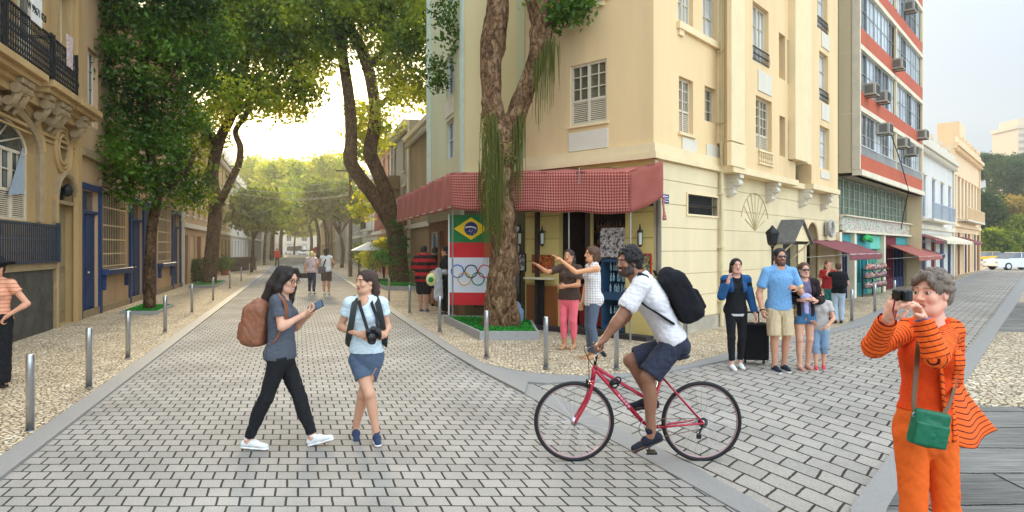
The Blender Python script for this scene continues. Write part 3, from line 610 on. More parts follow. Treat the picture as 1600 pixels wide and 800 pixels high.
# fan relief
cs, cz_ = FR.sz(1180, 360, .03); m = FR.mb()
for k in range(9):
    t = R(22+17*k); rr_ = .92 if k % 8 else .7; m.tube([(cs, .028, cz_), (cs+rr_*math.cos(t), .028, cz_+rr_*math.sin(t))], .009, 5)
m.tube([(cs+.93*math.cos(R(t)), .028, cz_+.93*math.sin(R(t))) for t in range(20, 161, 7)], .012, 5)
part(m, 'fan_relief', mat('groove shade', col(176, 158, 118), var=.1))
# downpipe
ps = FR.s(1127.5, .1); m = FR.mb(); m.tube([(ps, .1, .05), (ps, .1, HB)], .045, 12)
for z in (.6, 1.8, 3.0, 4.6, 6.2, 7.8): m.box(ps-.07, ps+.07, 0.02, .15, z, z+.03)
part(m, 'downpipe', mPipe)
m = FR.mb(); m.tube([(.06, .08, .05), (.06, .08, 2.95)], .05, 10); part(m, 'downpipe', mat('grey pipe', col(120, 112, 98), var=.15))
# ------- middle facade
wM = FM.rect(948, 891, 104, 197); wM = (FM.s(948), FM.s(891), FM.sz(891, 198)[1], FM.sz(891, 104)[1])
wU = (FM.s(952), FM.s(893), FM.sz(893, 8)[1], FM.sz(893, 8)[1]+1.15)
ent = (FM.s(918), FM.s(873), .1, 2.62); ent2 = (FM.s(977), FM.s(921), .1, 2.62)
part(wall_sheet(FM, 0, sM, zc, HB, [wM, wU, (wU[0], wU[1], wU[2]+2.3, wU[3]+2.3)], .13), 'wall', mY)
window(FM, wM, cb, mFrame, mGlassG, 2, 3, .4, .08, leaves=2, fw=.05); window(FM, wU, cb, mFrame, mGlassB, 2, 3, 0, .1, leaves=2)
m = FM.mb(); m.box(wM[0]-.05, wM[1]+.05, 0, .05, wM[2]-.05, wM[2]); m.box(wU[0]-.06, wU[1]+.1, 0, .08, wU[2]-.1, wU[2]-.01); m.box(wU[0]+.1, wU[0]+.28, 0, .05, wU[2]-.22, wU[2]-.1); part(m, 'sill', mYtrim)
a, b = FM.s(951), FM.s(889); c = FM.sz(889, 238)[1]; d = FM.sz(889, 209)[1]; part(FM.mb().box(a, b, 0, .025, c, d, .008), 'panel', mWhiteP)
# ground floor of the middle facade (cafe front)
part(wall_sheet(FM, 0, sM, .03, zc, [ent, ent2], .15), 'wall', mat('warm cafe wall', col(206, 182, 112), var=.08, scale=2, stain=.15))
m = FM.mb()
for z in (1.0, 1.5, 2.0, 2.5): 
    for a, b in ((0, ent2[0]), (ent[1], sM)): m.box(a, b, 0, .012, z, z+.012)
part(m, 'groove_line', mat('groove brown', col(140, 118, 70)))
m = FM.mb(); m.box(ent[1]+.02, sM-.06, 0, .03, .03, .98); part(m, 'wood_dado', mWood)
m = FM.mb(); m.box(ent[1]+.52, ent[1]+.60, 0, .09, .03, 2.6); m.box(ent2[1]-.02, ent[0]+.02, .0, .06, .03, 2.62); m.box(0, sM, 0, .05, 2.62, 2.8); part(m, 'post', mat('dark brown post', col(58, 42, 30)))
m = FM.mb(); m.box(0, sM, 0.0, .28, .02, .12); part(m, 'doorstep', mat('dark step', col(48, 44, 42), var=.2))
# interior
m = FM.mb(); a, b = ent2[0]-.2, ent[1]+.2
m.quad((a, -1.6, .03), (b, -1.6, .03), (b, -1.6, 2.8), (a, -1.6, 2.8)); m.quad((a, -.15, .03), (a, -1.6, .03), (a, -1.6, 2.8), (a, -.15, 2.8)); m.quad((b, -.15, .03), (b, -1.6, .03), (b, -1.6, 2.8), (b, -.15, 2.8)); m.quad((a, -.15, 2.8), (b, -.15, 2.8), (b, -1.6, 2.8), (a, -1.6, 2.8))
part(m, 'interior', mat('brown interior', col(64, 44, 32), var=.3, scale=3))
# ------- wall behind the trunk and left street side
HW = 13.0
part(wall_sheet(FW, 0, 1.54, zc-.6, HW, [], .1), 'wall', mat('deep cream stucco', col(214, 196, 146), var=.05, scale=1.3, stain=.1, streak=True))
m = MB(); m.quad((.29, 14.46, .03), (.33, 16.15, .03), (.33, 16.15, HB), (.29, 14.46, HB)); part(m, 'side_wall', mYG)
m = FW.mb(); m.box(.0, .22, 0, .04, zc, HW); part(m, 'pilaster', mYG)
m = FW.mb(); m.box(0, 1.6, 0, .1, zc-.1, zc+.1); part(m, 'ledge', mYtrim)
sL = 4.6
wl = [FL.rect(709, 697, 190, 251), FL.rect(709, 697, 88, 160)]
wl = [(FL.s(709), FL.s(697), FL.sz(697, 251)[1], FL.sz(697, 192)[1]), (FL.s(709), FL.s(697), FL.sz(697, 155)[1], FL.sz(697, 92)[1])]
wl += [(a, b, c+2.4, d+2.4) for a, b, c, d in wl[1:]]
part(wall_sheet(FL, 0, sL, 2.6, HW, wl, .2), 'wall', mYG)
for q in wl: window(FL, q, cb, mat('white shutter', col(210, 216, 216)), mGlass, 2, 2, 0, .12)
a, b = FL.s(709), FL.s(697); part(FL.mb().box(a, b, 0, .03, FL.sz(697, 186)[1], FL.sz(697, 162)[1], .005), 'panel', mWhiteP)
part(FL.mb().box(-.02, .25, 0, .05, 2.6, HW), 'pilaster', mat('pale green pilaster', col(196, 208, 190), stain=.1)); part(FL.mb().box(sL-.35, sL, 0, .07, 2.6, HW), 'pilaster', mat('pale green pilaster', None))
# ground floor left side: shopfront glazing and posts
m = wall_sheet(FL, 0, sL, .03, 2.6, [(.25, 1.4, .5, 2.3), (1.7, 2.9, .05, 2.3), (3.2, 4.3, .5, 2.3)], .15); part(m, 'shop_wall', mat('brown shop wall', col(120, 84, 52), var=.15, stain=.3))
for q in ((.25, 1.4, .5, 2.3), (3.2, 4.3, .5, 2.3)): window(FL, q, cb, mat('pale shop frame', col(200, 198, 190)), mat('blue shop glass', col(70, 110, 130), rough=.1, var=.5, scale=2), 1, 1, 0, .08, name='shop_window')
m = FL.mb(); m.box(1.7, 2.9, -.14, -.1, .05, 2.3); part(m, 'door', mWood)
m = wall_sheet(FW, 0, 1.54, .03, zc-.6, [(.1, 1.3, .3, 2.4)], .15); part(m, 'shop_wall', mat('dark olive wall', col(96, 84, 54), var=.2)); window(FW, (.1, 1.3, .3, 2.4), cb, mat('dark brown post', None), mGlass, 2, 1, 0, .1, name='shop_window')
# roof and hidden sides so that the block is solid
far = FR.w(sR1, 0, 0); fl = FL.w(sL, 0, 0)
rp = [(CO.x, CO.y), (.29, 14.46), (.33, 16.15), (-1.21, 16.15), (fl.x, fl.y), (fl.x+6, fl.y+7), (far.x-1, far.y+4), (far.x, far.y)]
part(MB().prism(rp, HB, HB+.3), 'roof', mYtrim)
m = MB()
for (p, q) in zip(rp[4:], rp[5:]): m.quad((*p, 0), (*q, 0), (*q, HB), (*p, HB))
part(m, 'rear_wall', mYG)

# ------- things on and around the corner building
# cafe awning
P0 = Vector((-1.39, 14.6)); P1 = Vector((2.2, 12.0)); P2 = Vector((2.8, 11.85)); PB = Vector((-1.39-.335*8, 22.6))
aw = thing('cafe_awning', 'long red diamond patterned awning wrapping round the cafe corner', 'awning', (P0.x, P0.y, 2.7))
def cloth(name, pts, material, sub=14, sag=.03, wave=.02, parent=aw):
    """pts: a,b top edge, c,d bottom edge (below b and a); adds ripple; uv in metres"""
    a, b, c, d = [Vector(p) for p in pts]; n = sub; k = 8; V = []; UV = []; nrm = (b-a).cross(d-a).normalized(); Lw = (b-a).length; Lh = (d-a).length
    for j in range(k+1):
        for i in range(n+1):
            u, v = i/n, j/k; p = (a*(1-u)+b*u)*(1-v)+(d*(1-u)+c*u)*v
            p = p+nrm*(wave*math.sin(u*Lw*6+v*2)+wave*.6*math.sin(u*Lw*15+1+v*5))-Vector((0, 0, sag*math.sin(u*math.pi*max(1, round(Lw/1.2)))**2*(1 if j == k else v*.8)))
            V.append(p); UV.append((u*Lw, -v*Lh, 0))
    F = [(j*(n+1)+i, j*(n+1)+i+1, (j+1)*(n+1)+i+1, (j+1)*(n+1)+i) for j in range(k) for i in range(n)]
    o = link_mesh(name, V, F, material, parent, True)
    at = o.data.attributes.new('UVMap', 'FLOAT_VECTOR', 'POINT'); at.data.foreach_set('vector', np.array(UV, dtype=np.float32).ravel())
    so = o.modifiers.new('thick', 'SOLIDIFY'); so.thickness = .012
    return o
def P3(p, z): return (p.x, p.y, z)
cloth('front_valance', [P3(P0, 3.52), P3(P1, 3.24), P3(P1, 2.46), P3(P0, 2.70)], mAwnP, 60)
cloth('corner_valance', [P3(P1, 3.24), P3(P2, 3.42), P3(P2, 2.75), P3(P1, 2.46)], mAwnS, 10)
cloth('corner_valance', [P3(P2, 2.75), P3(P2+Vector((.1, .28)), 2.78), P3(P2+Vector((.1, .28)), 2.34), P3(P2, 2.36)], mAwnP, 6)
cloth('side_valance', [P3(PB, 3.55), P3(P0, 3.52), P3(P0, 2.70), P3(PB, 2.72)], mAwnS, 40, wave=.035)
for pts in ([P3(P0, 3.52), P3(P1, 3.24), (2.6, 12.45, 3.42), (.1, 14.7, 3.56)], [P3(PB, 3.55), P3(P0, 3.52), (-1.1, 16.2, 3.6), (-3.2, 22, 3.6)], [P3(P1, 3.24), P3(P2, 3.42), (2.85, 12.3, 3.48), (2.6, 12.45, 3.42)]):
    cloth('canopy_top', pts, mAwnS, 12, wave=.01)
m = MB(); rd = .018
for p, z in ((P0, 2.74), (P1, 2.5)): m.tube([P3(p+Vector((.03, .06)), .03), P3(p+Vector((.03, .06)), 3.2)], rd, 8)
m.tube([P3(P0+Vector((.03, .05)), 2.72), P3(P1+Vector((.03, .05)), 2.48)], rd, 8); m.tube([P3(P0, 2.74), P3(PB, 2.76)], rd, 8)
m.tube([(1.15, 12.95, .03), (1.15, 12.95, 2.6)], .016, 8)
for q in (905/1, 955): 
    p = PX(q, 262, 12.6); m.tube([p, p-Vector((0, 0, .3))], .012, 6)
m.build('support_frame', mat('grey steel tube', col(150, 148, 140), rough=.4, metal=.6), aw)
# second small awning further up the left street
aw2 = thing('shop_awning', 'faded pink shop awning behind the forked ivy tree', 'awning', (*offL(4.6, 34), 2.8))
q0 = Vector(offL(4.6, 33.5)); q1 = Vector(offL(4.6, 38.5))
cloth('valance', [P3(q1, 3.9), P3(q0, 3.9), P3(q0, 2.9), P3(q1, 2.8)], mAwnS, 14, parent=aw2); cloth('canopy_top', [P3(q1, 3.9), P3(q0, 3.9), P3(q0+Vector((1.0, .3)), 4.2), P3(q1+Vector((1.0, .3)), 4.2)], mAwnS, 10, parent=aw2)
cloth('end_valance', [P3(q0, 3.9), P3(q0+Vector((1, .2)), 4.0), P3(q0+Vector((1, .2)), 3.0), P3(q0, 2.9)], mAwnS, 8, parent=aw2)
# wall lanterns
def lantern(p, label, sc=1.0):
    t = thing('wall_lantern', label, 'wall lantern', p, 'cafe wall lanterns'); x, y, z = p; s_ = sc
    m = MB(); m.lathe((x, y, z), [(.012*s_, -.17*s_), (.03*s_, -.15*s_), (.045*s_, -.13*s_), (.055*s_, -.125*s_)], 8); m.lathe((x, y, z), [(.06*s_, .1*s_), (.05*s_, .13*s_), (.02*s_, .17*s_), (.008*s_, .26*s_)], 8)
    for k in range(4): a = k*math.pi/2+.78; m.tube([(x+.05*s_*math.cos(a), y+.05*s_*math.sin(a), z-.13*s_), (x+.056*s_*math.cos(a), y+.056*s_*math.sin(a), z+.1*s_)], .006, 4)
    m.tube([(x, y, z+.14*s_), (x+.08*s_, y+.1*s_, z+.14*s_)], .01, 5)
    m.build('lantern_cage', mIron, t); MB().lathe((x, y, z), [(.036*s_, -.12*s_), (.044*s_, .1*s_)], 8).build('lantern_glass', mLampG, t)
for px, py, lab in ((847, 372, 'black wall lantern above the framed picture left of the cafe entrance'), (1000, 372, 'black wall lantern right of the cafe entrance'), (812, 372, 'black wall lantern just right of the big mossy trunk')):
    s_, z_ = FM.sz(px, py, .12); lantern(tuple(FM.w(s_, .12, z_)), lab, 1.05)
# pictures
def picture(f, px0, px1, py0, py1, label, frame, art, o=.02, name='framed_picture'):
    s0, s1 = sorted((f.s(px0, o), f.s(px1, o))); z1 = f.sz((px0+px1)/2, py0, o)[1]; z0 = f.sz((px0+px1)/2, py1, o)[1]
    t = thing(name, label, 'picture', tuple(f.w((s0+s1)/2, o, z0))); m = f.mb(); w = .025
    m.box(s0, s1, o-.01, o+.02, z0, z0+w); m.box(s0, s1, o-.01, o+.02, z1-w, z1); m.box(s0, s0+w, o-.01, o+.02, z0+w, z1-w); m.box(s1-w, s1, o-.01, o+.02, z0+w, z1-w); m.build('frame', frame, t)
    m = f.mb(); m.box(s0+w, s1-w, o-.008, o+.008, z0+w, z1-w); m.build('print', art, t); return t
def art_mat(name, cs, scale=9.0, detail=3.0):
    m = bpy.data.materials.new(name); m.use_nodes = True; nt = m.node_tree; L = nt.links; P = nt.nodes['Principled BSDF']
    tc = nn(nt, 'ShaderNodeTexCoord'); n = nn(nt, 'ShaderNodeTexNoise', i_Scale=scale, i_Detail=detail); L.new(tc.outputs['Object'], n.inputs['Vector'])
    cr = nn(nt, 'ShaderNodeValToRGB'); cr.color_ramp.interpolation = 'CONSTANT'; e = cr.color_ramp.elements; e[0].color = cs[0]; e[0].position = 0; e[1].color = cs[1]; e[1].position = .42
    for i, c in enumerate(cs[2:]): q = e.new(.47+.06*i); q.color = c
    L.new(n.outputs[0], cr.inputs[0]); L.new(cr.outputs[0], P.inputs['Base Color']); P.inputs['Roughness'].default_value = .4; return m
picture(FM, 832, 866, 398, 427, 'red and gold framed picture between the lantern and the wall table', mWood, art_mat('red art', [col(60, 22, 16), col(180, 50, 34), col(214, 120, 50), col(60, 70, 30), col(200, 60, 40)], 14))
picture(FM, 1001, 1018, 396, 430, 'red framed picture to the right of the cafe entrance', mat('red frame', col(170, 40, 32)), art_mat('dark art', [col(40, 60, 40), col(130, 60, 40), col(190, 170, 120), col(70, 100, 80)], 16))
picture(FM, 806, 822, 396, 424, 'black and white photo frame beside the big trunk', mIron, art_mat('grey art', [col(30, 30, 30), col(120, 118, 112), col(60, 58, 56), col(180, 176, 168)], 14))
# wall table
s0, s1 = FM.s(869), FM.s(832); t = thing('wall_table', 'narrow pale wall table under the red and gold picture', 'table', tuple(FM.w((s0+s1)/2, .2, .03)))
zt = FM.sz(850, 434, .2)[1]; FM.mb().box(s0, s1, .03, .32, zt-.04, zt, .006).build('table_top', mat('pale table top', col(210, 196, 160)), t); FM.mb().box((s0+s1)/2-.05, (s0+s1)/2+.05, .05, .15, .034, zt-.04).build('table_leg', mIron, t)
# posters and drinks cabinet in the entrance
def poster(M, w, h, label, m1, name='poster'):
    t = thing(name, label, 'poster', tuple(M @ Vector((0, 0, 0)))); q = MB(M); q.box(-w/2, w/2, -.008, .008, 0, h); q.build('sheet', m1, t); return t
s0, s1 = FM.s(976), FM.s(937); z1 = FM.sz(950, 356)[1]; z0 = FM.sz(950, 402)[1]
t = poster(FM.M @ Matrix.Translation(((s0+s1)/2, -.02, z0)), s1-s0, z1-z0, 'grey city view poster hanging in the cafe entrance', art_mat('city print', [col(70, 70, 76), col(190, 180, 172), col(150, 140, 140), col(214, 206, 200), col(110, 104, 112)], 12, 6))
t = thing('drinks_cabinet', 'dark blue glass drinks cabinet under the city poster', 'drinks cabinet', tuple(FM.w((s0+s1)/2, -.3, .13)))
m = FM.mb(); m.box(s0, s1, -.6, -.56, .13, z0-.03); m.box(s0, s0+.03, -.56, -.06, .13, z0-.03); m.box(s1-.03, s1, -.56, -.06, .13, z0-.03); m.box(s0+.03, s1-.03, -.56, -.06, .13, .22); m.box(s0+.03, s1-.03, -.56, -.06, z0-.1, z0-.03); m.box(s0+.03, s1-.03, -.56, -.06, .75, .9); m.build('case', mat('cabinet blue', col(40, 74, 104), rough=.4), t)
m = FM.mb()
for z in (.22, .45, .9, 1.12, 1.34):
    x = s0+.06
    while x < s1-.06: m.lathe((x, -.3+random.uniform(-.05, .05), z), [(.022, 0), (.024, .1), (.01, .14), (.01, .17)], 8); x += .062
m.build('bottles', art_mat('bottle mix', [col(30, 120, 150), col(200, 220, 226), col(60, 160, 190), col(220, 226, 210), col(20, 60, 100)], 26), t)
# bottle shelves inside
t = thing('bottle_shelf', 'dark wall shelf of bottles inside the cafe', 'shelf', tuple(FM.w((ent[0]+ent[1])/2, -1.4, 1.2)))
m = FM.mb()
for z in (1.2, 1.55, 1.9, 2.2): m.box(ent2[0]+.5, ent[1], -1.55, -1.25, z-.03, z)
m.build('shelf_board', mWood, t); m = FM.mb()
for z in (1.2, 1.55, 1.9, 2.2):
    x = ent2[0]+.55
    while x < ent[1]-.05: h = random.uniform(.16, .24); m.lathe((x, -1.38, z), [(.03, 0), (.03, h*.6), (.012, h*.75), (.012, h)], 8); x += random.uniform(.07, .1)
m.build('bottles', art_mat('amber bottles', [col(60, 30, 14), col(180, 120, 60), col(120, 60, 30), col(214, 190, 150), col(90, 30, 20)], 20), t)
t = thing('cafe_counter', 'red and brown counter inside the cafe entrance', 'counter', tuple(FM.w((ent[0]+ent[1])/2, -.9, .1)))
FM.mb().box(ent[0]-.02, ent[1]-.04, -1.1, -.7, .1, .95).build('counter_front', mat('red counter', col(150, 40, 30), var=.2, scale=6), t); FM.mb().box(ent[0]-.05, ent[1], -1.12, -.66, .95, 1.0).build('counter_top', mat('counter top', col(150, 140, 120)), t)
# flag banner -------------------------------------------------------
bw, bh = 1.05, 2.16; bz = .44; MBn = Matrix.Translation((-.98, 15.35, bz)) @ rot('Z', -6)
t = thing('flag_banner', 'tall banner with green and yellow flag above red band and five rings', 'banner', (-.98, 15.35, bz))
def bq(x0, x1, z0, z1, m_, nm, y=-.0): q = MB(MBn); q.box(x0, x1, y-.006, y, z0, z1); return q.build(nm, m_, t)
gz = bh-.66
bq(-bw/2, bw/2, gz, bh, mat('flag green', col(24, 120, 62), var=.08), 'green_field')
bq(-bw/2, bw/2, gz-.36, gz, mat('banner red', col(206, 36, 44), var=.08), 'red_band'); bq(-bw/2, bw/2, .3, gz-.36, mat('banner white', col(214, 216, 222), var=.04), 'white_field'); bq(-bw/2, bw/2, 0, .3, mat('banner red', None), 'red_band')
bq(-bw/2-.035, -bw/2-.002, -.38, bh+.02, mWhite, 'pole', .01); bq(bw/2+.002, bw/2+.03, -.38, bh+.02, mWhite, 'pole', .01)
q = MB(MBn); cz_ = gz+.33; fy = -.010; q.add([(-.42, fy, cz_), (0, fy, cz_-.27), (.42, fy, cz_), (0, fy, cz_+.27)], [(0, 1, 2, 3)]); q.build('yellow_diamond', mat('flag yellow', col(246, 210, 30), var=.05), t)
q = MB(MBn); q.add([(0, -.014, cz_)]+[(.165*math.cos(R(a)), -.014, cz_+.165*math.sin(R(a))) for a in range(0, 360, 12)], [(0, i+1, (i+1) % 30+1) for i in range(30)]); q.build('blue_disc', mat('flag blue', col(30, 48, 120)), t)
q = MB(MBn); arc = [(.33*math.cos(R(a))-.03, .33*math.sin(R(a))-.30) for a in range(62, 116, 6)]
for (x0, z0), (x1, z1) in zip(arc, arc[1:]): q.quad((x0, -.017, cz_+z0), (x1, -.017, cz_+z1), (x1, -.017, cz_+z1+.032), (x0, -.017, cz_+z0+.032))
q.build('white_scroll', mWhite, t)
q = MB(MBn)
for k in range(16): a = random.uniform(math.pi*1.02, math.pi*1.98); r_ = random.uniform(.03, .13); x_, z_ = r_*math.cos(a), cz_+r_*math.sin(a)-.01; q.quad((x_-.006, -.016, z_-.006), (x_+.006, -.016, z_-.006), (x_+.006, -.016, z_+.006), (x_-.006, -.016, z_+.006))
q.build('stars', mWhite, t)
rz_ = .3+(gz-.36-.3)/2
for (x_, z_, cn, c_) in ((-.33, .09, 'blue ring', col(20, 90, 180)), (0, .09, 'black ring', col(24, 40, 50)), (.33, .09, 'red ring', col(210, 40, 60)), (-.165, -.09, 'yellow ring', col(232, 176, 50)), (.165, -.09, 'green ring', col(20, 130, 80))):
    MB(MBn).ring((x_, -.012, rz_+z_), (1, 0, 0), (0, 0, 1), .15, .013, 40, 6).build('ring', mat(cn, c_, var=.03), t)
# street name plate
t = thing('street_sign', 'small blue street name plate on the cream corner', 'sign', tuple(FR.w(FR.s(1039, .03), .03, FR.sz(1039, 316)[1])))
a, b, c, d = FR.rect(1035, 1045, 303, 317, .03); FR.mb().box(a, b, .023, .035, c, d, .003).build('plate', mat('sign blue', col(36, 62, 110)), t)
m = FR.mb(); [m.box(a+.02+i*.028, a+.038+i*.028, .035, .038, c+.12, c+.145) for i in range(int((b-a-.04)/.028))]; m.box(a, b, .035, .038, c+.08, c+.09); [m.box(a+.03+i*.022, a+.045+i*.022, .035, .038, c+.03, c+.045) for i in range(int((b-a-.06)/.022))]; m.build('white_lettering', mWhite, t)
# graffiti
t = thing('graffiti', 'black scribbled graffiti tag low on the cream wall', 'graffiti', tuple(FR.w(FR.s(1098), .024, .6))); m = FR.mb(); s_, z_ = FR.sz(1088, 508, .024)
sc_ = 1/75
for pts in ([(0, 0), (2, 26), (5, 4), (7, 20)], [(8, 6), (14, 30), (12, 2), (18, 16), (16, 6)], [(18, 20), (22, 10), (27, 22), (25, 5), (22, 12)], [(3, 12), (14, 14), (26, 17)]):
    m.tube([(s_+x*sc_*1.1, .026, z_+y*sc_) for x, y in pts], .008, 4)
m.build('spray_line', mIron, t); bpy.data.objects.remove(t.children[0]) if False else None
# gabled door canopy
cs = FR.s(1237, .3); zt = FR.sz(1237, 343, .3)[1]; t = thing('door_canopy', 'small grey gabled canopy over the side doorway', 'canopy', tuple(FR.w(cs, 0, zt)))
m = FR.mb(); ww = .8; hh = .62
for sg in (-1, 1): m.add([(cs, 0.03, zt), (cs, .62, zt), (cs+sg*ww, .62, zt-hh), (cs+sg*ww, 0.03, zt-hh), (cs, 0.03, zt-.05), (cs, .62, zt-.05), (cs+sg*ww, .62, zt-hh-.05), (cs+sg*ww, 0.03, zt-hh-.05)], [(0, 1, 2, 3), (4, 7, 6, 5), (1, 5, 6, 2), (0, 4, 5, 1), (2, 6, 7, 3), (0, 3, 7, 4)])
m.build('roof_slab', mat('weathered grey tiles', col(96, 94, 90), var=.3, scale=12, bump=.3), t)
m = FR.mb(); m.add([(cs, .55, zt-.06), (cs+ww*.85, .55, zt-hh*.95), (cs-ww*.85, .55, zt-hh*.95)], [(0, 1, 2)]); m.tube([(cs+ww*.8, .56, zt-hh), (cs+ww*.8, .05, zt-hh-.5)], .02, 6); m.tube([(cs-ww*.8, .56, zt-hh), (cs-ww*.8, .05, zt-hh-.5)], .02, 6); m.build('gable', mYtrim, t)
# lamp post with square lantern in front of the door
p = FR.w(FR.s(1207, .7), .7, .034); t = thing('street_lantern', 'old black lantern on a post before the side doorway', 'street lamp', tuple(p)); x, y = p.x, p.y; zb = FR.sz(1207, 384, .7)[1]
m = MB(); m.lathe((x, y, .034), [(.08, 0), (.06, .25), (.03, .35), (.026, zb-.1), (.05, zb-.04)], 10); m.build('post', mIron, t)
m = MB(); m.lathe((x, y, zb), [(.08, 0), (.12, .06), (.15, .26), (.17, .28), (.16, .33), (.06, .42), (.02, .48)], 6); m.build('lantern_head', mIron, t)
# ---------------------------------------------------------------- left row of old houses
F1 = Fac((-5.4-.335*5, 5), VL, (1, .3))
def S1(px, o=0): return F1.s(px, o)
def Z1(px, py, o=0): return F1.sz(px, py, o)[1]
def shell(f, s0, s1, h, depth, m, parent, o=-.32):
    """solid body behind a facade sheet"""
    q = f.mb(); q.box(s0, s1, -depth, o, 0, h)
    for s in (s0, s1): q.quad((s, o, 0), (s, 0, 0), (s, 0, h), (s, o, h))
    q.quad((s0, o, h), (s1, o, h), (s1, 0, h), (s0, 0, h)); return q.build('side_wall', m, parent)
def arch_fill(f, a, b, d, r, m_, parent, o=.001, depth=.2, name='arch', n=14):
    mid = (a+b)/2; hw = (b-a)/2; m = f.mb()
    pts = [(mid+hw*math.cos(t), d-r+r*math.sin(t)) for t in np.linspace(0, math.pi, n)]
    for (x0, z0), (x1, z1) in zip(pts, pts[1:]): m.quad((x0, o, z0), (x1, o, z1), (x1, o, d), (x0, o, d)); m.quad((x0, o, z0), (x1, o, z1), (x1, -depth, z1), (x0, -depth, z0))
    return m.build(name, m_, parent), pts
# house A with arched window, balcony and oval window
sa0, sa1 = -2.0, S1(121)
hA = thing('old_townhouse', 'old ochre townhouse with arched window and iron balcony at the left edge', 'house', tuple(F1.w((sa0+sa1)/2, 0, 0)))
zb = 5.15                                   # balcony level
wa = (S1(-58), S1(55), Z1(40, 345), Z1(27, 181)); lowp = (S1(-60), S1(80), .25, Z1(40, 405)+.0)
dr = (S1(84), S1(117), .04, Z1(96, 272)); ov = (S1(89), S1(104), Z1(96, 254), Z1(96, 213))
up = [(S1(-40), S1(8), zb+.1, zb+2.6), (S1(22), S1(62), zb+.1, zb+2.6), (S1(86), S1(108), zb+.1, zb+2.6)]
m = wall_sheet(F1, sa0, sa1, 0, 10, [wa, dr, ov]+up, .25); m.build('wall', mStoneL, hA); shell(F1, sa0, sa1, 10, 9, mStoneL, hA)
arch_fill(F1, wa[0], wa[1], wa[3], .62, mStoneL, hA); _, ap = arch_fill(F1, dr[0], dr[1], dr[3], (dr[1]-dr[0])*.5, mStoneL, hA); arch_fill(F1, ov[0], ov[1], ov[3], (ov[1]-ov[0])*.5, mStoneL, hA)
m = F1.mb(); mid = (wa[0]+wa[1])/2; hw = (wa[1]-wa[0])/2
arc = [(mid+(hw+.12)*math.cos(t), wa[3]-.62+(.74)*math.sin(t)) for t in np.linspace(0, math.pi, 17)]
m.tube([(x, .02, z) for x, z in [(wa[1]+.12, wa[2])]+arc+[(wa[0]-.12, wa[2])]], .1, 6)
m.build('window_surround', mStoneM, hA)
m = F1.mb()
for e, r in ((.34, .035), (.42, .05), (.5, .03)):
    arc = [(mid+(hw+e)*math.cos(t), wa[3]-.62+(.62+e)*math.sin(t)) for t in np.linspace(.1, math.pi-.1, 17)]; m.tube([(x, .02, z) for x, z in arc], r, 6)
a, d = mid+hw*.3, wa[3]; m.box(mid+.1, mid+.35, 0, .16, d+.1, d+.5, .03)
for zz, hh, oo in ((zb-.95, .06, .06), (zb-1.06, .04, .04), (Z1(60, 175)+.02, .04, .03)): m.box(sa0, sa1, 0, oo, zz, zz+hh)
m.build('moulding', mStoneL, hA)
# window leaves
w = window(F1, (wa[0], wa[1], wa[2], wa[3]-.62), hA, mFrame, mGlass, 2, 2, .42, .2, leaves=4, fw=.06)
m = F1.mb(); m.quad((wa[0], -.2, wa[3]-.62), (wa[1], -.2, wa[3]-.62), (wa[1], -.2, wa[3]), (wa[0], -.2, wa[3])); fan = m.build('fanlight', mGlass, hA)
m = F1.mb()
for k in range(1, 6): t = math.pi*k/6; m.tube([(mid, -.17, wa[3]-.62), (mid+hw*math.cos(t), -.17, wa[3]-.62+.62*math.sin(t))], .018, 5)
m.tube([(mid+hw*math.cos(t), -.17, wa[3]-.62+.6*math.sin(t)) for t in np.linspace(0, math.pi, 15)], .035, 5); m.build('glazing_bars', mFrame, fan)
m = F1.mb(); a0 = S1(22); b0_ = S1(47); zt = Z1(45, 236); m.add([(a0, -.1, zt-.95), (b0_, -.1, zt-.85), (b0_, -.12, zt+.1)], [(0, 1, 2)]); m.build('hanging_cloth', mat('blue grey cloth', col(150, 162, 172), rough=.8, var=.1), hA)
# cast iron railing below the window and dark stone panel
m = F1.mb(); a, b = S1(-60), S1(82); z0, z1 = Z1(40, 412), Z1(40, 348)
m.box(a, b, .1, .14, z1-.05, z1); m.box(a, b, .1, .14, z0, z0+.05); m.box(a, b, .1, .12, z0+.25*(z1-z0), z0+.25*(z1-z0)+.02); m.box(b-.06, b, .08, .16, z0, z1+.05)
k = a
while k < b: m.tube([(k, .12, z0), (k, .12, z1)], .014, 5); m.ring((k+.05, .12, z0+.62*(z1-z0)), (1, 0, 0), (0, 0, 1), .04, .007, 10, 4); k += .1
m.build('railing', mat('dark blue iron', col(48, 56, 66), var=.2, rough=.6), hA)
m = F1.mb(); m.box(a, b+.02, 0, .09, z0-.14, z0-.02); m.build('sill', mStoneM, hA); F1.mb().box(a, b-.12, 0, .05, .03, z0-.14).build('stone_base', mDarkSt, hA)
m = F1.mb(); a, b = S1(83), S1(104)
m.box(S1(82.5), S1(84), 0, .1, 0, dr[3]-.5); m.build('pilaster', mStoneL, hA)
m = F1.mb(); m.box(dr[0], dr[1], -.25, -.2, 0, dr[3]-.62); x = dr[0]+.1; m.box(dr[0]+.12, (dr[0]+dr[1])/2-.05, -.2, -.17, .3, 1.2, .01); m.box((dr[0]+dr[1])/2+.05, dr[1]-.12, -.2, -.17, .3, 1.2, .01); m.box(dr[0]+.12, dr[1]-.12, -.2, -.17, 1.35, 2.1, .01); m.build('door', mat('brown beige door', col(150, 132, 96), var=.12, stain=.3), hA)
m = F1.mb(); m.box(dr[0], dr[1], -.25, .02, dr[3]-.68, dr[3]-.6); m.tube([(x, .03, z) for x, z in [(dr[1]+.02, 0)]+[(x*1.0, z+.02) for x, z in ap]+[(dr[0]-.02, 0)]], .075, 6); m.build('door_surround', mStoneM, hA)
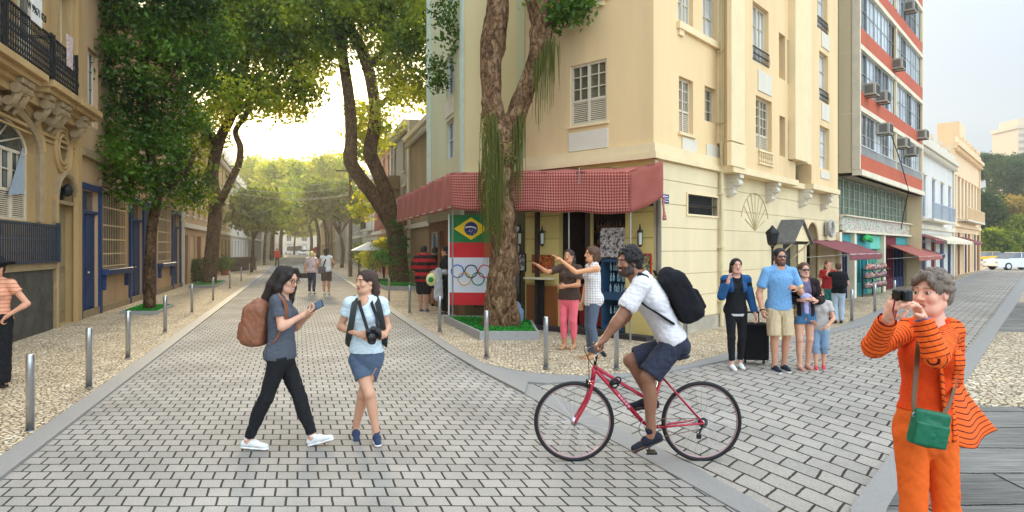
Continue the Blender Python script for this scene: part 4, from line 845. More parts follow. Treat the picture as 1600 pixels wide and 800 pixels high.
F1.mb().quad((dr[0], -.24, dr[3]-.6), (dr[1], -.24, dr[3]-.6), (dr[1], -.24, dr[3]), (dr[0], -.24, dr[3])).build('fanlight', mDark, hA)
m = F1.mb(); mo, zo = (ov[0]+ov[1])/2, (ov[2]+ov[3])/2
for e, r in ((.02, .05), (.13, .035), (.22, .05)): m.tube([(mo+((ov[1]-ov[0])/2+e)*math.cos(t), .02, zo+((ov[3]-ov[2])/2+e)*math.sin(t)) for t in np.linspace(0, 2*math.pi, 24)], r, 6)
m.build('oval_surround', mStoneL, hA); F1.mb().quad((ov[0], -.2, ov[2]), (ov[1], -.2, ov[2]), (ov[1], -.2, ov[3]), (ov[0], -.2, ov[3])).build('pane', mGlass, hA)
# cornice balcony slab on brackets
m = F1.mb()
for a, b in ((sa0, S1(24)), (S1(34), S1(82)), (S1(84), sa1)): m.box(a, b, 0, .55, zb-.14, zb, .01); m.box(a+.05, b-.05, 0, .45, zb-.24, zb-.14); m.box(a+.1, b-.1, 0, .3, zb-.34, zb-.24)
m.box(sa0, sa1, 0, .2, zb-.5, zb-.34); m.build('balcony_slab', mStoneL, hA)
for px in (8, 20, 56, 74, 83, 112):
    s = S1(px, .1); m = F1.mb(); m.box(s-.13, s+.13, 0, .42, zb-.36, zb-.24, .02); m.tube([(s-.12, .3, zb-.44), (s+.12, .3, zb-.44)], .1, 12); m.tube([(s-.11, .18, zb-.68), (s+.11, .18, zb-.68)], .085, 12); m.tube([(s, .32, zb-.4), (s, .26, zb-.6), (s, .1, zb-.85)], [.09, .08, .04], 8); m.build('bracket', mStoneM, hA)
def iron_balcony(f, a, b, z, o, h, parent):
    m = f.mb(); m.box(a, b, o-.02, o+.02, z+h-.03, z+h); m.box(a, b, o-.015, o+.015, z+.05, z+.08); m.box(a, b, o-.01, o+.01, z+h*.78, z+h*.78+.02)
    k = a
    while k < b:
        m.tube([(k, o, z), (k, o, z+h)], .011, 5); m.tube([(k, o, z+.1), (k+.05, o+.03, z+h*.3), (k+.02, o, z+h*.5), (k+.06, o+.02, z+h*.74)], .009, 4); m.ring((k+.05, o, z+h*.88), (1, 0, 0), (0, 0, 1), .035, .006, 8, 4); k += .1
    for e in (a, b): m.tube([(e, 0, z+h-.02), (e, o, z+h-.02)], .015, 5); m.box(e-.025, e+.025, o-.025, o+.025, z, z+h+.06)
    return m.build('balcony_railing', mIron, parent)
iron_balcony(F1, S1(9, .5), S1(80, .5), zb, .5, .85, hA); iron_balcony(F1, S1(84, .5), S1(120, .5), zb, .5, .85, hA); iron_balcony(F1, sa0, S1(5, .5), zb, .5, .85, hA)
for q in up: window(F1, q, hA, mFrame, mGlass, 1, 3, .3, .2, leaves=2); m = F1.mb(); m.box(q[0]-.15, q[1]+.15, 0, .1, q[3], q[3]+.2); m.box(q[0]-.14, q[0], 0, .05, q[2], q[3]); m.box(q[1], q[1]+.14, 0, .05, q[2], q[3]); m.build('window_surround', mStoneL, hA)
F1.mb().box(sa1-.3, sa1, 0, .1, 0, 10).build('pilaster', mStoneL, hA); F1.mb().box(S1(78), S1(84), 0, .12, zb, 10).build('pilaster', mStoneL, hA)
# sign and cloth hung on the balcony
s0, s1 = S1(53, .55), S1(67, .55); zt = Z1(58, 3, .55)+.05; zl = Z1(58, 38, .55)
t = thing('balcony_sign', 'white sign with red letters hung on the iron balcony', 'sign', tuple(F1.w((s0+s1)/2, .55, zl))); a_, b_ = S1(49, .55), S1(66, .55); sw = b_-a_
F1.mb().box(a_, b_, .54, .55, zl, zl+1.0).build('board', mat('sign white', col(214, 208, 200), var=.08), t)
tm = F1.M @ Matrix.Translation(((a_+b_)/2, .556, zl+.72)) @ rot('Z', 180) @ rot('X', 90)
tm = Matrix((( F1.d.x, 0, F1.n.x, 0), (F1.d.y, 0, F1.n.y, 0), (0, 1, 0, 0), (0, 0, 0, 1)))
def ftext(f, s, z, o, body, size, m_, parent, xs=1.0, name='lettering'):
    q = f.w(s, o, z); sg = 1 if Vector((f.d.x, f.d.y, 0)).cross(Vector((0, 0, 1))).dot(Vector((f.n.x, f.n.y, 0))) > 0 else -1
    M_ = Matrix(((f.d.x*xs*sg, 0, f.n.x, q.x), (f.d.y*xs*sg, 0, f.n.y, q.y), (0, 1, 0, q.z), (0, 0, 0, 1)))
    return text(body, size, M_, m_, parent, name)
ftext(F1, (a_+b_)/2, zl+.66, .555, 'ELEI', .42, mat('sign red', col(190, 30, 26)), t, .8); ftext(F1, (a_+b_)/2, zl+.22, .555, 'W 99671 020', .2, mIron, t, .8)
t = thing('hanging_cloth', 'pale pink patterned cloth hanging on the second iron balcony', 'cloth', tuple(F1.w(S1(108, .55), .55, zb+.1)))
F1.mb().box(S1(104, .53), S1(113, .53), .53, .545, Z1(107, 105, .53), Z1(107, 55, .53)).build('cloth', art_mat('pink cloth print', [col(190, 160, 150), col(214, 196, 184), col(176, 120, 116), col(200, 190, 190)], 7), t)
t = thing('wall_lantern', 'round black lamp hanging in the ochre arched doorway', 'wall lantern', tuple(F1.w((dr[0]+dr[1])/2, .1, dr[3]-.3)), 'cafe wall lanterns'); t.pop('group', None) if hasattr(t, 'pop') else None
m = F1.mb(); m.lathe(((dr[0]+dr[1])/2, .05, dr[3]-.5), [(.02, 0), (.1, .05), (.12, .14), (.08, .24), (.02, .3)], 12); m.build('lamp_globe', mIron, t)
# house B: blue doors and tan grilles
sb0, sb1 = sa1, S1(284)
hB = thing('old_townhouse', 'low old house with worn blue doors and tan window grilles', 'house', tuple(F1.w((sb0+sb1)/2, 0, 0)))
opB = [(S1(158), S1(195), 1.25, 3.5), (S1(247), S1(266), 1.25, 3.5)]; dB = [(S1(125), S1(153), .04, 3.3), (S1(203), S1(222), .04, 3.3), (S1(226), S1(240), .04, 3.3), (S1(269), S1(280), .04, 3.3)]
upB = [(sb0+.8+k*2.0, sb0+1.7+k*2.0, 5.0, 7.0) for k in range(6) if sb0+1.9+k*2.0 < sb1]
wall_sheet(F1, sb0, sb1, 0, 9.2, opB+dB+upB, .2).build('wall', mPinkW, hB); shell(F1, sb0, sb1, 9.2, 9, mGreyW, hB)
for q in opB:
    w = F1.mb(); w.quad((q[0], -.15, q[2]), (q[1], -.15, q[2]), (q[1], -.15, q[3]), (q[0], -.15, q[3])); ww = w.build('window', mDark, hB)
    m = F1.mb(); n = max(6, int((q[1]-q[0])/.17))
    for i in range(n+1): x = q[0]+(q[1]-q[0])*i/n; m.box(x-.016, x+.016, .0, .006, q[2], q[3])
    for z in (q[2]+.05, q[2]+.4, q[2]+.8, q[2]+1.2, q[2]+1.7, q[3]-.05): m.box(q[0], q[1], .007, .02, z-.02, z+.02)
    m.build('window_grille', mLattice, ww)
    m = F1.mb(); m.box(q[0]-.15, q[1]+.15, 0, .22, q[2]-.2, q[2]-.03, .02); m.box(q[0]-.05, q[0]+.05, 0, .12, q[2]-.6, q[2]-.2); m.box(q[1]-.05, q[1]+.05, 0, .12, q[2]-.6, q[2]-.2); m.build('window_sill', mBlue, ww)
    m = F1.mb(); m.box(q[0]-.2, q[1]+.2, 0, .08, q[3], q[3]+.18); m.build('lintel', mStoneM, hB)
for q in dB:
    m = F1.mb(); m.box(q[0], q[1], -.14, -.08, q[2], q[3]-.6); md = (q[0]+q[1])/2; m.box(md-.02, md+.02, -.08, -.06, q[2], q[3]-.6)
    for z0_ in (.25, 1.2): m.box(q[0]+.08, md-.08, -.08, -.065, z0_, z0_+.75, .006); m.box(md+.08, q[1]-.08, -.08, -.065, z0_, z0_+.75, .006)
    d_ = m.build('door', mBlue, hB); F1.mb().lathe((md+.06, -.03, 1.15), [(.02, 0), (.028, .02), (.02, .05)], 8).build('door_knob', mPipe, d_)
    m = F1.mb(); m.box(q[0]-.18, q[0], 0, .07, 0, q[3]+.15); m.box(q[1], q[1]+.18, 0, .07, 0, q[3]+.15); m.box(q[0], q[1], 0, .07, q[3], q[3]+.15); m.box(q[0], q[1], -.12, .0, q[3]-.6, q[3]-.52); m.build('door_frame', mBlue, hB)
    F1.mb().quad((q[0], -.13, q[3]-.52), (q[1], -.13, q[3]-.52), (q[1], -.13, q[3]), (q[0], -.13, q[3])).build('fanlight', mGlass, hB)
for q in upB: window(F1, q, hB, mFrame, mGlass, 1, 3, .3, .15, leaves=2)
m = F1.mb(); m.box(sb0, sb1, 0, .3, 9.0, 9.4); m.box(sb0, sb1, 0, .15, 4.1, 4.3); m.box(sb0, sb1, 0, .05, 0, .22); m.build('cornice', mStoneM, hB)
# further simple houses, one function for both sides of both streets
def house(name, label, f, s0, s1, h, wall, nf=2, nw=4, gh=2.9, fh=2.6, ww=.9, doors=None, frame=None, glass=None, side=None, depth=9, balcony=False, cornice=None, gfd=None, awning=None, quoins=False, attic=True):
    t = thing(name, label, 'building', tuple(f.w((s0+s1)/2, 0, 0))); frame = frame or mFrame; glass = glass or mGlass; gl = (s1-s0)/nw
    ops = []; gops = []
    for fl in range(nf):
        z0 = gh+.55+fl*fh
        for k in range(nw): c = s0+gl*(k+.5); ops.append((c-ww/2, c+ww/2, z0, z0+fh*.66))
    for k in range(nw): c = s0+gl*(k+.5); w_ = min(gl*.36, .75); gops.append((c-w_, c+w_, .04, gh-.45))
    wall_sheet(f, s0, s1, 0, h, ops+gops, .18).build('wall', wall, t); shell(f, s0, s1, h, depth, side or wall, t, -.25)
    for q in ops: window(f, q, t, frame, glass, 1, 3, .0, .12, leaves=2, fw=.06)
    for i, q in enumerate(gops):
        m = f.mb(); m.box(q[0], q[1], -.12, -.06, q[2], q[3]); n = 4
        for j in range(1, n): x = q[0]+(q[1]-q[0])*j/n; m.box(x-.015, x+.015, -.06, -.045, q[2], q[3])
        m.build('door', (doors or [mBlue, mWood, mDkBl])[i % len(doors or [1, 2, 3])], t)
    m = f.mb(); m.box(s0, s1, 0, .35, h-.25, h, .01); m.box(s0, s1, 0, .22, h-.4, h-.25); m.box(s0, s1, 0, .14, gh-.1, gh+.12)
    for q in ops: m.box(q[0]-.08, q[1]+.08, 0, .1, q[3]+.04, q[3]+.14); m.box(q[0]-.06, q[1]+.06, 0, .08, q[2]-.08, q[2]-.01)
    x = s0+.15
    while x < s1-.1: m.box(x, x+.12, .1, .3, h-.55, h-.4); x += .42
    if attic:
        m.box(s0, s1, 0, .12, h, h+.45); x = s0
        while x < s1: m.box(x, x+.25, -.02, .18, h+.45, h+.75); x += gl
    m.build('cornice', cornice or mWhiteP, t)
    for s in (s0+.15, s1-.15): f.mb().box(s-.14, s+.14, 0, .09, 0, h-.42).build('pilaster', cornice or mWhiteP, t)
    if balcony:
        a, b = s0+gl*1.1, s1-gl*1.3; f.mb().box(a, b, 0, .6, gh+.3, gh+.42).build('balcony_slab', mWhiteP, t); m = f.mb(); z = gh+.42; m.box(a, b, .55, .59, z+.75, z+.8); n = int((b-a)/.26)
        for i in range(n+1): x = a+(b-a)*i/n; m.tube([(x, .57, z), (x, .57, z+.75)], .014, 4)
        m.build('balcony_railing', balcony if not isinstance(balcony, bool) else mIron, t)
    return t
house('townhouse', 'pink beige house behind the dark green bush', F1, S1(284), S1(331), 8.8, mPinkW, 2, 5, doors=[mWood, mLattice])
house('townhouse', 'ochre house behind the second left tree trunk', F1, S1(331), S1(360), 8.2, mStoneL, 2, 5, doors=[mWood])
house('townhouse', 'pale house with dark planter boxes before it on the left', F1, S1(360), S1(386), 7.6, mWhiteW, 2, 6, doors=[mGreyW])
house('townhouse', 'grey house on the left near the far crossing', F1, S1(386), S1(408), 7.4, mGreyW, 2, 8, doors=[mGreyW])
house('townhouse', 'last pale house on the left of the tree lined street', F1, S1(408), 185, 8, mWhiteW, 2, 10, doors=[mGreyW])
# right side of the left street
F4 = Fac(offL(5.9, 20.6), VL, (-1, 0)); S4 = F4.s
house('townhouse', 'tall brown building beside the greenish wing of the corner building', F4, -3, S4(640), 7.6, mat('brown stucco', col(150, 122, 84), var=.1, stain=.4, streak=True), 1, 1, doors=[mWood], attic=False)
t = house('townhouse', 'grey building with rounded balconies above the side awning', F4, S4(640), S4(612), 8.6, mat('grey stucco', col(150, 144, 128), var=.1, stain=.4, streak=True), 2, 2, doors=[mDkBl], attic=False)
for z, px in ((5.2, 622),):
    s_ = S4(px); m = F4.mb(); m.box(s_-.7, s_+.7, 0, .7, z, z+.8, .03); m.tube([(s_-.4, .3, z-.25), (s_+.4, .3, z-.25)], .3, 12); m.build('balcony', mStoneM, t)
house('townhouse', 'salmon house seen between the two stems of the forked tree', F4, S4(612), S4(590), 8.8, mat('salmon stucco', col(206, 146, 112), var=.08, stain=.2, streak=True), 2, 3, doors=[mWood], balcony=True)
house('townhouse', 'pale grey house right of the street behind the patio parasol', F4, S4(590), S4(568), 7.2, mWhiteW, 2, 4, doors=[mGreyW], balcony=True)
house('townhouse', 'off white house with thin pipes right of the far street', F4, S4(568), S4(545), 7.4, mGreyW, 2, 5, doors=[mGreyW])
house('townhouse', 'far grey house right of the tree lined street', F4, S4(545), S4(525), 7.6, mWhiteW, 2, 6, doors=[mGreyW])
house('townhouse', 'last house right of the tree lined street', F4, S4(525), 160, 8, mStoneL, 2, 10, doors=[mGreyW])
FE = Fac((-30, 208), (-1, 0), (0, -1))
house('apartment_building', 'long pale building closing the far end of the tree lined street', FE, -30, 80, 13, mat('pale pink stone', col(206, 192, 172), var=.05, stain=.1), 3, 22, 3.6, 2.9, 1.6, doors=[mGreyW], depth=12, attic=False)
# ---------------------------------------------------------------- red office building and the row beyond
OR = .62; C2 = FR.O
rb = thing('office_building', 'terracotta red and glass office building with air conditioners', 'building', tuple(FR.w(FR.s(1375), 0, 0)))
s0, s1 = FR.s(1342, OR), FR.s(1441, OR); sw = FR.s(1310, 0)+.01
zS = 4.33; bands = [(4.42, 4.95), (6.55, 7.08), (8.62, 9.22), (10.75, 11.3), (12.9, 13.4)]; top = 15.2
m = FR.mb(); m.quad((sw, 0, zS), (s0, OR, zS), (s0, OR, top), (sw, 0, top)); m.build('side_wall', mTan, rb)
m = FR.mb()
for z in (6.3, 8.35, 10.5): a = Vector((sw, 0.004, z)); b = Vector((s0, OR+.004, z)); m.add([a, b, b+Vector((0, 0, .03)), a+Vector((0, 0, .03))], [(0, 1, 2, 3)])
m.build('joint_line', mSlab, rb)
FRo = Fac(FR.w(0, OR, 0), VF, (1, -.9))
m = FRo.mb()
for a, b in bands: m.box(s0, s1, -.2, 0, a, b)
m.build('red_band', mRedB, rb)
m = FRo.mb(); m.box(s0-.02, s1+.02, -.2, .1, zS-.1, zS+.09)
for a, b in bands[1:]: m.box(s0, s1, -.2, .05, a-.17, a-.002)
m.box(s0, s1, -.2, .1, top-.2, top); m.box(s0-.03, s0+.07, -.2, .04, zS+.1, top-.2); m.box(s1-.1, s1+.05, -.2, .04, zS+.1, top-.2); m.build('concrete_edge', mSlab, rb)
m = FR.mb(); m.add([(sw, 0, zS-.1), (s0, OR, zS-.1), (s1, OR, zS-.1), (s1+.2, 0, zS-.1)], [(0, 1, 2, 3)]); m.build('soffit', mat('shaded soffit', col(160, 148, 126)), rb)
m = FR.mb(); m.box(sw, s1, -9, -.35, 0, top); m.quad((s1, -.35, 0), (s1, OR-.01, 0), (s1, OR-.01, top), (s1, -.35, top)); m.build('core_wall', mTan, rb)
random.seed(5)
nb = 10
for lv, ((a0, b0_), nxt) in enumerate(zip(bands, [q[0]-.17 for q in bands[1:]]+[top-.2])):
    step = (s1-s0-.2)/nb
    for k in range(nb):
        x0 = s0+.09+k*step; q = (x0, x0+step, b0_+.002, nxt)
        wide = random.random() < .3; w = window(FRo, q, rb, mat('light aluminium', col(176, 178, 176), rough=.4, metal=.2) if lv != 0 else mat('pale metal frame', col(186, 184, 178), rough=.45), mGlassB if random.random() < .72 else mGlass, 2, 2, 0, .07+.015*random.random(), fw=.03)
    if lv == 0:
        m = FRo.mb(); m.box(s0, s1, .0, .04, b0_+.28, b0_+.32); x = s0+.1
        while x < s1: m.box(x, x+.02, .0, .03, b0_, b0_+.28); x += .13
        m.build('balcony_rail', mat('pale metal frame', None), rb)
    x = s0+.09
    for k in range(0, nb+1, 5): FRo.mb().box(x+k*step-.09, x+k*step+.09, -.05, .03, b0_, nxt).build('pier', mTan, rb)
# recessed glass storey
zg0, zg1 = 2.92, zS-.1
for k in range(16):
    a = sw+.1+(FR.s(1418)-sw-.1)*k/16; b = sw+.1+(FR.s(1418)-sw-.1)*(k+1)/16; window(FR, (a, b, zg0, zg1), rb, mat('grey green frame', col(150, 156, 140)), mat('green reflecting glass', col(120, 130, 100), rough=.1, var=.5, scale=1.8, spec=.9), 2, 4, 0, .1, fw=.04)
m = FR.mb(); m.box(FR.s(1418), s1, -.3, .0, 0, zg1); m.build('blank_wall', mTan, rb)
random.seed(6)
def graf_mat():
    return art_mat('painted graffiti frieze', [col(190, 184, 168), col(206, 200, 186), col(90, 130, 70), col(214, 208, 196), col(190, 90, 110), col(222, 214, 200), col(70, 70, 74), col(200, 196, 180), col(60, 150, 100)], 4.5, 4)
m = FR.mb(); a, b = sw+.03, s1-.05; m.box(a, b, .0, .12, 2.42, 2.9); m.build('painted_frieze', graf_mat(), rb)
m = FR.mb(); m.box(a, b, .12, .22, 2.34, 2.42); m.box(a, b, .0, .25, 2.9, 2.94); m.build('ledge', mSlab, rb)
# ground floor shops: piers and coloured shop fronts
m = FR.mb(); shop_px = [1312, 1322, 1333, 1350, 1368, 1384, 1404, 1424, 1440]
for px in (1312, 1335, 1381, 1424): s = FR.s(px, .1); FR.mb().box(s-.14, s+.14, -.3, .14, .03, 2.34).build('pier', mSlab, rb)
fronts = [(1315, 1333, mDkBl), (1338, 1360, mTeal), (1360, 1379, mTurq), (1384, 1400, mWineR), (1400, 1420, mDkBl)]
for a_, b_, mm in fronts:
    a, b = FR.s(a_, 0), FR.s(b_, 0); q = FR.mb(); q.box(a, b, -.25, .0, 1.78, 2.3); f_ = q.build('shop_fascia', mm if mm is not mDkBl else mTeal, rb)
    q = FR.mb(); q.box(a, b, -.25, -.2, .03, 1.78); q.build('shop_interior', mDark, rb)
    q = FR.mb(); n = 4
    for k in range(n+1): x = a+(b-a-.08)*k/n; q.box(x, x+.08, -.2, -.1, .03, 1.78)
    q.box(a, b, -.18, -.12, .03, .5); q.build('shop_front', mm, rb)
# shop awnings
def lean_awning(px0, px1, zt, out, drop, label, m_, f=FR, o0=.05, zv=.16, s01=None):
    a, b = s01 or (f.s(px0, o0), f.s(px1, o0)); t = thing('shop_awning', label, 'awning', tuple(f.w((a+b)/2, o0, zt-drop)), 'shop awnings on the right street')
    A, B, Cc, D = f.w(a, o0, zt), f.w(b, o0, zt), f.w(b, o0+out, zt-drop), f.w(a, o0+out, zt-drop)
    cloth('canopy', [A, B, Cc, D], m_, 16, wave=.012, parent=t); cloth('valance', [D, Cc, Cc-Vector((0, 0, zv)), D-Vector((0, 0, zv))], m_, 16, wave=.012, parent=t)
    m = f.mb(); m.tube([(a+.04, .0, zt-drop-.1), (a+.04, o0+out, zt-drop)], .012, 5); m.tube([(b-.04, .0, zt-drop-.1), (b-.04, o0+out, zt-drop)], .012, 5); m.tube([(a, o0+out, zt-drop-.005), (b, o0+out, zt-drop-.005)], .014, 6); m.build('frame', mat('awning bar', col(190, 186, 176), rough=.4), t); return t
lean_awning(1262, 1318, 2.05, 1.15, .42, 'maroon awning beside the arched doorway', mAwn)
lean_awning(1388, 1430, 1.95, 1.1, .5, 'dusty pink awning over the wine coloured shop', mAwnS)
lean_awning(1428, 1440, 1.8, 1.0, .3, 'small dark awning between the red and the white buildings', mDkBl)
# lime green board letters on the frieze
t = thing('shop_sign', 'bright green rounded shop sign under the painted frieze', 'sign', tuple(FR.w(FR.s(1356, .2), .2, 2.1))); m = FR.mb(); a = FR.s(1350, .2); m.tube([(a, .2, 2.14), (a+.35, .2, 2.2), (a+.8, .2, 2.15), (a+1.2, .2, 2.06)], [.06, .13, .13, .04], 8); m.build('board', mat('sign green', col(40, 160, 80)), t)
# display rack of souvenirs in front of the teal shop
t = thing('display_rack', 'rack of colourful goods in front of the teal shop', 'rack', tuple(FR.w(FR.s(1372, .4), .4, .034))); m = FR.mb(); a, b = FR.s(1356, .4), FR.s(1386, .4); [m.box(a, b, .2, .5, z, z+.03) for z in (.35, .7, 1.0)]; [m.box(x-.02, x+.02, .2, .24, .034, 1.05) for x in (a, (a+b)/2, b)]; m.build('rack_frame', mIron, t)
m = FR.mb()
for z in (.38, .73, 1.03):
    x = a+.05
    while x < b-.05: h = random.uniform(.1, .22); m.lathe((x, .35, z), [(.05, 0), (.08, h*.5), (.05, h)], 7); x += .17
m.build('goods', art_mat('goods mix', [col(170, 70, 60), col(70, 120, 140), col(200, 180, 140), col(120, 70, 110), col(214, 120, 60)], 6), t)
# wall-mounted round vent
t = thing('round_vent', 'round pale wall fan above the maroon awning', 'fan', tuple(FR.w(FR.s(1299, .2), .2, FR.sz(1299, 357, .2)[1]))); s_, z_ = FR.sz(1299, 357, .2); m = FR.mb(); m.ring((s_, .2, z_), (1, 0, 0), (0, 0, 1), .24, .05, 24, 6); [m.ring((s_, .22, z_), (1, 0, 0), (0, 0, 1), r, .008, 20, 4) for r in (.06, .12, .18)]; m.box(s_-.2, s_+.2, .06, .12, z_-.2, z_+.2); m.build('fan_guard', mat('pale vent', col(170, 168, 160)), t)
# air conditioners
def ac_unit(p, label, f=FR):
    t = thing('air_conditioner', label, 'air conditioner', p, 'window air conditioners'); M0 = Matrix.Translation(p) @ f.M.to_3x3().to_4x4(); m = MB(M0); m.box(-.3, .3, -.1, .34, 0, .4, .012); m.build('housing', mat('aged ac casing', col(176, 168, 150), var=.12, stain=.3), t)
    m = MB(M0); m.box(-.25, .25, .34, .346, .05, .36); m.build('grille_recess', mIron, t); m = MB(M0); z = .07
    while z < .35: m.box(-.25, .25, .346, .356, z, z+.012); z += .035
    m.box(-.308, -.3, 0, .26, .06, .34); m.build('grille', mat('dull ac grille', col(110, 106, 98)), t)
    m = MB(M0); m.tube([(-.2, -.05, -.01), (-.2, .35, -.01)], .015, 5); m.tube([(.2, -.05, -.01), (.2, .35, -.01)], .015, 5); m.build('bracket', mIron, t); return t
for i, (px, py, lab) in enumerate([(1356, 151, 'boxy air conditioner, left of the adjoining pair on the red building'), (1374, 162, 'air conditioner right of the adjoining pair on the red building'), (1399, 110, 'single air conditioner high on the red building third storey'), (1418, 20, 'topmost air conditioner on the red building'),
     (1378, 211, 'air conditioner in the lowest window row nearest the cream building'), (1406, 232, 'middle air conditioner of the lowest window row'), (1420, 244, 'right hand air conditioner of the lowest window row, farther from the cream building'), (1437, 218, 'small air conditioner at the far end of the red building')]):
    s_, z_ = FR.sz(px, py, OR+.05); ac_unit(FR.w(s_, OR+.02, z_), lab)
# cable down the facade
t = tag(FR.mb().tube([(FR.s(1388, OR+.1), OR+.1, 6.4), (FR.s(1408, OR+.1), OR+.1, 5.2), (FR.s(1420, OR+.1), OR+.1, 4.2), (FR.s(1412, .5), .5, 3.3), (FR.s(1408, .4), .4, 2.6)], .02, 5).build('hanging_cable', mIron), 'black cable hanging down the red building front', 'cable')
# white, peach and further buildings
F5 = FR; sW0, sW1, sP1 = s1+.05, FR.s(1489), FR.s(1530)
house('townhouse', 'white townhouse with blue shutters beyond the red building', F5, sW0, sW1, 7.2, mWhiteW, 1, 5, 2.9, 3.2, .95, doors=[mBlue, mDkBl, mWineR], frame=mBlueL, glass=mat('blue shutters', col(90, 110, 140), var=.1), balcony=mBlueL)
house('townhouse', 'peach townhouse at the far end of the right street', F5, sW1, sP1, 8.6, mPeach, 1, 8, 3.3, 4.0, .9, doors=[mDkBl, mWood, mPeach], balcony=mPeach, cornice=mPeach)
for (sa, sb, lab, mm) in ((sW0+.5, sW0+3, 'red awning on the white townhouse', mWineR), (sW0+4, sW1-.3, 'pale awning on the white townhouse', mSlab), (sW1+1, sW1+5, 'maroon awning on the peach townhouse', mAwn)): lean_awning(0, 0, 2.55, 1.0, .35, lab, mm, s01=(sa, sb))
t = thing('chimney_block', 'pale rooftop block on the peach townhouse', 'chimney', tuple(FR.w(sP1-4, -1, 8.6))); FR.mb().box(sP1-6, sP1-3, -2, -.6, 8.6, 11.2).build('block', mPeach, t)
# tower block far away
def tower(x, y, w, d, h, label):
    t = thing('tower_block', label, 'tower', (x, y, 0)); MB().box(x-w/2, x+w/2, y, y+d, 0, h).build('wall', mat('hazy tower', col(206, 186, 160), var=.04), t); m = MB(); z = 3
    while z < h-2: m.box(x-w/2-.1, x+w/2+.1, y-.15, y-.02, z, z+1.3); z += 3.2
    m.build('window_band', mat('tower windows', col(150, 140, 126)), t); m = MB(); m.box(x-w/2-.8, x+w/2+.8, y-.8, y+d, h, h+1.6); m.box(x-w/2+2, x+w/2-2, y+2, y+d-2, h+1.6, h+5); m.build('roof', mat('hazy tower', None), t)
    m = MB(); [m.box(x-w/2+w*k/4-.25, x-w/2+w*k/4+.25, y-.4, y-.16, 0, h) for k in range(5)]; m.build('pier', mat('hazy tower', None), t)
tower(244, 300, 14, 16, 58, 'tall beige tower block on the skyline at the right edge')
# ---------------------------------------------------------------- trees
def smooth_path(pts, rad, per=8):
    """Catmull-Rom through pts"""
    P = [Vector(p) for p in pts]; Q = []; Rr = []
    for i in range(len(P)-1):
        p0, p1, p2, p3 = P[max(i-1, 0)], P[i], P[i+1], P[min(i+2, len(P)-1)]
        for k in range(per):
            t = k/per; Q.append(.5*((2*p1)+(p2-p0)*t+(2*p0-5*p1+4*p2-p3)*t*t+(3*p1-p0-3*p2+p3)*t**3)); Rr.append(rad[i]*(1-t)+rad[i+1]*t)
    return Q+[P[-1]], Rr+[rad[-1]]
def limb(m, pts, rad, n=14, per=8, noise=.08, lump=.0):
    P, r = smooth_path(pts, rad, per); r = [q*(1+lump*math.sin(i*.9+1)*math.sin(i*.37)) for i, q in enumerate(r)]; m.tube(P, r, n, True, noise)
def crown_pts(balls, per_m3=3.0, leaves=26, spread=.38, shell=.55):
    """clumps of leaves scattered through a set of balls, denser towards their surface"""
    out = []
    for (c, r) in balls:
        nc = max(8, int(per_m3*4.19*r**3)); d = RNG.normal(size=(nc, 3)); d /= np.linalg.norm(d, axis=1)[:, None]
        rr = r*(shell+(1-shell)*RNG.uniform(0, 1, nc)**.6)*RNG.uniform(.86, 1.12, nc); cc = np.array(c)+d*rr[:, None]*np.array([1, 1, .85])
        nl = RNG.integers(int(leaves*.5), int(leaves*1.4), nc)
        rep = np.repeat(cc, nl, axis=0); off = RNG.normal(size=rep.shape)*spread*np.array([1, 1, .6]); out.append(rep+off)
    return np.concatenate(out)
def balls_px(lst): return [(tuple(PX(px, py, Y)), r*Y/FPX) for px, py, r, Y in lst]
def tree(label, base, limbs, balls, bark, leaf, size, per=3., leaves=26, spread=.36, noise=.08, extra=None, group=None, cat='tree', name='tree'):
    t = thing(name, label, cat, base, group); m = MB(); [limb(m, *l, noise=noise) for l in limbs]; m.build('trunk', bark, t, True)
    P = crown_pts(balls, per, leaves, spread); P = P[P[:, 2] > .3]; leaves_mesh('crown', P, size, leaf, t, aspect=.5); return t
random.seed(11)
# first left tree
Y = 18.2; b = Vector(offL(-4.2, Y)); B = (b.x, b.y, .1)
def q(px, py, Y): return tuple(PX(px, py, Y))
tree('dark green tree in front of the blue doors on the left', B, [([B, q(234, 420, Y), q(238, 350, Y), q(246, 300, Y-.2), q(232, 220, Y), q(225, 120, Y), q(240, 0, Y)], [.17, .14, .135, .125, .11, .09, .06]), ([q(244, 310, Y), q(290, 270, Y-.3), q(310, 230, Y)], [.07, .05, .02]), ([q(240, 260, Y), q(190, 220, Y-.5), q(160, 180, Y-.6)], [.07, .05, .02]), ([q(230, 160, Y), q(280, 100, Y), q(330, 40, Y)], [.07, .05, .03])],
     balls_px([(178, 275, 46, Y), (232, 250, 62, Y-.5), (212, 200, 52, Y), (272, 200, 52, Y+.4), (282, 290, 44, Y), (222, 300, 38, Y-.4), (160, 235, 32, Y), (200, 140, 50, Y), (260, 120, 62, Y), (205, 60, 60, Y), (165, 12, 45, Y), (290, 40, 70, Y), (230, -20, 80, Y), (330, 95, 45, Y+.5), (300, -60, 90, Y), (180, 92, 40, Y-.5), (180, -70, 70, Y)]), mBark, mLeafD, .15, 9, 36, .22)
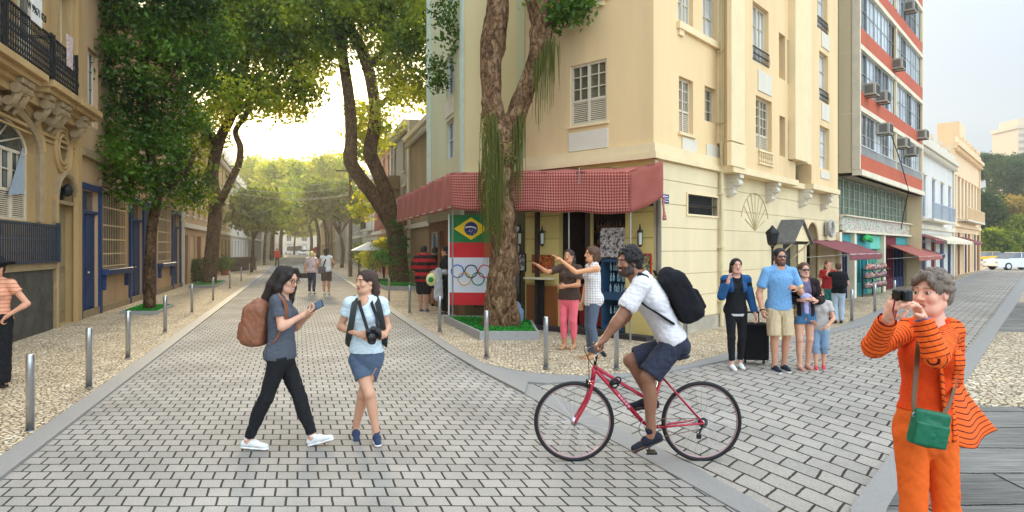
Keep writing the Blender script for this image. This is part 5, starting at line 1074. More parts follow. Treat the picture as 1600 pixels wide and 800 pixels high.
# second left tree, leaning
Y = 31; b = Vector(offL(-4.3, Y)); B = (b.x, b.y, .15)
t2_ = tree('large backlit tree leaning over the street on the left', B, [([B, q(332, 390, Y), q(336, 320, Y), q(332, 270, Y), q(345, 215, Y), q(362, 180, Y), q(380, 110, Y), q(400, 30, Y)], [.36, .32, .3, .27, .24, .22, .2, .14], 16), ([q(372, 262, Y-1), q(376, 232, Y-1), q(368, 205, Y), q(384, 180, Y), q(400, 150, Y)], [.16, .15, .13, .11, .08]), ([q(364, 180, Y), q(420, 130, Y-1), q(470, 90, Y-2)], [.16, .12, .05]), ([q(340, 230, Y), q(310, 180, Y), q(280, 120, Y)], [.16, .12, .05]), ([q(336, 330, Y-.3), q(352, 300, Y-1), q(370, 262, Y-1)], [.2, .18, .16])],
     balls_px([(330, 150, 45, Y), (300, 220, 34, Y), (310, 262, 22, Y), (345, 112, 60, Y), (400, 90, 66, Y-1), (455, 105, 50, Y-1), (475, 60, 48, Y-2), (420, 30, 80, Y), (350, 30, 80, Y), (300, 60, 60, Y), (455, 165, 34, Y-1), (430, 148, 28, Y-1), (395, 165, 26, Y), (330, 215, 24, Y), (250, 60, 60, Y), (500, 90, 30, Y-2), (505, 40, 36, Y-2), (490, 10, 60, Y-2), (380, -50, 90, Y), (460, -50, 80, Y), (480, 150, 16, Y-1), (300, 310, 20, Y-4)]), mBark, mLeafM, .24, 2.3, 40, .42)
leaves_mesh('sunlit_foliage', crown_pts(balls_px([(430, 165, 24, Y-1.5), (465, 150, 20, Y-1.5), (400, 150, 20, Y-2), (350, 180, 18, Y-2), (480, 120, 18, Y-2.5), (370, 145, 20, Y-3)]), 3.5, 34, .4), .24, mLeafY, t2_)  # yellower leaf colour imitates sun on the lower right edge
# forked tree in the middle with ivy at its foot
Y = 31; b = PX(624, 440, Y); B = (b.x, b.y, .15)
tc_ = tree('tall forked tree with ivy at its foot in front of the awning', B, [([B, q(622, 400, Y), q(616, 360, Y), q(608, 338, Y)], [.5, .44, .42, .42], 16), ([q(610, 345, Y), q(588, 310, Y), q(562, 278, Y), q(548, 252, Y), q(549, 220, Y), q(546, 160, Y), q(537, 100, Y), q(528, 50, Y), q(508, 0, Y), (-9, 30, 15)], [.4, .36, .33, .34, .3, .27, .25, .24, .24, .2], 14), ([q(610, 345, Y), q(606, 310, Y), q(592, 275, Y), q(579, 240, Y), q(584, 205, Y), q(586, 170, Y), q(578, 120, Y), q(564, 75, Y), q(540, 35, Y), q(522, 0, Y), (-8, 30, 15)], [.4, .36, .33, .33, .31, .28, .28, .28, .27, .25, .2], 14), ([q(580, 100, Y), q(620, 60, Y-1), q(660, 20, Y-2)], [.2, .14, .06]), ([q(586, 170, Y), q(610, 150, Y-1), q(640, 130, Y-2)], [.12, .09, .04]), ([q(540, 100, Y), q(510, 70, Y), q(480, 40, Y)], [.14, .1, .05])],
     balls_px([(640, 30, 55, Y-2), (680, 45, 42, Y-4), (600, 20, 60, Y-1), (560, 10, 60, Y), (640, 92, 42, Y-3), (600, 80, 40, Y-1), (690, 85, 26, Y-4), (560, 80, 28, Y), (520, 20, 40, Y+1), (660, 130, 22, Y-3), (500, 60, 34, Y), (535, 60, 30, Y+1), (640, 60, 50, Y-3), (670, 105, 24, Y-3), (705, 55, 20, Y-5), (620, 115, 26, Y-2), (610, -40, 80, Y), (520, -40, 70, Y), (680, -20, 60, Y-3), (700, 20, 24, Y-5), (560, -100, 90, Y)]), mBark, mLeafM, .24, 2.2, 38, .4, noise=.07)
leaves_mesh('lower_foliage', crown_pts(balls_px([(560, 215, 12, Y+2), (600, 200, 14, Y), (566, 240, 10, Y+3), (660, 150, 18, Y-3), (640, 155, 24, Y-3), (600, 168, 22, Y-1), (575, 200, 16, Y+2), (612, 130, 26, Y-2), (562, 175, 12, Y+2), (590, 225, 12, Y+3), (578, 305, 12, Y+3), (570, 330, 10, Y+3)]), 3, 34, .36), .24, mLeafY, tc_)  # backlit look of these clumps sits in their yellow leaf colour
leaves_mesh('ivy', np.concatenate([crown_pts(balls_px([(622, 405, 17, Y), (626, 428, 14, Y), (620, 380, 15, Y-.2), (616, 352, 10, Y-.3), (600, 400, 12, Y+.5)]), 60, 26, .14)]), .14, mIvy, tc_)
# big mossy trunk at the corner
Y = 13.55; B = (-.24, 13.55, .15)
tb = thing('tree', 'massive pale trunk with hanging moss in the corner tree pit', 'tree', B)
def qq(px, py, dy=0): return tuple(PX(px, py, Y+dy))
bm_ = MB()
def rough_limb(m, pts, rad, n=40, per=22, seed=1, amp=.11):
    P, r = smooth_path(pts, rad, per); rs = np.random.default_rng(seed); N = len(P); up = Vector((0, 1, 0)); vs = []
    ph = rs.uniform(0, 6, 8); lum = [(rs.uniform(0, N), rs.uniform(0, 6.28), rs.uniform(2.5, 7), rs.uniform(.5, 1.1), rs.uniform(-.10, .17)) for _ in range(int(N/3))]
    for i in range(N):
        t = (P[min(i+1, N-1)]-P[max(i-1, 0)]).normalized(); a = t.cross(up).normalized(); b_ = a.cross(t).normalized(); tw = i*.03
        for k in range(n):
            th = 2*math.pi*k/n; f = 1+amp*(.5*math.sin(3*(th+tw)+ph[0])+.4*math.sin(5*(th-tw)+ph[1])+.3*math.sin(9*th+ph[2]+i*.1)+.15*math.sin(14*th+i*.22+ph[3]))
            for (ci, ct, w, wt, am) in lum:
                if abs(i-ci) < 3*w:
                    dt = (th-ct+math.pi) % (2*math.pi)-math.pi; f += am*math.exp(-((i-ci)/w)**2-(dt/wt)**2)
            f += rs.uniform(-.018, .018); vs.append(P[i]+a*math.cos(th)*r[i]*f+b_*math.sin(th)*r[i]*f)
    m.add(vs, [(i*n+k, i*n+(k+1) % n, (i+1)*n+(k+1) % n, (i+1)*n+k) for i in range(N-1) for k in range(n)]+[list(range(n))[::-1], list(range((N-1)*n, N*n))])
rough_limb(bm_, [(-.25, Y, .06), (-.25, Y, .3), qq(783, 445), qq(789, 390), qq(787, 340), qq(782, 290), qq(784, 240), qq(792, 205)], [.42, .35, .30, .285, .265, .26, .25, .2], seed=3)
rough_limb(bm_, [qq(784, 240), qq(776, 200), qq(768, 150), qq(766, 100), qq(770, 70), qq(778, 20), qq(776, -40), qq(772, -120)], [.22, .26, .2, .22, .27, .23, .22, .18], seed=5, amp=.08)
rough_limb(bm_, [qq(788, 260), qq(800, 205), qq(812, 165, -.1), qq(830, 120, -.2), qq(842, 80, -.3), qq(846, 30, -.4), qq(838, -20, -.5), qq(846, -100, -.6)], [.22, .22, .19, .18, .2, .23, .22, .15], seed=8, amp=.1)
rough_limb(bm_, [(-.02, Y-.1, .06), (.0, Y-.12, .35), (-.04, Y-.05, .7), (-.1, Y, 1.1)], [.2, .17, .13, .1], seed=9)
rough_limb(bm_, [(-.5, Y-.1, .06), (-.45, Y-.08, .4), (-.38, Y, .9)], [.17, .13, .1], seed=12)
bm_.build('trunk', mBarkG, tb, True)
m = MB(); m.add([(0.02+.05*math.cos(a)*1.2, Y-.335+abs(math.sin(a))*0-.02, .42+.2*math.sin(a)) for a in np.linspace(0, 6.28, 14)[:-1]], [list(range(13))]); 
# moss strands
def strands(n, path_px, lens, spread, dy=0, seg=7):
    m_pts = []
    for _ in range(n):
        i = random.uniform(0, len(path_px)-1.001); k = int(i); f = i-k; px = path_px[k][0]*(1-f)+path_px[k+1][0]*f+random.uniform(-spread, spread); py = path_px[k][1]*(1-f)+path_px[k+1][1]*f+random.uniform(-8, 8)
        p = PX(px, py, Y+dy+random.uniform(-.12, .05)); L_ = random.uniform(*lens); yield p, L_
m = MB()
for p, L_ in list(strands(170, [(762, 175), (770, 225), (776, 260), (768, 300)], (.4, 1.9), 14, -.3))+list(strands(60, [(800, 200), (818, 165)], (.5, 1.9), 8, -.15))+list(strands(60, [(838, 95), (858, 60), (866, 70)], (.4, 1.5), 10, -.45))+list(strands(40, [(752, 230), (758, 330)], (.3, 1.0), 6, -.1)):
    sx, sy = random.uniform(-.05, .05), random.uniform(-.03, .03); m.tube([p, p+Vector((sx*.5, sy, -L_*.4)), p+Vector((sx, sy, -L_))], [.009, .007, .003], 4)
m.build('moss_strands', mVine, tb)
ms = []
for (px, py, r_, n) in ((770, 235, 11, 380), (764, 270, 9, 300), (766, 310, 7, 220), (796, 240, 8, 160), (760, 200, 8, 120), (772, 340, 6, 120)):
    c = np.array(PX(px, py, Y-.25)); ms.append(c+RNG.normal(size=(n, 3))*np.array([r_*.008, .08, .2]))
leaves_mesh('moss_tufts', np.concatenate(ms), .075, mVine, tb, aspect=.25, droop=1.6)
leaves_mesh('crown', crown_pts(balls_px([(878, 8, 20, Y-.5), (896, 22, 13, Y-.6), (868, 30, 8, Y-.5), (850, -8, 26, Y-.5), (905, 0, 18, Y-.6), (706, 62, 24, Y+3.4), (690, 98, 18, Y+3.6), (716, 22, 26, Y+3.2), (684, 130, 12, Y+3.6), (695, 20, 26, Y+3.6), (860, -60, 60, Y), (780, -90, 60, Y), (740, -70, 40, Y), (900, -60, 50, Y)]), 26, 26, .14), .12, mLeafD, tb)
# bright leafy tufts seen between left leaves: avenue trees further along
random.seed(21)
av = [(-3.4, 47, 6.2, 2.3), (-3.6, 68, 8.6, 3.4), (4.0, 58, 8.0, 3.0), (-3.7, 92, 16.0, 7.2), (3.6, 80, 14.0, 6.0), (3.6, 112, 17.5, 8.0), (-3.4, 128, 19, 9), (3.2, 152, 19, 9), (-1.0, 182, 14, 7)]
labs = ['small round dark tree on the left before the far trees', 'second avenue tree on the left, before the big pale crown', 'avenue tree on the right beyond the patio parasol', 'wide sunlit avenue tree arching over the street from the left', 'avenue tree arching over the street from the right', 'tall hazy tree on the right near the far end', 'broad hazy tree on the left near the far end', 'far tree on the right at the street end', 'small tree in the middle of the far crossing']
for (o_, Y_, h, r), lab in zip(av, labs):
    x, y = offL(o_, Y_); toward = -.35*np.sign(o_)*r*.6
    limbs = [([(x, y, .03), (x+.1, y, h*.22), (x+toward*.3, y, h*.42)], [.021*h, .018*h, .015*h], 9, 4)]
    balls = []
    for k in range(13 if r > 3 else 7):
        a = random.uniform(0, 6.28); rr = r*random.uniform(.2, .8); c = (x+toward+rr*math.cos(a), y+rr*math.sin(a), h-r*.62-.35*r*(rr/r)**2+random.uniform(-.25, .25)*r); balls.append((c, r*random.uniform(.24, .42)))
        limbs.append(([(x+toward*.3, y, h*.38), tuple(Vector((x+toward*.3, y, h*.4)).lerp(Vector(c), .5)+Vector((0, 0, .3))), c], [.013*h, .009*h, .004*h], 7, 4))
    vol = sum(4.19*q_[1]**3 for q_ in balls); N = min(24000, int(9000+vol*60)); per = max(.15, N/26/vol)
    tree(lab, (x, y, .03), limbs, balls, mBark, mLeafY if Y_ > 60 else mLeafM, .30+.0035*Y_, per, 30, .62 if r > 3 else .4, noise=.05, group='avenue trees')  # far crowns carry backlight and haze in their yellow leaf colour
# right hand park trees
random.seed(31)
park = [(1540, 330, 30, 95, mParkA, 'dark park tree nearest the peach townhouse'), (1545, 262, 22, 130, mParkA, 'umbrella shaped park tree against the sky'), (1575, 335, 34, 100, mParkB, 'ochre leaved park tree under the tower block'), (1600, 290, 40, 120, mParkA, 'green park tree at the right edge below the tower'), (1560, 385, 24, 85, mLeafM, 'light green park tree above the white car'), (1610, 370, 36, 90, mLeafM, 'sunlit park tree cut by the right edge'), (1585, 262, 20, 140, mParkA, 'far round park tree on the skyline'), (1535, 390, 20, 100, mParkA, 'low dark park tree behind the street end'), (1650, 300, 50, 110, mParkA, 'large park tree outside the right edge')]
for px, py, r_, Y_, lm, lab in park:
    c = PX(px, py, Y_); r = r_*Y_/FPX; x, y = c.x, c.y; h = c.z; balls = [((x+random.uniform(-.6, .6)*r, y+random.uniform(-.5, .5)*r, h+random.uniform(-.5, .5)*r), r*random.uniform(.5, .7)) for k in range(6)]
    limbs = [([(x, y, .03), (x+.2, y, h*.4), (x-.1, y, h*.8)], [.035*h+.1, .03*h+.06, .02*h], 9, 4)]+[([(x, y, h*.5), tuple((Vector((x, y, h*.5))+Vector(bl[0]))/2), bl[0]], [.02*h, .014*h, .005*h], 6, 3) for bl in balls[:4]]
    vol = sum(4.19*q_[1]**3 for q_ in balls); tree(lab, (x, y, .03), limbs, balls, mBark, lm, .45, 15000/26/vol, 30, .55, noise=.05, group='park trees')
# distant treeline closing the park
Pm = [(( (px-CX)/FPX*190, 190+random.uniform(-5, 5), random.uniform(2, 14)), random.uniform(5, 8)) for px in range(1500, 1760, 14)]
struct(leaves_mesh('far_woodland', crown_pts(Pm, .06, 40, 1.2), .9, mParkA), 'stuff')
# bushes and pots
def bush(px, py, Y_, r, label, lm=mLeafD, pot=None, name='bush', n=2200, size=.09):
    c = PX(px, py, Y_); t = thing(name, label, 'plant', (c.x, c.y, .034)); balls = [((c.x+random.uniform(-.4, .4)*r, c.y+random.uniform(-.4, .4)*r, max(r*.4, c.z+random.uniform(-.5, .5)*r)), r*.6) for _ in range(6)]
    P = crown_pts(balls, n/6/26/(4.19*(r*.6)**3), 26, r*.16); P = P[P[:, 2] > .06]; leaves_mesh('foliage', P, size, lm, t)
    m = MB(); [m.tube([(c.x, c.y, .04), ((c.x+bl[0][0])/2, (c.y+bl[0][1])/2, bl[0][2]*.6), bl[0]], [.03, .02, .01], 5) for bl in balls]; m.build('stem', mBark, t)
    if pot: MB().lathe((c.x, c.y, .034), [(r*.35, 0), (r*.45, .35), (r*.48, .38), (r*.4, .37)], 14).build('pot', pot, t)
mTerra = mat('terracotta', col(150, 84, 52), var=.15)
bush(304, 420, 33, .75, 'dark leafy bush against the pink beige wall', size=.12)
bush(352, 412, 42, .7, 'potted shrub beside the second left trunk', pot=mTerra, size=.12)
bush(585, 400, 36, .9, 'yellow green shrub by the right kerb behind the bollards', mLeafY, size=.14); bush(600, 385, 34, .8, 'bright green shrub beside the ivy covered trunk', mLeafY, size=.14); bush(560, 400, 44, 1.0, 'shrub behind the white patio parasol', mLeafM, size=.16)
bush(648, 278, 24, .5, 'green plant growing on the ledge above the side awning', mLeafM, name='ledge_plant', size=.1) if False else None
t = thing('planter_box', 'dark planter box by the pale house on the left', 'planter', (*offL(-4.9, 50), .034)); m = MB(); x, y = offL(-5.0, 50); m.box(x-.3, x+.6, y-5, y+3, .034, 1.1, .02); m.build('box', mat('dark planter wood', col(58, 40, 28), var=.2), t)
# patio parasol
x, y, _ = PX(578, 0, 34); t = thing('parasol', 'white patio parasol among shrubs right of the street', 'parasol', (x, y, .034)); m = MB(); m.lathe((x, y, 0), [(.02, 2.15), (.9, 1.75), (1.0, 1.7), (.98, 1.68), (.02, 2.1)], 8); m.build('canopy', mWhite, t); MB().lathe((x, y, .034), [(.25, 0), (.25, .05), (.025, .08), (.025, 2.0)], 10).build('pole', mGrayF, t)
# street cables across the far street
for k, (z0_, z1_, Ya, Yb) in enumerate([(6.4, 6.9, 44, 46), (6.1, 6.5, 44, 48), (5.8, 6.0, 46, 50), (5.5, 6.2, 40, 52)]):
    a = Vector((*offL(-5.3, Ya), z0_)); b = Vector((*offL(4.3, Yb), z1_)); pts = [a.lerp(b, i/16)-Vector((0, 0, .5*math.sin(math.pi*i/16))) for i in range(17)]
    tag(MB().tube(pts, .022, 5).build('overhead_cable', mat('pale cable', col(150, 140, 110))), ('topmost', 'second highest', 'second lowest', 'lowest')[k]+' of the thin overhead cables sagging across the left street', 'cable', 'overhead cables')
# utility pole on right side of left street
for (o_, Y_, lab) in ((3.3, 62, 'utility pole right of the far street, the nearer one'), (3.3, 40, 'thin dark pole beside the ivy tree')):
    x, y = offL(o_, Y_); t = thing('utility_pole', lab, 'pole', (x, y, .03)); MB().lathe((x, y, .03), [(.13, 0), (.09, 7.5)], 10).build('pole', mat('pole wood', col(96, 84, 66), var=.2), t); MB().box(x-.9, x+.9, y-.05, y+.05, 6.6, 6.7).build('crossarm', mat('pole wood', None), t)
# vehicles -----------------------------------------------------------
def car(loc, rz, label, paint, L_=4.3, W_=1.75, H_=1.45, van=False, name='parked_car'):
    t = thing(name, label, 'van' if van else 'car', loc); M0 = Matrix.Translation(loc) @ rot('Z', rz)
    if van: prof = [(-L_/2, .35), (-L_/2, .95), (-L_/2+.15, 1.1), (-L_/2+.9, H_-.05), (-L_/2+1.2, H_), (L_/2-.1, H_), (L_/2, H_-.15), (L_/2, .35)]
    else: prof = [(-L_/2, .3), (-L_/2+.02, .6), (-L_/2+.2, .78), (-L_/2+1.1, .92), (L_/2-.75, .98), (L_/2-.1, .95), (L_/2, .7), (L_/2, .3)]
    def slab(pr, hw, tap=None):
        V = []; n = len(pr)
        for sgn in (-1, 1):
            for x, z in pr: w_ = hw*(1-(tap*(z-.9) if tap and z > .9 else 0)); V.append((x, sgn*w_, z))
        return V, [list(range(n)), list(range(n, 2*n))[::-1]]+[(i, (i+1) % n, n+(i+1) % n, n+i) for i in range(n)]
    m = MB(M0); m.add(*slab(prof, W_/2, .12 if van else None)); body = m.build('body', paint, t)
    bv = body.modifiers.new('b', 'BEVEL'); bv.width = .06; bv.segments = 3
    gm = mat('car glass', col(40, 50, 58), rough=.05, spec=1.0)
    if not van:
        cab = [(-L_/2+1.05, .9), (-L_/2+1.75, H_-.04), (-L_/2+2.1, H_), (L_/2-1.3, H_-.02), (L_/2-.6, .95)]; m = MB(M0); m.add(*slab(cab, W_/2-.06, .3)); m.build('cabin', gm, t)
        m = MB(M0); m.box(-L_/2+1.8, L_/2-1.25, -W_/2+.25, W_/2-.25, H_-.03, H_+.015, .01); [m.box(x, x+.07, -W_/2+.1, W_/2-.1, .93, H_-.03) for x in (-.1,)]; m.build('roof', paint, t)
    else:
        m = MB(M0)
        for sgn in (-1, 1): y_ = sgn*(W_/2+.005); m.add([(-L_/2+.95, y_*.985, 1.1), (L_/2-.3, y_*.985, 1.1), (L_/2-.3, y_*.95, H_-.2), (-L_/2+1.2, y_*.95, H_-.2)], [(0, 1, 2, 3)])
        m.add([(-L_/2+.1, -W_/2+.15, 1.13), (-L_/2+.1, W_/2-.15, 1.13), (-L_/2+.85, W_/2-.2, H_-.07), (-L_/2+.85, -W_/2+.2, H_-.07)], [(0, 1, 2, 3)]); m.build('window_band', gm, t)
    for sx in (-L_/2+.85, L_/2-.85):
        for sgn in (-1, 1):
            w_ = MB(M0); c0 = Vector((sx, sgn*(W_/2-.2), .32)); c1 = Vector((sx, sgn*(W_/2+.01), .32)); w_.tube([c0, c1], .31, 20); wo_ = w_.build('wheel', mBlack, t)
            h_ = MB(M0); h_.tube([Vector((sx, sgn*(W_/2+.005), .32)), Vector((sx, sgn*(W_/2+.025), .32))], .19, 14); h_.build('rim', mSteel, wo_)
    for sgn in (-1, 1): m = MB(M0); m.box(-L_/2-.015, -L_/2+.05, sgn*.6-.15, sgn*.6+.15, .6, .74); m.build('headlight', mLampG, t); m = MB(M0); m.box(L_/2-.05, L_/2+.015, sgn*.6-.13, sgn*.6+.13, .68, .8); m.build('tail_light', mat('tail red', col(170, 20, 20)), t)
    return t
mCarW = mat('white car paint', col(226, 228, 230), var=.02, rough=.25, coat=.6); mCarY = mat('yellow taxi paint', col(226, 180, 50), var=.02, rough=.25, coat=.6)
car((42.0, 53.5, .002), 4, 'white car parked at the end of the right street', mCarW)
car((44.5, 66, .002), 0, 'yellow taxi passing behind the white car', mCarY); car((50.5, 68, .002), 2, 'second yellow taxi near the park trees', mCarY)
car((-63.5, 187, .002), -10, 'white van crossing the far end of the tree lined street', mCarW, 6.0, 2.1, 2.6, True, 'parked_van')
car((-57, 176, .002), 80, 'small pale car at the far end of the tree lined street', mCarW)
# dark litter bin at the street end
x, y = 34.9, 50; t = thing('litter_bin', 'dark litter bin at the end of the right kerb', 'bin', (x, y, .03)); MB().lathe((x, y, .03), [(.3, 0), (.36, 1.2), (.38, 1.25), (.3, 1.35), (.1, 1.4)], 14).build('bin_body', mIron, t)
# ---------------------------------------------------------------- air
hz = MB().box(-400, 420, -40, 420, -1.4, 90).build('haze', mat('unused', (1, 1, 1, 1))); struct(hz, 'stuff')
_hm = bpy.data.materials.new('haze air'); _hm.use_nodes = True; _t = _hm.node_tree; _t.nodes.remove(_t.nodes['Principled BSDF'])
_v = _t.nodes.new('ShaderNodeVolumePrincipled'); _v.inputs['Color'].default_value = (1.0, .99, .96, 1); _v.inputs['Density'].default_value = .0010; _v.inputs['Anisotropy'].default_value = .65
_t.links.new(_v.outputs[0], _t.nodes['Material Output'].inputs['Volume']); hz.data.materials.clear(); hz.data.materials.append(_hm)
scene.cycles.volume_bounces = 0
# ---------------------------------------------------------------- signed distance modelling for people, bags and shoes
V3 = lambda *a: Vector(a)
def cap(a, b, ra, rb=None, sq=None, k=.02, op='u'): return dict(t='cap', a=Vector(a), b=Vector(b), ra=ra, rb=ra if rb is None else rb, sq=sq, k=k, op=op)
def ell(c, ax, r, k=.02, op='u'): return dict(t='ell', c=Vector(c), ax=ax, r=r, k=k, op=op)
def rbox(c, ax, h, rr, k=.01, op='u'): return dict(t='box', c=Vector(c), ax=ax, h=h, r=rr, k=k, op=op)
def plane(p, n, k=.006): return dict(t='pl', p=Vector(p), n=Vector(n).normalized(), k=k, op='i')   # keeps the side opposite to n
def _bb(q):
    if q['t'] == 'cap':
        r = max(q['ra'], q['rb']); return np.minimum(q['a'], q['b'])-r, np.maximum(q['a'], q['b'])+r
    if q['t'] == 'ell': r = max(q['r']); return np.array(q['c'])-r, np.array(q['c'])+r
    r = np.linalg.norm(q['h'])+q['r']; return np.array(q['c'])-r, np.array(q['c'])+r
def sdf_mesh(prims, res):
    us = [q for q in prims if q['op'] == 'u']; lo = np.min([_bb(q)[0] for q in us], 0)-3*res-.01; hi = np.max([_bb(q)[1] for q in us], 0)+3*res+.01
    n = np.ceil((hi-lo)/res).astype(int)+1; D = np.full(n, .15, np.float32); ax = [lo[i]+np.arange(n[i])*res for i in range(3)]
    for q in prims:
        if q['t'] == 'pl':
            d = (ax[0]-q['p'].x)[:, None, None]*q['n'].x+(ax[1]-q['p'].y)[None, :, None]*q['n'].y+(ax[2]-q['p'].z)[None, None, :]*q['n'].z
            np.maximum(D, d.astype(np.float32), out=D); continue
        a, b = _bb(q); pad = q['k']+2.5*res+(.0 if q['op'] == 'u' else .01); i0 = np.clip(((a-pad-lo)/res).astype(int), 0, n-1); i1 = np.clip(((b+pad-lo)/res).astype(int)+2, 1, n)
        s = tuple(slice(i0[i], i1[i]) for i in range(3)); X = ax[0][s[0]][:, None, None]; Y_ = ax[1][s[1]][None, :, None]; Z = ax[2][s[2]][None, None, :]
        if q['t'] == 'cap':
            A = q['a']; x = X-A.x; y = Y_-A.y; z = Z-A.z; B = q['b']-A; f = 1.0
            if q['sq']:
                u, f = q['sq']; dt = (x*u.x+y*u.y+z*u.z)*(1/f-1); x = x+dt*u.x; y = y+dt*u.y; z = z+dt*u.z; B = B+u*B.dot(u)*(1/f-1)
            L2 = max(B.dot(B), 1e-9); t = np.clip((x*B.x+y*B.y+z*B.z)/L2, 0, 1)
            d = (np.sqrt((x-t*B.x)**2+(y-t*B.y)**2+(z-t*B.z)**2)-(q['ra']+(q['rb']-q['ra'])*t))*math.sqrt(f)
        else:
            c = q['c']; x = X-c.x; y = Y_-c.y; z = Z-c.z; L = [x*v.x+y*v.y+z*v.z for v in q['ax']]
            if q['t'] == 'ell':
                r = q['r']; k0 = np.sqrt(sum((L[i]/r[i])**2 for i in range(3))); k1 = np.sqrt(sum((L[i]/r[i]**2)**2 for i in range(3)))+1e-9; d = k0*(k0-1)/k1
                d = np.maximum(d, -min(r))
            else:
                e = [np.abs(L[i])-q['h'][i] for i in range(3)]; d = np.sqrt(sum(np.maximum(v, 0)**2 for v in e))+np.minimum(np.maximum(np.maximum(e[0], e[1]), e[2]), 0)-q['r']
        d = d.astype(np.float32); S = D[s]; k = max(q['k'], 1e-4)
        if q['op'] == 'u': h = np.clip(.5+.5*(S-d)/k, 0, 1); D[s] = S*(1-h)+d*h-k*h*(1-h)
        else: h = np.clip(.5-.5*(S+d)/k, 0, 1); D[s] = S*(1-h)-d*h+k*h*(1-h)
    # surface nets
    I = D < 0; c = I[:-1, :-1, :-1].astype(np.int8)
    for dx, dy, dz in [(1, 0, 0), (0, 1, 0), (0, 0, 1), (1, 1, 0), (1, 0, 1), (0, 1, 1), (1, 1, 1)]:
        c = c+I[dx:n[0]-1+dx, dy:n[1]-1+dy, dz:n[2]-1+dz]
    act = (c > 0) & (c < 8); idx = np.full(act.shape, -1, np.int64); cell = np.argwhere(act); idx[act] = np.arange(len(cell))
    corners = np.array([(i, j, k_) for i in (0, 1) for j in (0, 1) for k_ in (0, 1)]); val = np.stack([D[cell[:, 0]+o[0], cell[:, 1]+o[1], cell[:, 2]+o[2]] for o in corners], 1)
    P = np.zeros((len(cell), 3)); W = np.zeros(len(cell))
    for a in range(8):
        for b in range(a+1, 8):
            if np.abs(corners[a]-corners[b]).sum() != 1: continue
            m = (val[:, a] < 0) != (val[:, b] < 0); t = val[:, a]/(val[:, a]-val[:, b]+1e-12); pt = corners[a]+(corners[b]-corners[a])*t[:, None]
            P[m] += pt[m]; W[m] += 1
    P = lo+(cell+P/W[:, None])*res; F = []
    for axis in range(3):
        sl0 = [slice(None)]*3; sl1 = [slice(None)]*3; sl0[axis] = slice(0, -1); sl1[axis] = slice(1, None); a = I[tuple(sl0)]; b = I[tuple(sl1)]; e = np.argwhere(a != b)
        o1, o2 = [(1, 2), (2, 0), (0, 1)][axis]; ok = (e[:, o1] > 0) & (e[:, o2] > 0) & (e[:, o1] < n[o1]-1) & (e[:, o2] < n[o2]-1); e = e[ok]
        inside = a[e[:, 0], e[:, 1], e[:, 2]]; q4 = []
        for d1, d2 in ((0, 0), (1, 0), (1, 1), (0, 1)):
            z = e.copy(); z[:, o1] -= d1; z[:, o2] -= d2; q4.append(idx[z[:, 0], z[:, 1], z[:, 2]])
        q4 = np.stack(q4, 1); q4[~inside] = q4[~inside][:, ::-1]; F.append(q4[:, ::-1] if False else q4)
    return P, np.concatenate(F)
def fast_mesh(name, P, F, m, parent=None, col_=None, sv=None, fold=0, fs=.07, seed=0):
    me = bpy.data.meshes.new(name); me.vertices.add(len(P)); me.vertices.foreach_set('co', P.astype(np.float32).ravel()); nF = len(F)
    me.loops.add(4*nF); me.loops.foreach_set('vertex_index', F.astype(np.int32).ravel()); me.polygons.add(nF); me.polygons.foreach_set('loop_start', np.arange(0, 4*nF, 4, dtype=np.int32)); me.polygons.foreach_set('loop_total', np.full(nF, 4, np.int32)); me.update()
    if fold:
        N = np.zeros(len(P)*3, np.float32); me.vertices.foreach_get('normal', N); N = N.reshape(-1, 3); rs = np.random.default_rng(seed); h = np.zeros(len(P))
        for i in range(7):
            k = rs.normal(size=3)*np.array([1, 1, .75]); k = k/np.linalg.norm(k)*2*math.pi/(fs*rs.uniform(.6, 1.8)); h += np.abs(np.sin(P@k+rs.uniform(0, 6)+1.5*np.sin(P@(rs.normal(size=3)*12))))**.7-.6
        P2 = P+N*(h*fold/2.2)[:, None]; me.vertices.foreach_set('co', P2.astype(np.float32).ravel())
    me.shade_smooth()
    if col_ is not None: a = me.color_attributes.new('Col', 'FLOAT_COLOR', 'POINT'); a.data.foreach_set('color', np.concatenate([col_, np.ones((len(P), 1))], 1).astype(np.float32).ravel())
    if sv is not None: a = me.attributes.new('sv', 'FLOAT', 'POINT'); a.data.foreach_set('value', sv.astype(np.float32))
    me.materials.append(m); o = bpy.data.objects.new(name, me); C.objects.link(o)
    if parent is not None: attach(o, parent)
    return o
mSkin = mat('skin', col(200, 150, 120), rough=.5, var=.06, scale=14, spec=.35, attr='Col'); mSkin.node_tree.nodes['Principled BSDF'].inputs['Subsurface Weight'].default_value = .08; mSkin.node_tree.nodes['Principled BSDF'].inputs['Subsurface Radius'].default_value = (.02, .008, .004)
def cloth_m(name, r, g, b, rough=.9, var=.1, bump=.35, bscale=260, scale=9):
    return mat(name, col(r, g, b), rough=rough, var=var, scale=scale, bump=bump, bscale=bscale, spec=.2)
def hair_m(name, r, g, b):
    if name in MATS: return MATS[name]
    m = mat(name, col(r, g, b), rough=.42, var=.35, scale=5, spec=.4); nt = m.node_tree; P = nt.nodes['Principled BSDF']; tc = nn(nt, 'ShaderNodeTexCoord'); mp = nn(nt, 'ShaderNodeMapping'); mp.inputs['Scale'].default_value = (1, 1, .07)
    n = nn(nt, 'ShaderNodeTexNoise', i_Scale=230.0, i_Detail=4.0); nt.links.new(tc.outputs['Object'], mp.inputs[0]); nt.links.new(mp.outputs[0], n.inputs['Vector']); b_ = nn(nt, 'ShaderNodeBump', i_Strength=.9, i_Distance=.01); nt.links.new(n.outputs[0], b_.inputs['Height']); nt.links.new(b_.outputs[0], P.inputs['Normal']); return m
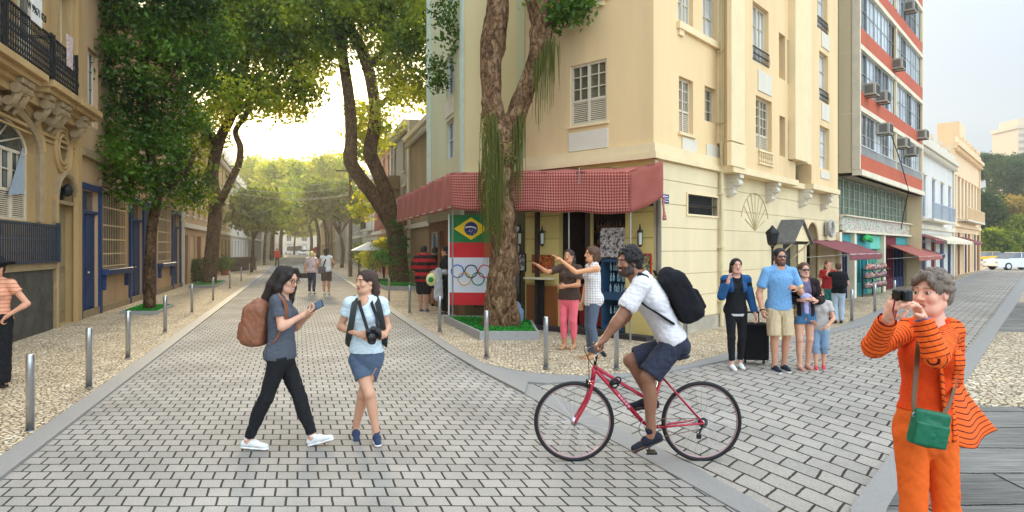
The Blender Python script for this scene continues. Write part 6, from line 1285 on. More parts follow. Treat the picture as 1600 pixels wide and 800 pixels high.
def pose(base, H, th, stride=0.0, bw=1.0, female=True, sh=None):
    f = V3(math.sin(R(th)), math.cos(R(th)), 0); r = V3(math.cos(R(th)), -math.sin(R(th)), 0); b = Vector(base); u = V3(0, 0, 1)
    L = lambda a, c, d: b+r*(a*H)+f*(c*H)+u*(d*H)
    sh = sh or (.097 if female else .106); J = dict(H=H, f=f, r=r, hf=f.copy(), hu=u.copy(), base=b, female=female, bw=bw, kf=f.copy())
    J['hips'] = L(0, 0, .525); J['neck'] = L(0, -.005, .845); J['head'] = L(0, .012, .932)
    for s, sg in (('R', 1), ('L', -1)):
        st = stride*sg; J['hip'+s] = L(.05*sg, 0, .515); J['kn'+s] = L(.05*sg, .012+.10*st+(.02 if st < 0 else 0), .285+abs(st)*.01); J['an'+s] = L(.045*sg, .16*st-.005, .045+(.02 if st < 0 else 0)*abs(stride)/.5*.5)
        J['to'+s] = J['an'+s]+f*(.1*H)+u*(-.028*H); J['sh'+s] = L(sh*sg, -.003, .812); J['el'+s] = L((sh+.035)*sg, -.015-.04*st, .632); J['wr'+s] = L((sh+.03)*sg, .02-.09*st, .49); J['hd'+s] = None
    return J
def hand_prims(J, s, res, curl=.5, pn=None, pinch=False):
    """palm, four bent fingers and a thumb; pn is the direction the palm faces"""
    H = J['H']; sc = H/1.7; w = J['wr'+s]; e = J['el'+s]; d = (J['hd'+s]-w).normalized() if J['hd'+s] else (w-e).normalized()
    pn = (pn or (J['r']*(-1 if s == 'R' else 1))); pn = (pn-d*pn.dot(d)); pn = pn.normalized() if pn.length > .05 else d.orthogonal().normalized(); side = d.cross(pn).normalized()
    thumb = side if (side.dot(J['f']) > 0) else -side
    if J.get('thumb'+s): thumb = side if side.dot(J['thumb'+s]) > 0 else -side
    q = []; R_ = lambda v: max(v*sc, res*.95)
    q.append(ell(w+d*.045*sc, (d, thumb, pn), (.052*sc, max(.041*sc, res*2), max(.0155*sc, res*1.2)), .012)); q.append(cap(w-d*.01, w+d*.03*sc, R_(.023), R_(.022), None, .015))
    for i, (off, ln) in enumerate(((.031, .068), (.0105, .076), (-.010, .070), (-.030, .056))):
        b = w+(d*(.083-.003*abs(i-1.2))+thumb*off)*sc; c = curl*(1+.08*i); a1 = c*.55; a2 = c*1.35; a3 = c*2.0; L_ = ln*sc; dd = lambda a: d*math.cos(a)+pn*math.sin(a)
        spread = thumb*(.06*(1.5-i)); p1 = b+(dd(a1)+spread)*L_*.45; p2 = p1+dd(a2)*L_*.32; p3 = p2+dd(a3)*L_*.25; rr = R_(.0092 if i < 3 else .008)
        q += [cap(b, p1, rr*1.05, rr, None, .005), cap(p1, p2, rr, rr*.95, None, .003), cap(p2, p3, rr*.95, rr*.8, None, .003)]
    b = w+(d*.028+thumb*.03)*sc; td = (d*.62+thumb*.62+pn*(.35+.25*curl)).normalized(); p1 = b+td*.038*sc; td2 = (d*.85+thumb*(.25-.3*curl)+pn*(.35+.3*curl)).normalized(); p2 = p1+td2*.032*sc
    q += [cap(b, p1, R_(.0125), R_(.0105), None, .008), cap(p1, p2, R_(.0105), R_(.008), None, .003)]; return q
def head_axes(J): f = J['hf'].normalized(); r = f.cross(J['hu']).normalized(); u = r.cross(f).normalized(); return r, f, u
def body_prims(J, res, hands=(.5, .5), pns=(None, None), feet=False):
    H = J['H']; hs = J.get('hs', H/1.7); f, r = J['f'], J['r']; u = V3(0, 0, 1); bw = J['bw']; fem = J['female']; q = torso_prims(J, 0)
    am = .9 if fem else 1.06; am *= (bw**.5)
    for s in 'RL':
        q += [cap(J['sh'+s], J['el'+s], .029*H*am, .0235*H*am, None, .03), cap(J['el'+s], J['wr'+s], .0245*H*am, .0155*H*am, None, .012), ell(J['el'+s].lerp(J['wr'+s], .22), ((J['wr'+s]-J['el'+s]).normalized(), *orth(J['wr'+s]-J['el'+s])), (.05*hs, .044*hs*am, .04*hs*am), .02)]
        lm = (1.0 if fem else .97)*bw**.6; q += [cap(J['hip'+s], J['kn'+s], .052*H*lm, .033*H*lm, None, .008), cap(J['kn'+s], J['an'+s], .031*H*lm, .0205*H, None, .02)]
        sd = (J['an'+s]-J['kn'+s]).normalized(); back = -(J['kf']-sd*J['kf'].dot(sd)).normalized(); q.append(ell(J['kn'+s].lerp(J['an'+s], .3)+back*.012*H, (sd, back, sd.cross(back)), (.085*H, .027*H*lm, .029*H*lm), .03)); q.append(ell(J['kn'+s]-back*.008*H, (sd, back, sd.cross(back)), (.03*H, .027*H, .026*H), .015))
        to = J['to'+s]; an = J['an'+s]; dn = (to-an).normalized(); q.append(cap(an-u*.015*H, an-u*.02*H+(to-an)*.9, .022*H, .016*H, None, .015))
        i = 0 if s == 'R' else 1
        if hands[i] is not None: q += hand_prims(J, s, res, hands[i], pns[i])
    # neck and head
    hr, hf, hu = head_axes(J); h = J['head']; X = lambda a, b, c: h+(hr*a+hf*b+hu*c)*hs; A = (hr, hf, hu); E = lambda c, rr, k=.015, op='u': ell(X(*c), A, tuple(v*hs for v in rr), k*hs, op)
    q += [cap(J['neck']-u*.02, h-hu*.05*hs-hf*.012*hs, (.034 if fem else .039)*H*bw**.4, (.031 if fem else .036)*H*bw**.4, None, .035)]
    q += [E((0, -.012, .03), (.073, .092, .083)), E((0, .022, -.03), (.06, .064, .082), .03), cap(X(-.03, .045, -.083), X(.03, .045, -.083), .024*hs, None, None, .03), E((0, .068, -.09), (.022, .018, .018), .02), cap(X(-.05, -.01, -.055), X(-.02, .05, -.085), .02*hs, .02*hs, None, .03), cap(X(.05, -.01, -.055), X(.02, .05, -.085), .02*hs, .02*hs, None, .03)]
    if res < .0072:
        q += [E((-.031, .092, .012), (.017, .014, .012), .012, 's'), E((.031, .092, .012), (.017, .014, .012), .012, 's'), cap(X(-.04, .077, .033), X(.04, .077, .033), .0085*hs, None, None, .012), E((-.030, .0755, .011), (.014, .012, .011), .004), E((.030, .0755, .011), (.014, .012, .011), .004)]
        q += [E((-.04, .062, -.022), (.02, .02, .022), .02), E((.04, .062, -.022), (.02, .02, .022), .02), cap(X(-.02, .082, -.053), X(.02, .082, -.053), .006*hs, None, None, .006), cap(X(-.015, .08, -.064), X(.015, .08, -.064), .0072*hs, None, None, .006), E((0, .087, -.0585), (.024, .01, .0022), .003, 's')]
    q += [cap(X(0, .083, .014), X(0, .103, -.022), .0075*hs, .0115*hs, None, .008), E((-.011, .09, -.026), (.0085, .011, .0075), .006), E((.011, .09, -.026), (.0085, .011, .0075), .006)]
    for sg in (-1, 1): q += [E((sg*.073, -.004, -.002), (.011, .02, .03), .008)]+([E((sg*.083, .0, .0), (.008, .011, .018), .005, 's')] if res < .0072 else [])
    return q
def orth(v): v = v.normalized(); a = v.orthogonal().normalized(); return a, v.cross(a)
def torso_prims(J, inf=0.0, full=True):
    H = J['H']; f, r = J['f'], J['r']; bw = J['bw']; fem = J['female']; P = J['hips']; N = J['neck']; ax = (N-P); W = P.lerp(N, .33); Ch = P.lerp(N, .64); Up = P.lerp(N, .86); i = inf; tf = J.get('tf', f); tf = (tf-ax.normalized()*tf.dot(ax.normalized())).normalized(); tr = tf.cross(ax).normalized()
    pw, ww, cw, uw = ((.092, .070, .084, .066) if fem else (.084, .076, .094, .08)); pw, ww, cw, uw = [v*H*bw for v in (pw, ww, cw, uw)]; k = .035
    q = [cap(P-ax*.06, P+ax*.05, pw+i, pw*.97+i, (tf, .72), k), cap(P, W, pw*.95+i, ww+i, (tf, .74), k), cap(W, Ch, ww+i, cw+i, (tf, .74), k), cap(Ch, Up, cw+i, uw+i, (tf, .66), k), cap(J['shR'], J['shL'], .030*H+i, None, None, .04), cap(Up, J['neck'], .05*H+i, .034*H+i, None, .03)]
    for s in 'RL': q.append(ell(J['hip'+s]-tf*.028*H+V3(0, 0, .02*H), (tr, tf, V3(0, 0, 1)), (.05*H*bw+i, .05*H*bw+i, .056*H+i), .03))
    if fem:
        for sg in (1, -1): q.append(ell(Ch+ax*.03+tr*sg*.042*H+tf*.042*H*bw, (tr, tf, ax.normalized()), (.036*H+i, .033*H+i, .036*H+i), .03))
    else: q.append(ell(Ch+ax*.08+tf*.025*H, (tr, tf, ax.normalized()), (.085*H*bw+i, .042*H+i, .045*H+i), .03))
    if J.get('belly'): q.append(ell(P+ax*.22+tf*.03*H, (tr, tf, ax.normalized()), (.085*H*bw+i, .06*H+J['belly']+i, .09*H+i), .05))
    return q
def person(J, label, skin, res=.006, hands=(.5, .5), pns=(None, None), face=None, group=None, cat='person'):
    q = body_prims(J, res, hands, pns); P, F = sdf_mesh(q, res)
    cl = np.tile(np.array(skin[:3]), (len(P), 1)); hr, hf, hu = head_axes(J); hs = J.get('hs', J['H']/1.7); L = (P-np.array(J['head']))/hs; x = L@np.array(hr); y = L@np.array(hf); z = L@np.array(hu); face = face or {}
    def paint(m, c, a=1.0): cl[m] = cl[m]*(1-a)+np.array(c[:3])*a
    fr = y > .03
    if face.get('beard'): paint(fr & (z < -.028) & (z > -.13) & (y > .0) & ~((np.abs(x) < .017) & (z > -.062) & (z < -.05)), face['beard'], .85); paint((y > -.005) & (np.abs(x) > .052) & (z < .01) & (z > -.1) & (y < .05), face['beard'], .8)
    paint(fr & (np.abs(x) < .042) & (np.abs(z+.03) < .02) & (np.abs(x) > .02), (cl[0][0]*1.02, cl[0][1]*.86, cl[0][2]*.84), .5)
    lip = ((x/.024)**2+((z+.0585)/.0125)**2 < 1) & (y > .06); paint(lip, face.get('lips', col(166, 84, 78)), .8)
    if face.get('smile'): paint(((x/.02)**2+((z+.0585)/.005)**2 < 1) & (y > .06), col(235, 225, 215), .9)
    for sg in (-1, 1):
        ex = x-sg*.030; e = (ex/.0125)**2+((z-.010)/.0048)**2; m = (e < 1) & (y > .06)
        if face.get('shades'): continue
        paint(((ex/.016)**2+((z-.011)/.0095)**2 < 1) & (y > .06), col(70, 44, 36), .6); paint(m, col(226, 218, 210)); paint(m & (np.abs(ex) < .0066), col(40, 26, 20))
        br = (np.abs(ex) < .019) & (np.abs(z-.031+.25*np.abs(ex)*0-.003) < .0045) & (y > .06); paint(br, face.get('brow', col(40, 28, 22)), .85)
    o = fast_mesh('person', P, F, mSkin, None, cl); tag(o, label, cat, group); return o
def shades(J, parent, m=None):
    hr, hf, hu = head_axes(J); hs = J.get('hs', J['H']/1.7); X = lambda a, b, c: J['head']+(hr*a+hf*b+hu*c)*hs; q = [ell(X(sg*.031, .092, .01), (hr, hf, hu), (.026*hs, .008*hs, .019*hs), .002) for sg in (-1, 1)]+[cap(X(-.01, .097, .016), X(.01, .097, .016), .003)]+[cap(X(sg*.055, .085, .015), X(sg*.078, 0, .01), .003) for sg in (-1, 1)]
    P, F = sdf_mesh(q, .0032); fast_mesh('glasses', P, F, m or mat('dark lenses', col(24, 20, 20), rough=.1, spec=.9), parent)
def hair(J, parent, m, style='short', res=.006, locks=(), seed=1, vol=1.0, fringe=0.0):
    hr, hf, hu = head_axes(J); hs = J.get('hs', J['H']/1.7); A = (hr, hf, hu); X = lambda a, b, c: J['head']+(hr*a+hf*b+hu*c)*hs; E = lambda c, r_, k=.012, op='u': ell(X(*c), A, tuple(v*hs for v in r_), k*hs, op)
    q = [E((0, -.018, .038), (.085*vol, .101*vol, .09*vol)), E((0, -.05, -.02), (.074*vol, .062*vol, .07), .03)]
    if style == 'curly':
        rs = np.random.default_rng(seed)
        for _ in range(190):
            d = rs.normal(size=3); d /= np.linalg.norm(d); 
            if d[2] < -.35 or (d[1] > .35 and d[2] < .5): continue
            q.append(E((d[0]*.084*vol, -.018+d[1]*.1*vol, .04+d[2]*.092*vol), (.014, .014, .014), .004))
    if res > .0072: fringe -= .006
    q.append(E((0, .082, -.028+fringe*0), (.066 if res < .0072 else .071, .075, .083-fringe), .008, 's')); q.append(E((0, .10, .05), (.056-fringe, .05, .04-fringe*.6), .01, 's'))
    for sg in (-1, 1): q.append(E((sg*.08, .012, -.02), (.022, .022, .03), .008, 's'))
    if style in ('short', 'curly'): q.append(dict(**{**plane(X(0, 0, -.062), -hu)}))
    for pts, rads in locks:
        pts = [X(*p) if len(p) == 3 and not isinstance(p, Vector) else p for p in pts]
        q += [cap(pts[i], pts[i+1], rads[i]*hs, rads[i+1]*hs, None, .02) for i in range(len(pts)-1)]
    P, F = sdf_mesh(q, res); d = P-np.array(J['head']); th = np.arctan2(d@np.array(hr), d@np.array(hf)); rr = (.0022*np.sin(th*38+P[:, 2]*14)+.0016*np.sin(th*67-P[:, 2]*23))*hs
    n = d*np.array([1, 1, .2]); n /= np.linalg.norm(n, axis=1)[:, None]+1e-6; P = P+n*rr[:, None]; return fast_mesh('hair', P, F, m, parent)
def garment(name, q, m, parent, res, fold=.004, seed=0, sv=None, fs=.07):
    P, F = sdf_mesh(q, res)
    if sv == 'z': sv_ = P[:, 2].copy()
    elif sv is not None: sv_ = sv(P)
    else: sv_ = None
    return fast_mesh(name, P, F, m, parent, None, sv_, fold, fs, seed)
def seg(a, b, t): return a.lerp(b, t)
def shirt(J, parent, m, res, sleeve=.45, hem=.5, inf=.012, name='shirt', neck=.0, sv=None, loose=.0, seed=2, collar=False, fold=.004, sleeve_r=None, open_front=0, cuts=(), extras=()):
    """sleeve: 0 none, .45 short, 1+x long (x = share of the forearm); hem as a share of the height"""
    H = J['H']; q = torso_prims(J, inf); fem = J['female']; am = (.9 if fem else 1.06)*J['bw']**.5; N = J['neck']; P0 = J['hips']; axn = (N-P0).normalized()
    if loose: q.append(cap(P0-V3(0, 0, .03), P0.lerp(N, .5), (.094 if fem else .092)*H*J['bw']+loose, .085*H*J['bw']+loose, (J['f'], .74), .03))
    # neckline and lower hem
    q.append(ell(N+axn*.045*H, (J['r'], J['f'], axn), (.05*H, .05*H, .045*H), .008, 's')); q.append(ell(N+J['f']*(.035*H)+axn*(.005*H-neck), (J['r'], J['f'], axn), (.036*H, .035*H, .03*H+neck), .008, 's'))
    if collar: q.append(cap(N-J['f']*.01+axn*.01, N-J['f']*.01+axn*.02, .045*H, .042*H, (axn, .35), .004)); q.append(ell(N+axn*.03*H+J['f']*.01, (J['r'], J['f'], axn), (.034*H, .036*H, .05*H), .004, 's'))
    q.append(plane(P0+axn*(hem-.525)*H, -axn))
    q += list(cuts)
    if open_front: q.append(rbox(P0.lerp(N, .42)+J['f']*.16*H+J['r']*open_front[1], (J['r'], J['f'], axn), (open_front[0], .15*H, .34*H), .01, .008, 's'))
    q += list(extras)
    for s in 'RL':
        sh, el, wr = J['sh'+s], J['el'+s], J['wr'+s]; e = el-sh; i2 = inf+.004+(sleeve_r or 0)
        if sleeve <= 0: q.append(ell(sh+J['r']*(.03*H if s == 'R' else -.03*H), (J['r'], J['f'], V3(0, 0, 1)), (.034*H, .06*H, .06*H), .006, 's')); continue
        t = min(sleeve, 1); end = seg(sh, el, t); q.append(cap(sh, end, .027*H*am+min(i2, inf), (.0265*H*am+i2*1.1), None, .02))
        if sleeve > 1: q.append(cap(el, seg(el, wr, sleeve-1), .0255*H*am+i2, .019*H*am+i2, None, .015))
    if sleeve > 0:
        for s in 'RL':
            sh, el, wr = J['sh'+s], J['el'+s], J['wr'+s]
            if sleeve <= 1: d = (el-sh).normalized(); c = seg(sh, el, sleeve); q.append(ell(c+d*.05, (d, *orth(d)), (.05, .06, .06), .004, 's'))
            else: d = (wr-el).normalized(); c = seg(el, wr, sleeve-1); q.append(ell(c+d*.045, (d, *orth(d)), (.045, .05, .05), .004, 's'))
    return garment(name, q, m, parent, res, fold, seed, sv)
def trousers(J, parent, m, res, length=1.0, inf=.008, waist=.575, name='trousers', flare=.0, seed=4, fold=.004, sv=None, skirt=False):
    """length: share of hip-to-ankle covered (0.5 = knee)"""
    H = J['H']; fem = J['female']; lm = (1.0 if fem else .97)*J['bw']**.6; q = [p for p in torso_prims(J, inf)]; q = q[:2]+[p for p in q if p['t'] == 'ell'][:2]
    q = [torso_prims(J, inf)[0], torso_prims(J, inf)[1]]+[p for p in torso_prims(J, inf) if p['t'] == 'ell'][:2]; ends = []
    for s in 'RL':
        hp, kn, an = J['hip'+s], J['kn'+s], J['an'+s]
        if length <= .5: e = seg(hp, kn, length*2); q.append(cap(hp, e, .054*H*lm+inf, (.056*(1-length*2)+.036*length*2)*H*lm+inf+flare, None, .008)); d = (kn-hp).normalized(); ends.append((e, d, hp))
        else:
            q.append(cap(hp, kn, .053*H*lm+inf, .0345*H*lm+inf+flare*.5, None, .008)); e = seg(kn, an, (length-.5)*2); q.append(cap(kn, e, .034*H*lm+inf+flare*.5, .024*H+inf+flare, None, .02)); d = (an-kn).normalized(); ends.append((e, d, kn))
            sd = d; back = -(J['kf']-sd*J['kf'].dot(sd)).normalized(); 
            if length > .8: q.append(ell(kn.lerp(an, .3)+back*.012*H, (sd, back, sd.cross(back)), (.085*H, .027*H*lm+inf, .029*H*lm+inf), .03))
    axn = (J['neck']-J['hips']).normalized(); q.append(plane(J['hips']+axn*(waist-.525)*H, axn))
    if length <= .5: e1, e2 = ends[0][0], ends[1][0]; mid = (e1+e2)/2; hm = (J['hipR']+J['hipL'])/2-V3(0, 0, .055*H); up_ = (hm-mid); q.append(rbox((mid+hm)/2-up_*.12, ((e1-e2).normalized() if (e1-e2).length > .04 else J['r'], J['f'], up_.normalized()), (.003, .25, max(.01, up_.length*.5)), .006, .012, 's'))
    for e, d, _ in ends: q.append(ell(e+d*.052, (d, *orth(d)), (.05, .1, .1) if length <= .5 else (.05, .08, .08), .004, 's'))
    return garment(name, q, m, parent, res, fold, seed, sv, fs=.09)
def shoes(J, parent, m, res, sole=None, name='shoe', high=.0, sandal=False):
    H = J['H']; sc = H/1.7
    for s in 'RL':
        an, to = J['an'+s], J['to'+s]; d = (to-an); flat = Vector((d.x, d.y, d.z+.028*H)).normalized(); side = flat.cross(V3(0, 0, 1)).normalized(); up = side.cross(flat).normalized()
        heel = an-flat*.035*sc-up*.045*sc; toe = an+flat*.165*sc-up*.055*sc; base = an-up*.078*sc; q = [cap(heel, an+flat*.06*sc-up*.035*sc, .036*sc, .036*sc, None, .02), cap(an+flat*.05*sc-up*.04*sc, toe, .037*sc, .031*sc, (up, .8), .02), cap(an-up*.01, an+up*(.0+high), .034*sc, .033*sc+.004, None, .015)]
        q.append(plane(base, -up)); q.append(ell(an+up*(.035+high), (up, *orth(up)), (.03, .028*sc, .028*sc), .004, 's'))
        if sandal: q = [cap(heel, an+flat*.06*sc-up*.04*sc, .033*sc, .033*sc, None, .02), cap(an+flat*.05*sc-up*.045*sc, toe, .035*sc, .028*sc, (up, .7), .02), plane(base, -up)]
        o = garment(name, q, m, parent, res, 0)
        if sole is not None:
            q = [cap(heel-up*.03*sc, an+flat*.05*sc-up*.075*sc, .036*sc, .033*sc, (up, .35), .01), cap(an+flat*.05*sc-up*.075*sc, toe-up*.02*sc, .037*sc, .034*sc, (up, .35), .01), plane(base-up*.008, -up)]
            P, F = sdf_mesh(q, res); fast_mesh('sole', P, F, sole, o)
def opx(J, **kw):
    """move joints to traced positions: name=(px, py, depth offset)"""
    Y0 = J['base'].y
    for k, v in kw.items(): J[k] = PX(v[0], v[1], Y0+v[2])
def ribbon(name, pts, width, th, m, parent, nrm=None):
    """flat strap along pts"""
    pts, _ = smooth_path(pts, [1]*len(pts), 6); V = []; N = len(pts)
    for i, p in enumerate(pts):
        t = (pts[min(i+1, N-1)]-pts[max(i-1, 0)]).normalized(); n = (nrm if nrm is not None else V3(0, -1, 0)); w = t.cross(n).normalized()*width/2; n2 = w.cross(t).normalized()*th/2; V += [p-w-n2, p+w-n2, p+w+n2, p-w+n2]
    F = [(i*4+k, i*4+(k+1) % 4, (i+1)*4+(k+1) % 4, (i+1)*4+k) for i in range(N-1) for k in range(4)]+[(3, 2, 1, 0), tuple(4*(N-1)+k for k in range(4))]
    return link_mesh(name, V, F, m, parent, False)
# ---------------------------------------------------------------- people in the foreground
mJeanD = cloth_m('black denim', 34, 34, 36); mTeeG = cloth_m('charcoal tee', 84, 88, 96); mShoeW = cloth_m('white canvas', 225, 225, 222, var=.04); mSoleW = plain('white sole', 230, 230, 228)
mBrownL = mat('brown leather', col(134, 84, 58), rough=.55, var=.15, scale=12, bump=.3, bscale=90)
mPhone = plain('phone black', 18, 18, 20, .25); mBlkPl = mat('black plastic', col(20, 20, 22), rough=.35, var=.1); mLens = mat('lens glass', col(14, 16, 30), rough=.05, spec=1)
skA = col(206, 156, 128); skB = col(204, 154, 124); skC = col(140, 96, 72); skD = col(226, 168, 142); skE = col(190, 140, 110)
def backpack(c, f, r, u, w, h, d, m, label, pocket=True, straps=(), sm=None, res=.008, name='backpack', handle=True):
    """rounded bag whose back panel is at c; f points away from the wearer"""
    t = thing(name, label, 'backpack', tuple(c-u*h/2)); A = (r, f, u); q = [rbox(c+f*d*.5-u*h*.05, A, (w/2-.05, d/2-.045, h/2-.09), .05, .03), ell(c+f*d*.42+u*h*.28, A, (w*.46, d*.46, h*.24), .05), ell(c+f*d*.55-u*h*.25, A, (w*.5, d*.52, h*.26), .05)]
    P, F = sdf_mesh(q, res); fast_mesh('bag_body', P, F, m, t, None, None, .006, .12, 3)
    if pocket: q = [rbox(c+f*d*1.0-u*h*.2, A, (w/2-.09, .015, h*.13), .03, .02)]; P, F = sdf_mesh(q, res); fast_mesh('pocket', P, F, m, t, None, None, .003, .08, 5)
    m_ = MB()
    zp = [c+f*d*.98+u*h*.12+r*x for x in (-w*.36, 0, w*.36)]; m_.tube([p+f*.015-u*(abs(i-1)*.03) for i, p in enumerate(zp)], .004, 5)
    if handle: m_.tube([c+u*h*.45+r*.04, c+u*(h*.45+.05)+r*.03, c+u*(h*.45+.05)-r*.03, c+u*h*.45-r*.04], .007, 6)
    m_.build('zip', sm or m, t)
    for i, s_ in enumerate(straps): ribbon('strap', s_, .055, .014, sm or m, t, nrm=f)
    return t
# --- woman with the phone
Y0 = 5.77; J = pose((PX(445, 700, Y0).x, Y0, 0), 1.65, 90, bw=.93)
opx(J, hips=(440, 552, 0), neck=(438, 464, 0), head=(449, 437, 0), shR=(433, 471, -.14), shL=(443, 471, .14), elR=(440, 511, -.19), wrR=(474, 492, -.10), hdR=(488, 484, -.06), elL=(462, 512, .16), wrL=(480, 494, .04), hdL=(492, 487, -.02),
    hipR=(436, 560, -.08), hipL=(443, 560, .08), knR=(416, 622, -.08), anR=(388, 686, -.04), knL=(469, 622, .08), anL=(488, 681, .06))
J['toR'] = J['anR']+V3(.165, -.02, -.052); J['toL'] = J['anL']+V3(.16, -.02, .0); J['hf'] = V3(.86, -.36, -.26).normalized(); J['hu'] = V3(.15, 0, 1)
p = person(J, 'woman in a grey tee and black trousers walking while looking at a phone', skA, .0052, (.9, .9), (V3(.3, .2, .9), V3(.2, -.5, .6)), dict(smile=1, lips=col(176, 80, 84)))
shirt(J, p, mTeeG, .006, .52, .50, .013, loose=.008, fold=.005); trousers(J, p, mJeanD, .006, .96, .004, .515, fold=.006)
shoes(J, p, mShoeW, .005, mSoleW)
mHairDk = hair_m('dark brown hair', 38, 28, 24)
hair(J, p, mHairDk, 'long', .0052, [([(.03, -.06, .06), (.055, -.095, -.08), (.06, -.12, -.22), (.05, -.12, -.34)], (.06, .058, .05, .02)), ([(-.03, -.06, .06), (-.05, -.09, -.08), (-.05, -.11, -.24), (-.03, -.10, -.36)], (.06, .055, .05, .018)), ([(.07, .01, .02), (.085, .0, -.08), (.085, .015, -.18), (.07, .04, -.26)], (.03, .034, .028, .01)), ([(-.07, .02, .02), (-.08, .02, -.08), (-.075, .04, -.18), (-.06, .07, -.3)], (.026, .03, .024, .008)), ([(.03, .05, .11), (.06, .06, .06), (.078, .035, -.01)], (.022, .022, .018)), ([(-.02, .05, .112), (-.055, .06, .06), (-.075, .035, 0)], (.022, .022, .018))], 3)
m = MB(); hr_, hf_, hu_ = head_axes(J); X_ = lambda a, b, c: J['head']+(hr_*a+hf_*b+hu_*c)*(J['H']/1.7)
for sg in (-1, 1): m.ring(X_(sg*.032, .096, .008), hr_, hu_, .0205, .0026, 20, 5); m.tube([X_(sg*.053, .094, .014), X_(sg*.078, 0, .01)], .0022, 5)
m.tube([X_(-.012, .1, .012), X_(.012, .1, .012)], .002, 5); m.build('glasses', mBlkPl, p)
c_ = PX(493, 479, Y0-.05); t = thing('phone', 'dark phone held up by the woman in the grey tee', 'phone', tuple(c_)); M0 = Matrix.Translation(c_) @ rot('Y', -28) @ rot('X', 60)
MB(M0).box(-.075, .075, -.036, .036, -.004, .004, .003).build('case', mPhone, t); MB(M0).box(-.068, .068, -.032, .032, .0042, .005).build('screen', mat('phone screen', col(70, 90, 110), rough=.1), t)
rr_, uu_ = V3(0, -1, 0), V3(.12, 0, 1).normalized(); ff_ = V3(-1, 0, .12).normalized(); c_ = PX(420, 505, Y0)
backpack(c_, ff_, rr_, uu_, .3, .43, .2, mBrownL, 'brown leather backpack on the woman looking at her phone', straps=[[PX(428, 466, Y0-.13), PX(436, 462, Y0-.15), PX(446, 475, Y0-.16), PX(446, 500, Y0-.15), PX(432, 530, Y0-.14), PX(422, 535, Y0-.12)]], res=.007)
# --- woman with the camera
Y0 = 6.0; J = pose((PX(575, 690, Y0).x, Y0, 0), 1.61, 190, bw=.9)
opx(J, hips=(572, 553, 0), neck=(570, 466, 0), head=(571, 441, 0), shR=(547, 474, 0), shL=(596, 474, 0), elR=(532, 511, .02), wrR=(562, 523, -.17), hdR=(574, 522, -.22), elL=(606, 511, .02), wrL=(601, 524, -.15), hdL=(592, 522, -.22),
    hipR=(559, 562, 0), hipL=(585, 562, .02), knR=(577, 615, -.10), anR=(588, 676, -.06), knL=(567, 616, .02), anL=(556, 668, .12))
J['toR'] = J['anR']+V3(.05, -.16, -.045); J['toL'] = J['anL']+V3(.04, -.14, -.075); J['hf'] = V3(-.62, -.78, -.02).normalized(); J['kf'] = V3(-.1, -1, 0)
p = person(J, 'woman in a pale blue tee and shorts holding a black camera', skB, .0052, (1.0, 1.0), (V3(.6, .5, 0), V3(-.6, .5, 0)), dict(lips=col(180, 90, 84)))
shirt(J, p, cloth_m('pale blue tee', 206, 222, 228, var=.05), .006, .42, .535, .014, neck=.02, loose=.010, seed=5, fold=.005); trousers(J, p, cloth_m('slate blue shorts', 84, 98, 118), .006, .25, .004, .545, 'shorts', .008, seed=6)
shoes(J, p, cloth_m('navy trainer', 52, 64, 90), .005, mSoleW)
hair(J, p, mHairDk if False else hair_m('brown hair', 62, 42, 34), 'long', .0052, [([(0, -.08, .05), (.0, -.115, -.05), (.02, -.12, -.13), (.03, -.1, -.2)], (.06, .045, .04, .012)), ([(-.05, -.06, .0), (-.05, -.09, -.1), (-.05, -.08, -.18)], (.035, .035, .01))], 4, fringe=.002)
mBagG = cloth_m('grey green straps', 58, 62, 60)
backpack(PX(570, 505, Y0+.13), V3(.17, 1, 0).normalized(), V3(1, -.17, 0).normalized(), V3(0, 0, 1), .34, .46, .2, mBagG, 'dark grey green backpack worn by the woman with the camera', straps=[[PX(553, 472, Y0+.12), PX(555, 466, Y0), PX(553, 480, Y0-.12), PX(549, 505, Y0-.135), PX(544, 530, Y0-.04), PX(544, 540, Y0+.1)], [PX(588, 472, Y0+.12), PX(588, 466, Y0), PX(592, 480, Y0-.11), PX(597, 505, Y0-.11), PX(601, 530, Y0-.02), PX(601, 540, Y0+.1)]], res=.009)
def dslr(c, f, r, u, label, straps=(), sc=1.0, lens=.09):
    t = thing('camera', label, 'camera', tuple(c)); M0 = Matrix((tuple([*(r)])+(0,), tuple([*(f)])+(0,), tuple([*(u)])+(0,), (0, 0, 0, 1))).transposed(); M0 = Matrix.Translation(c) @ Matrix(((r.x, f.x, u.x, 0), (r.y, f.y, u.y, 0), (r.z, f.z, u.z, 0), (0, 0, 0, 1)))
    m = MB(M0); m.box(-.068*sc, .068*sc, -.03*sc, .03*sc, -.045*sc, .042*sc, .01*sc); m.box(-.068*sc, -.04*sc, .03*sc, .05*sc, -.042*sc, .035*sc, .008*sc); m.build('camera_body', mBlkPl, t)
    if lens > .05: m = MB(M0); m.box(-.024*sc, .024*sc, -.02*sc, .04*sc, .042*sc, .07*sc, .008*sc); m.build('viewfinder', mBlkPl, t)
    m = MB(M0); m.tube([(.008, .03*sc, -.003), (.008, .03*sc+lens*.5, -.003)], .034*sc, 20); m.tube([(.008, .03*sc+lens*.5, -.003), (.008, .03*sc+lens, -.003)], .038*sc, 20); l = m.build('lens', mBlkPl, t)
    m = MB(M0); m.tube([(.008, .031*sc+lens, -.003), (.008, .033*sc+lens, -.003)], .03*sc, 18); m.build('lens_glass', mLens, l); m = MB(M0); m.tube([(.008, .034*sc+lens*.3, -.003), (.008, .04*sc+lens*.3, -.003)], .0352*sc, 20); m.build('lens_ring', mSteel, l)
    for s_, w_ in straps: ribbon('strap', s_, w_, .004, mat('strap black', col(26, 26, 28)), t)
    return t
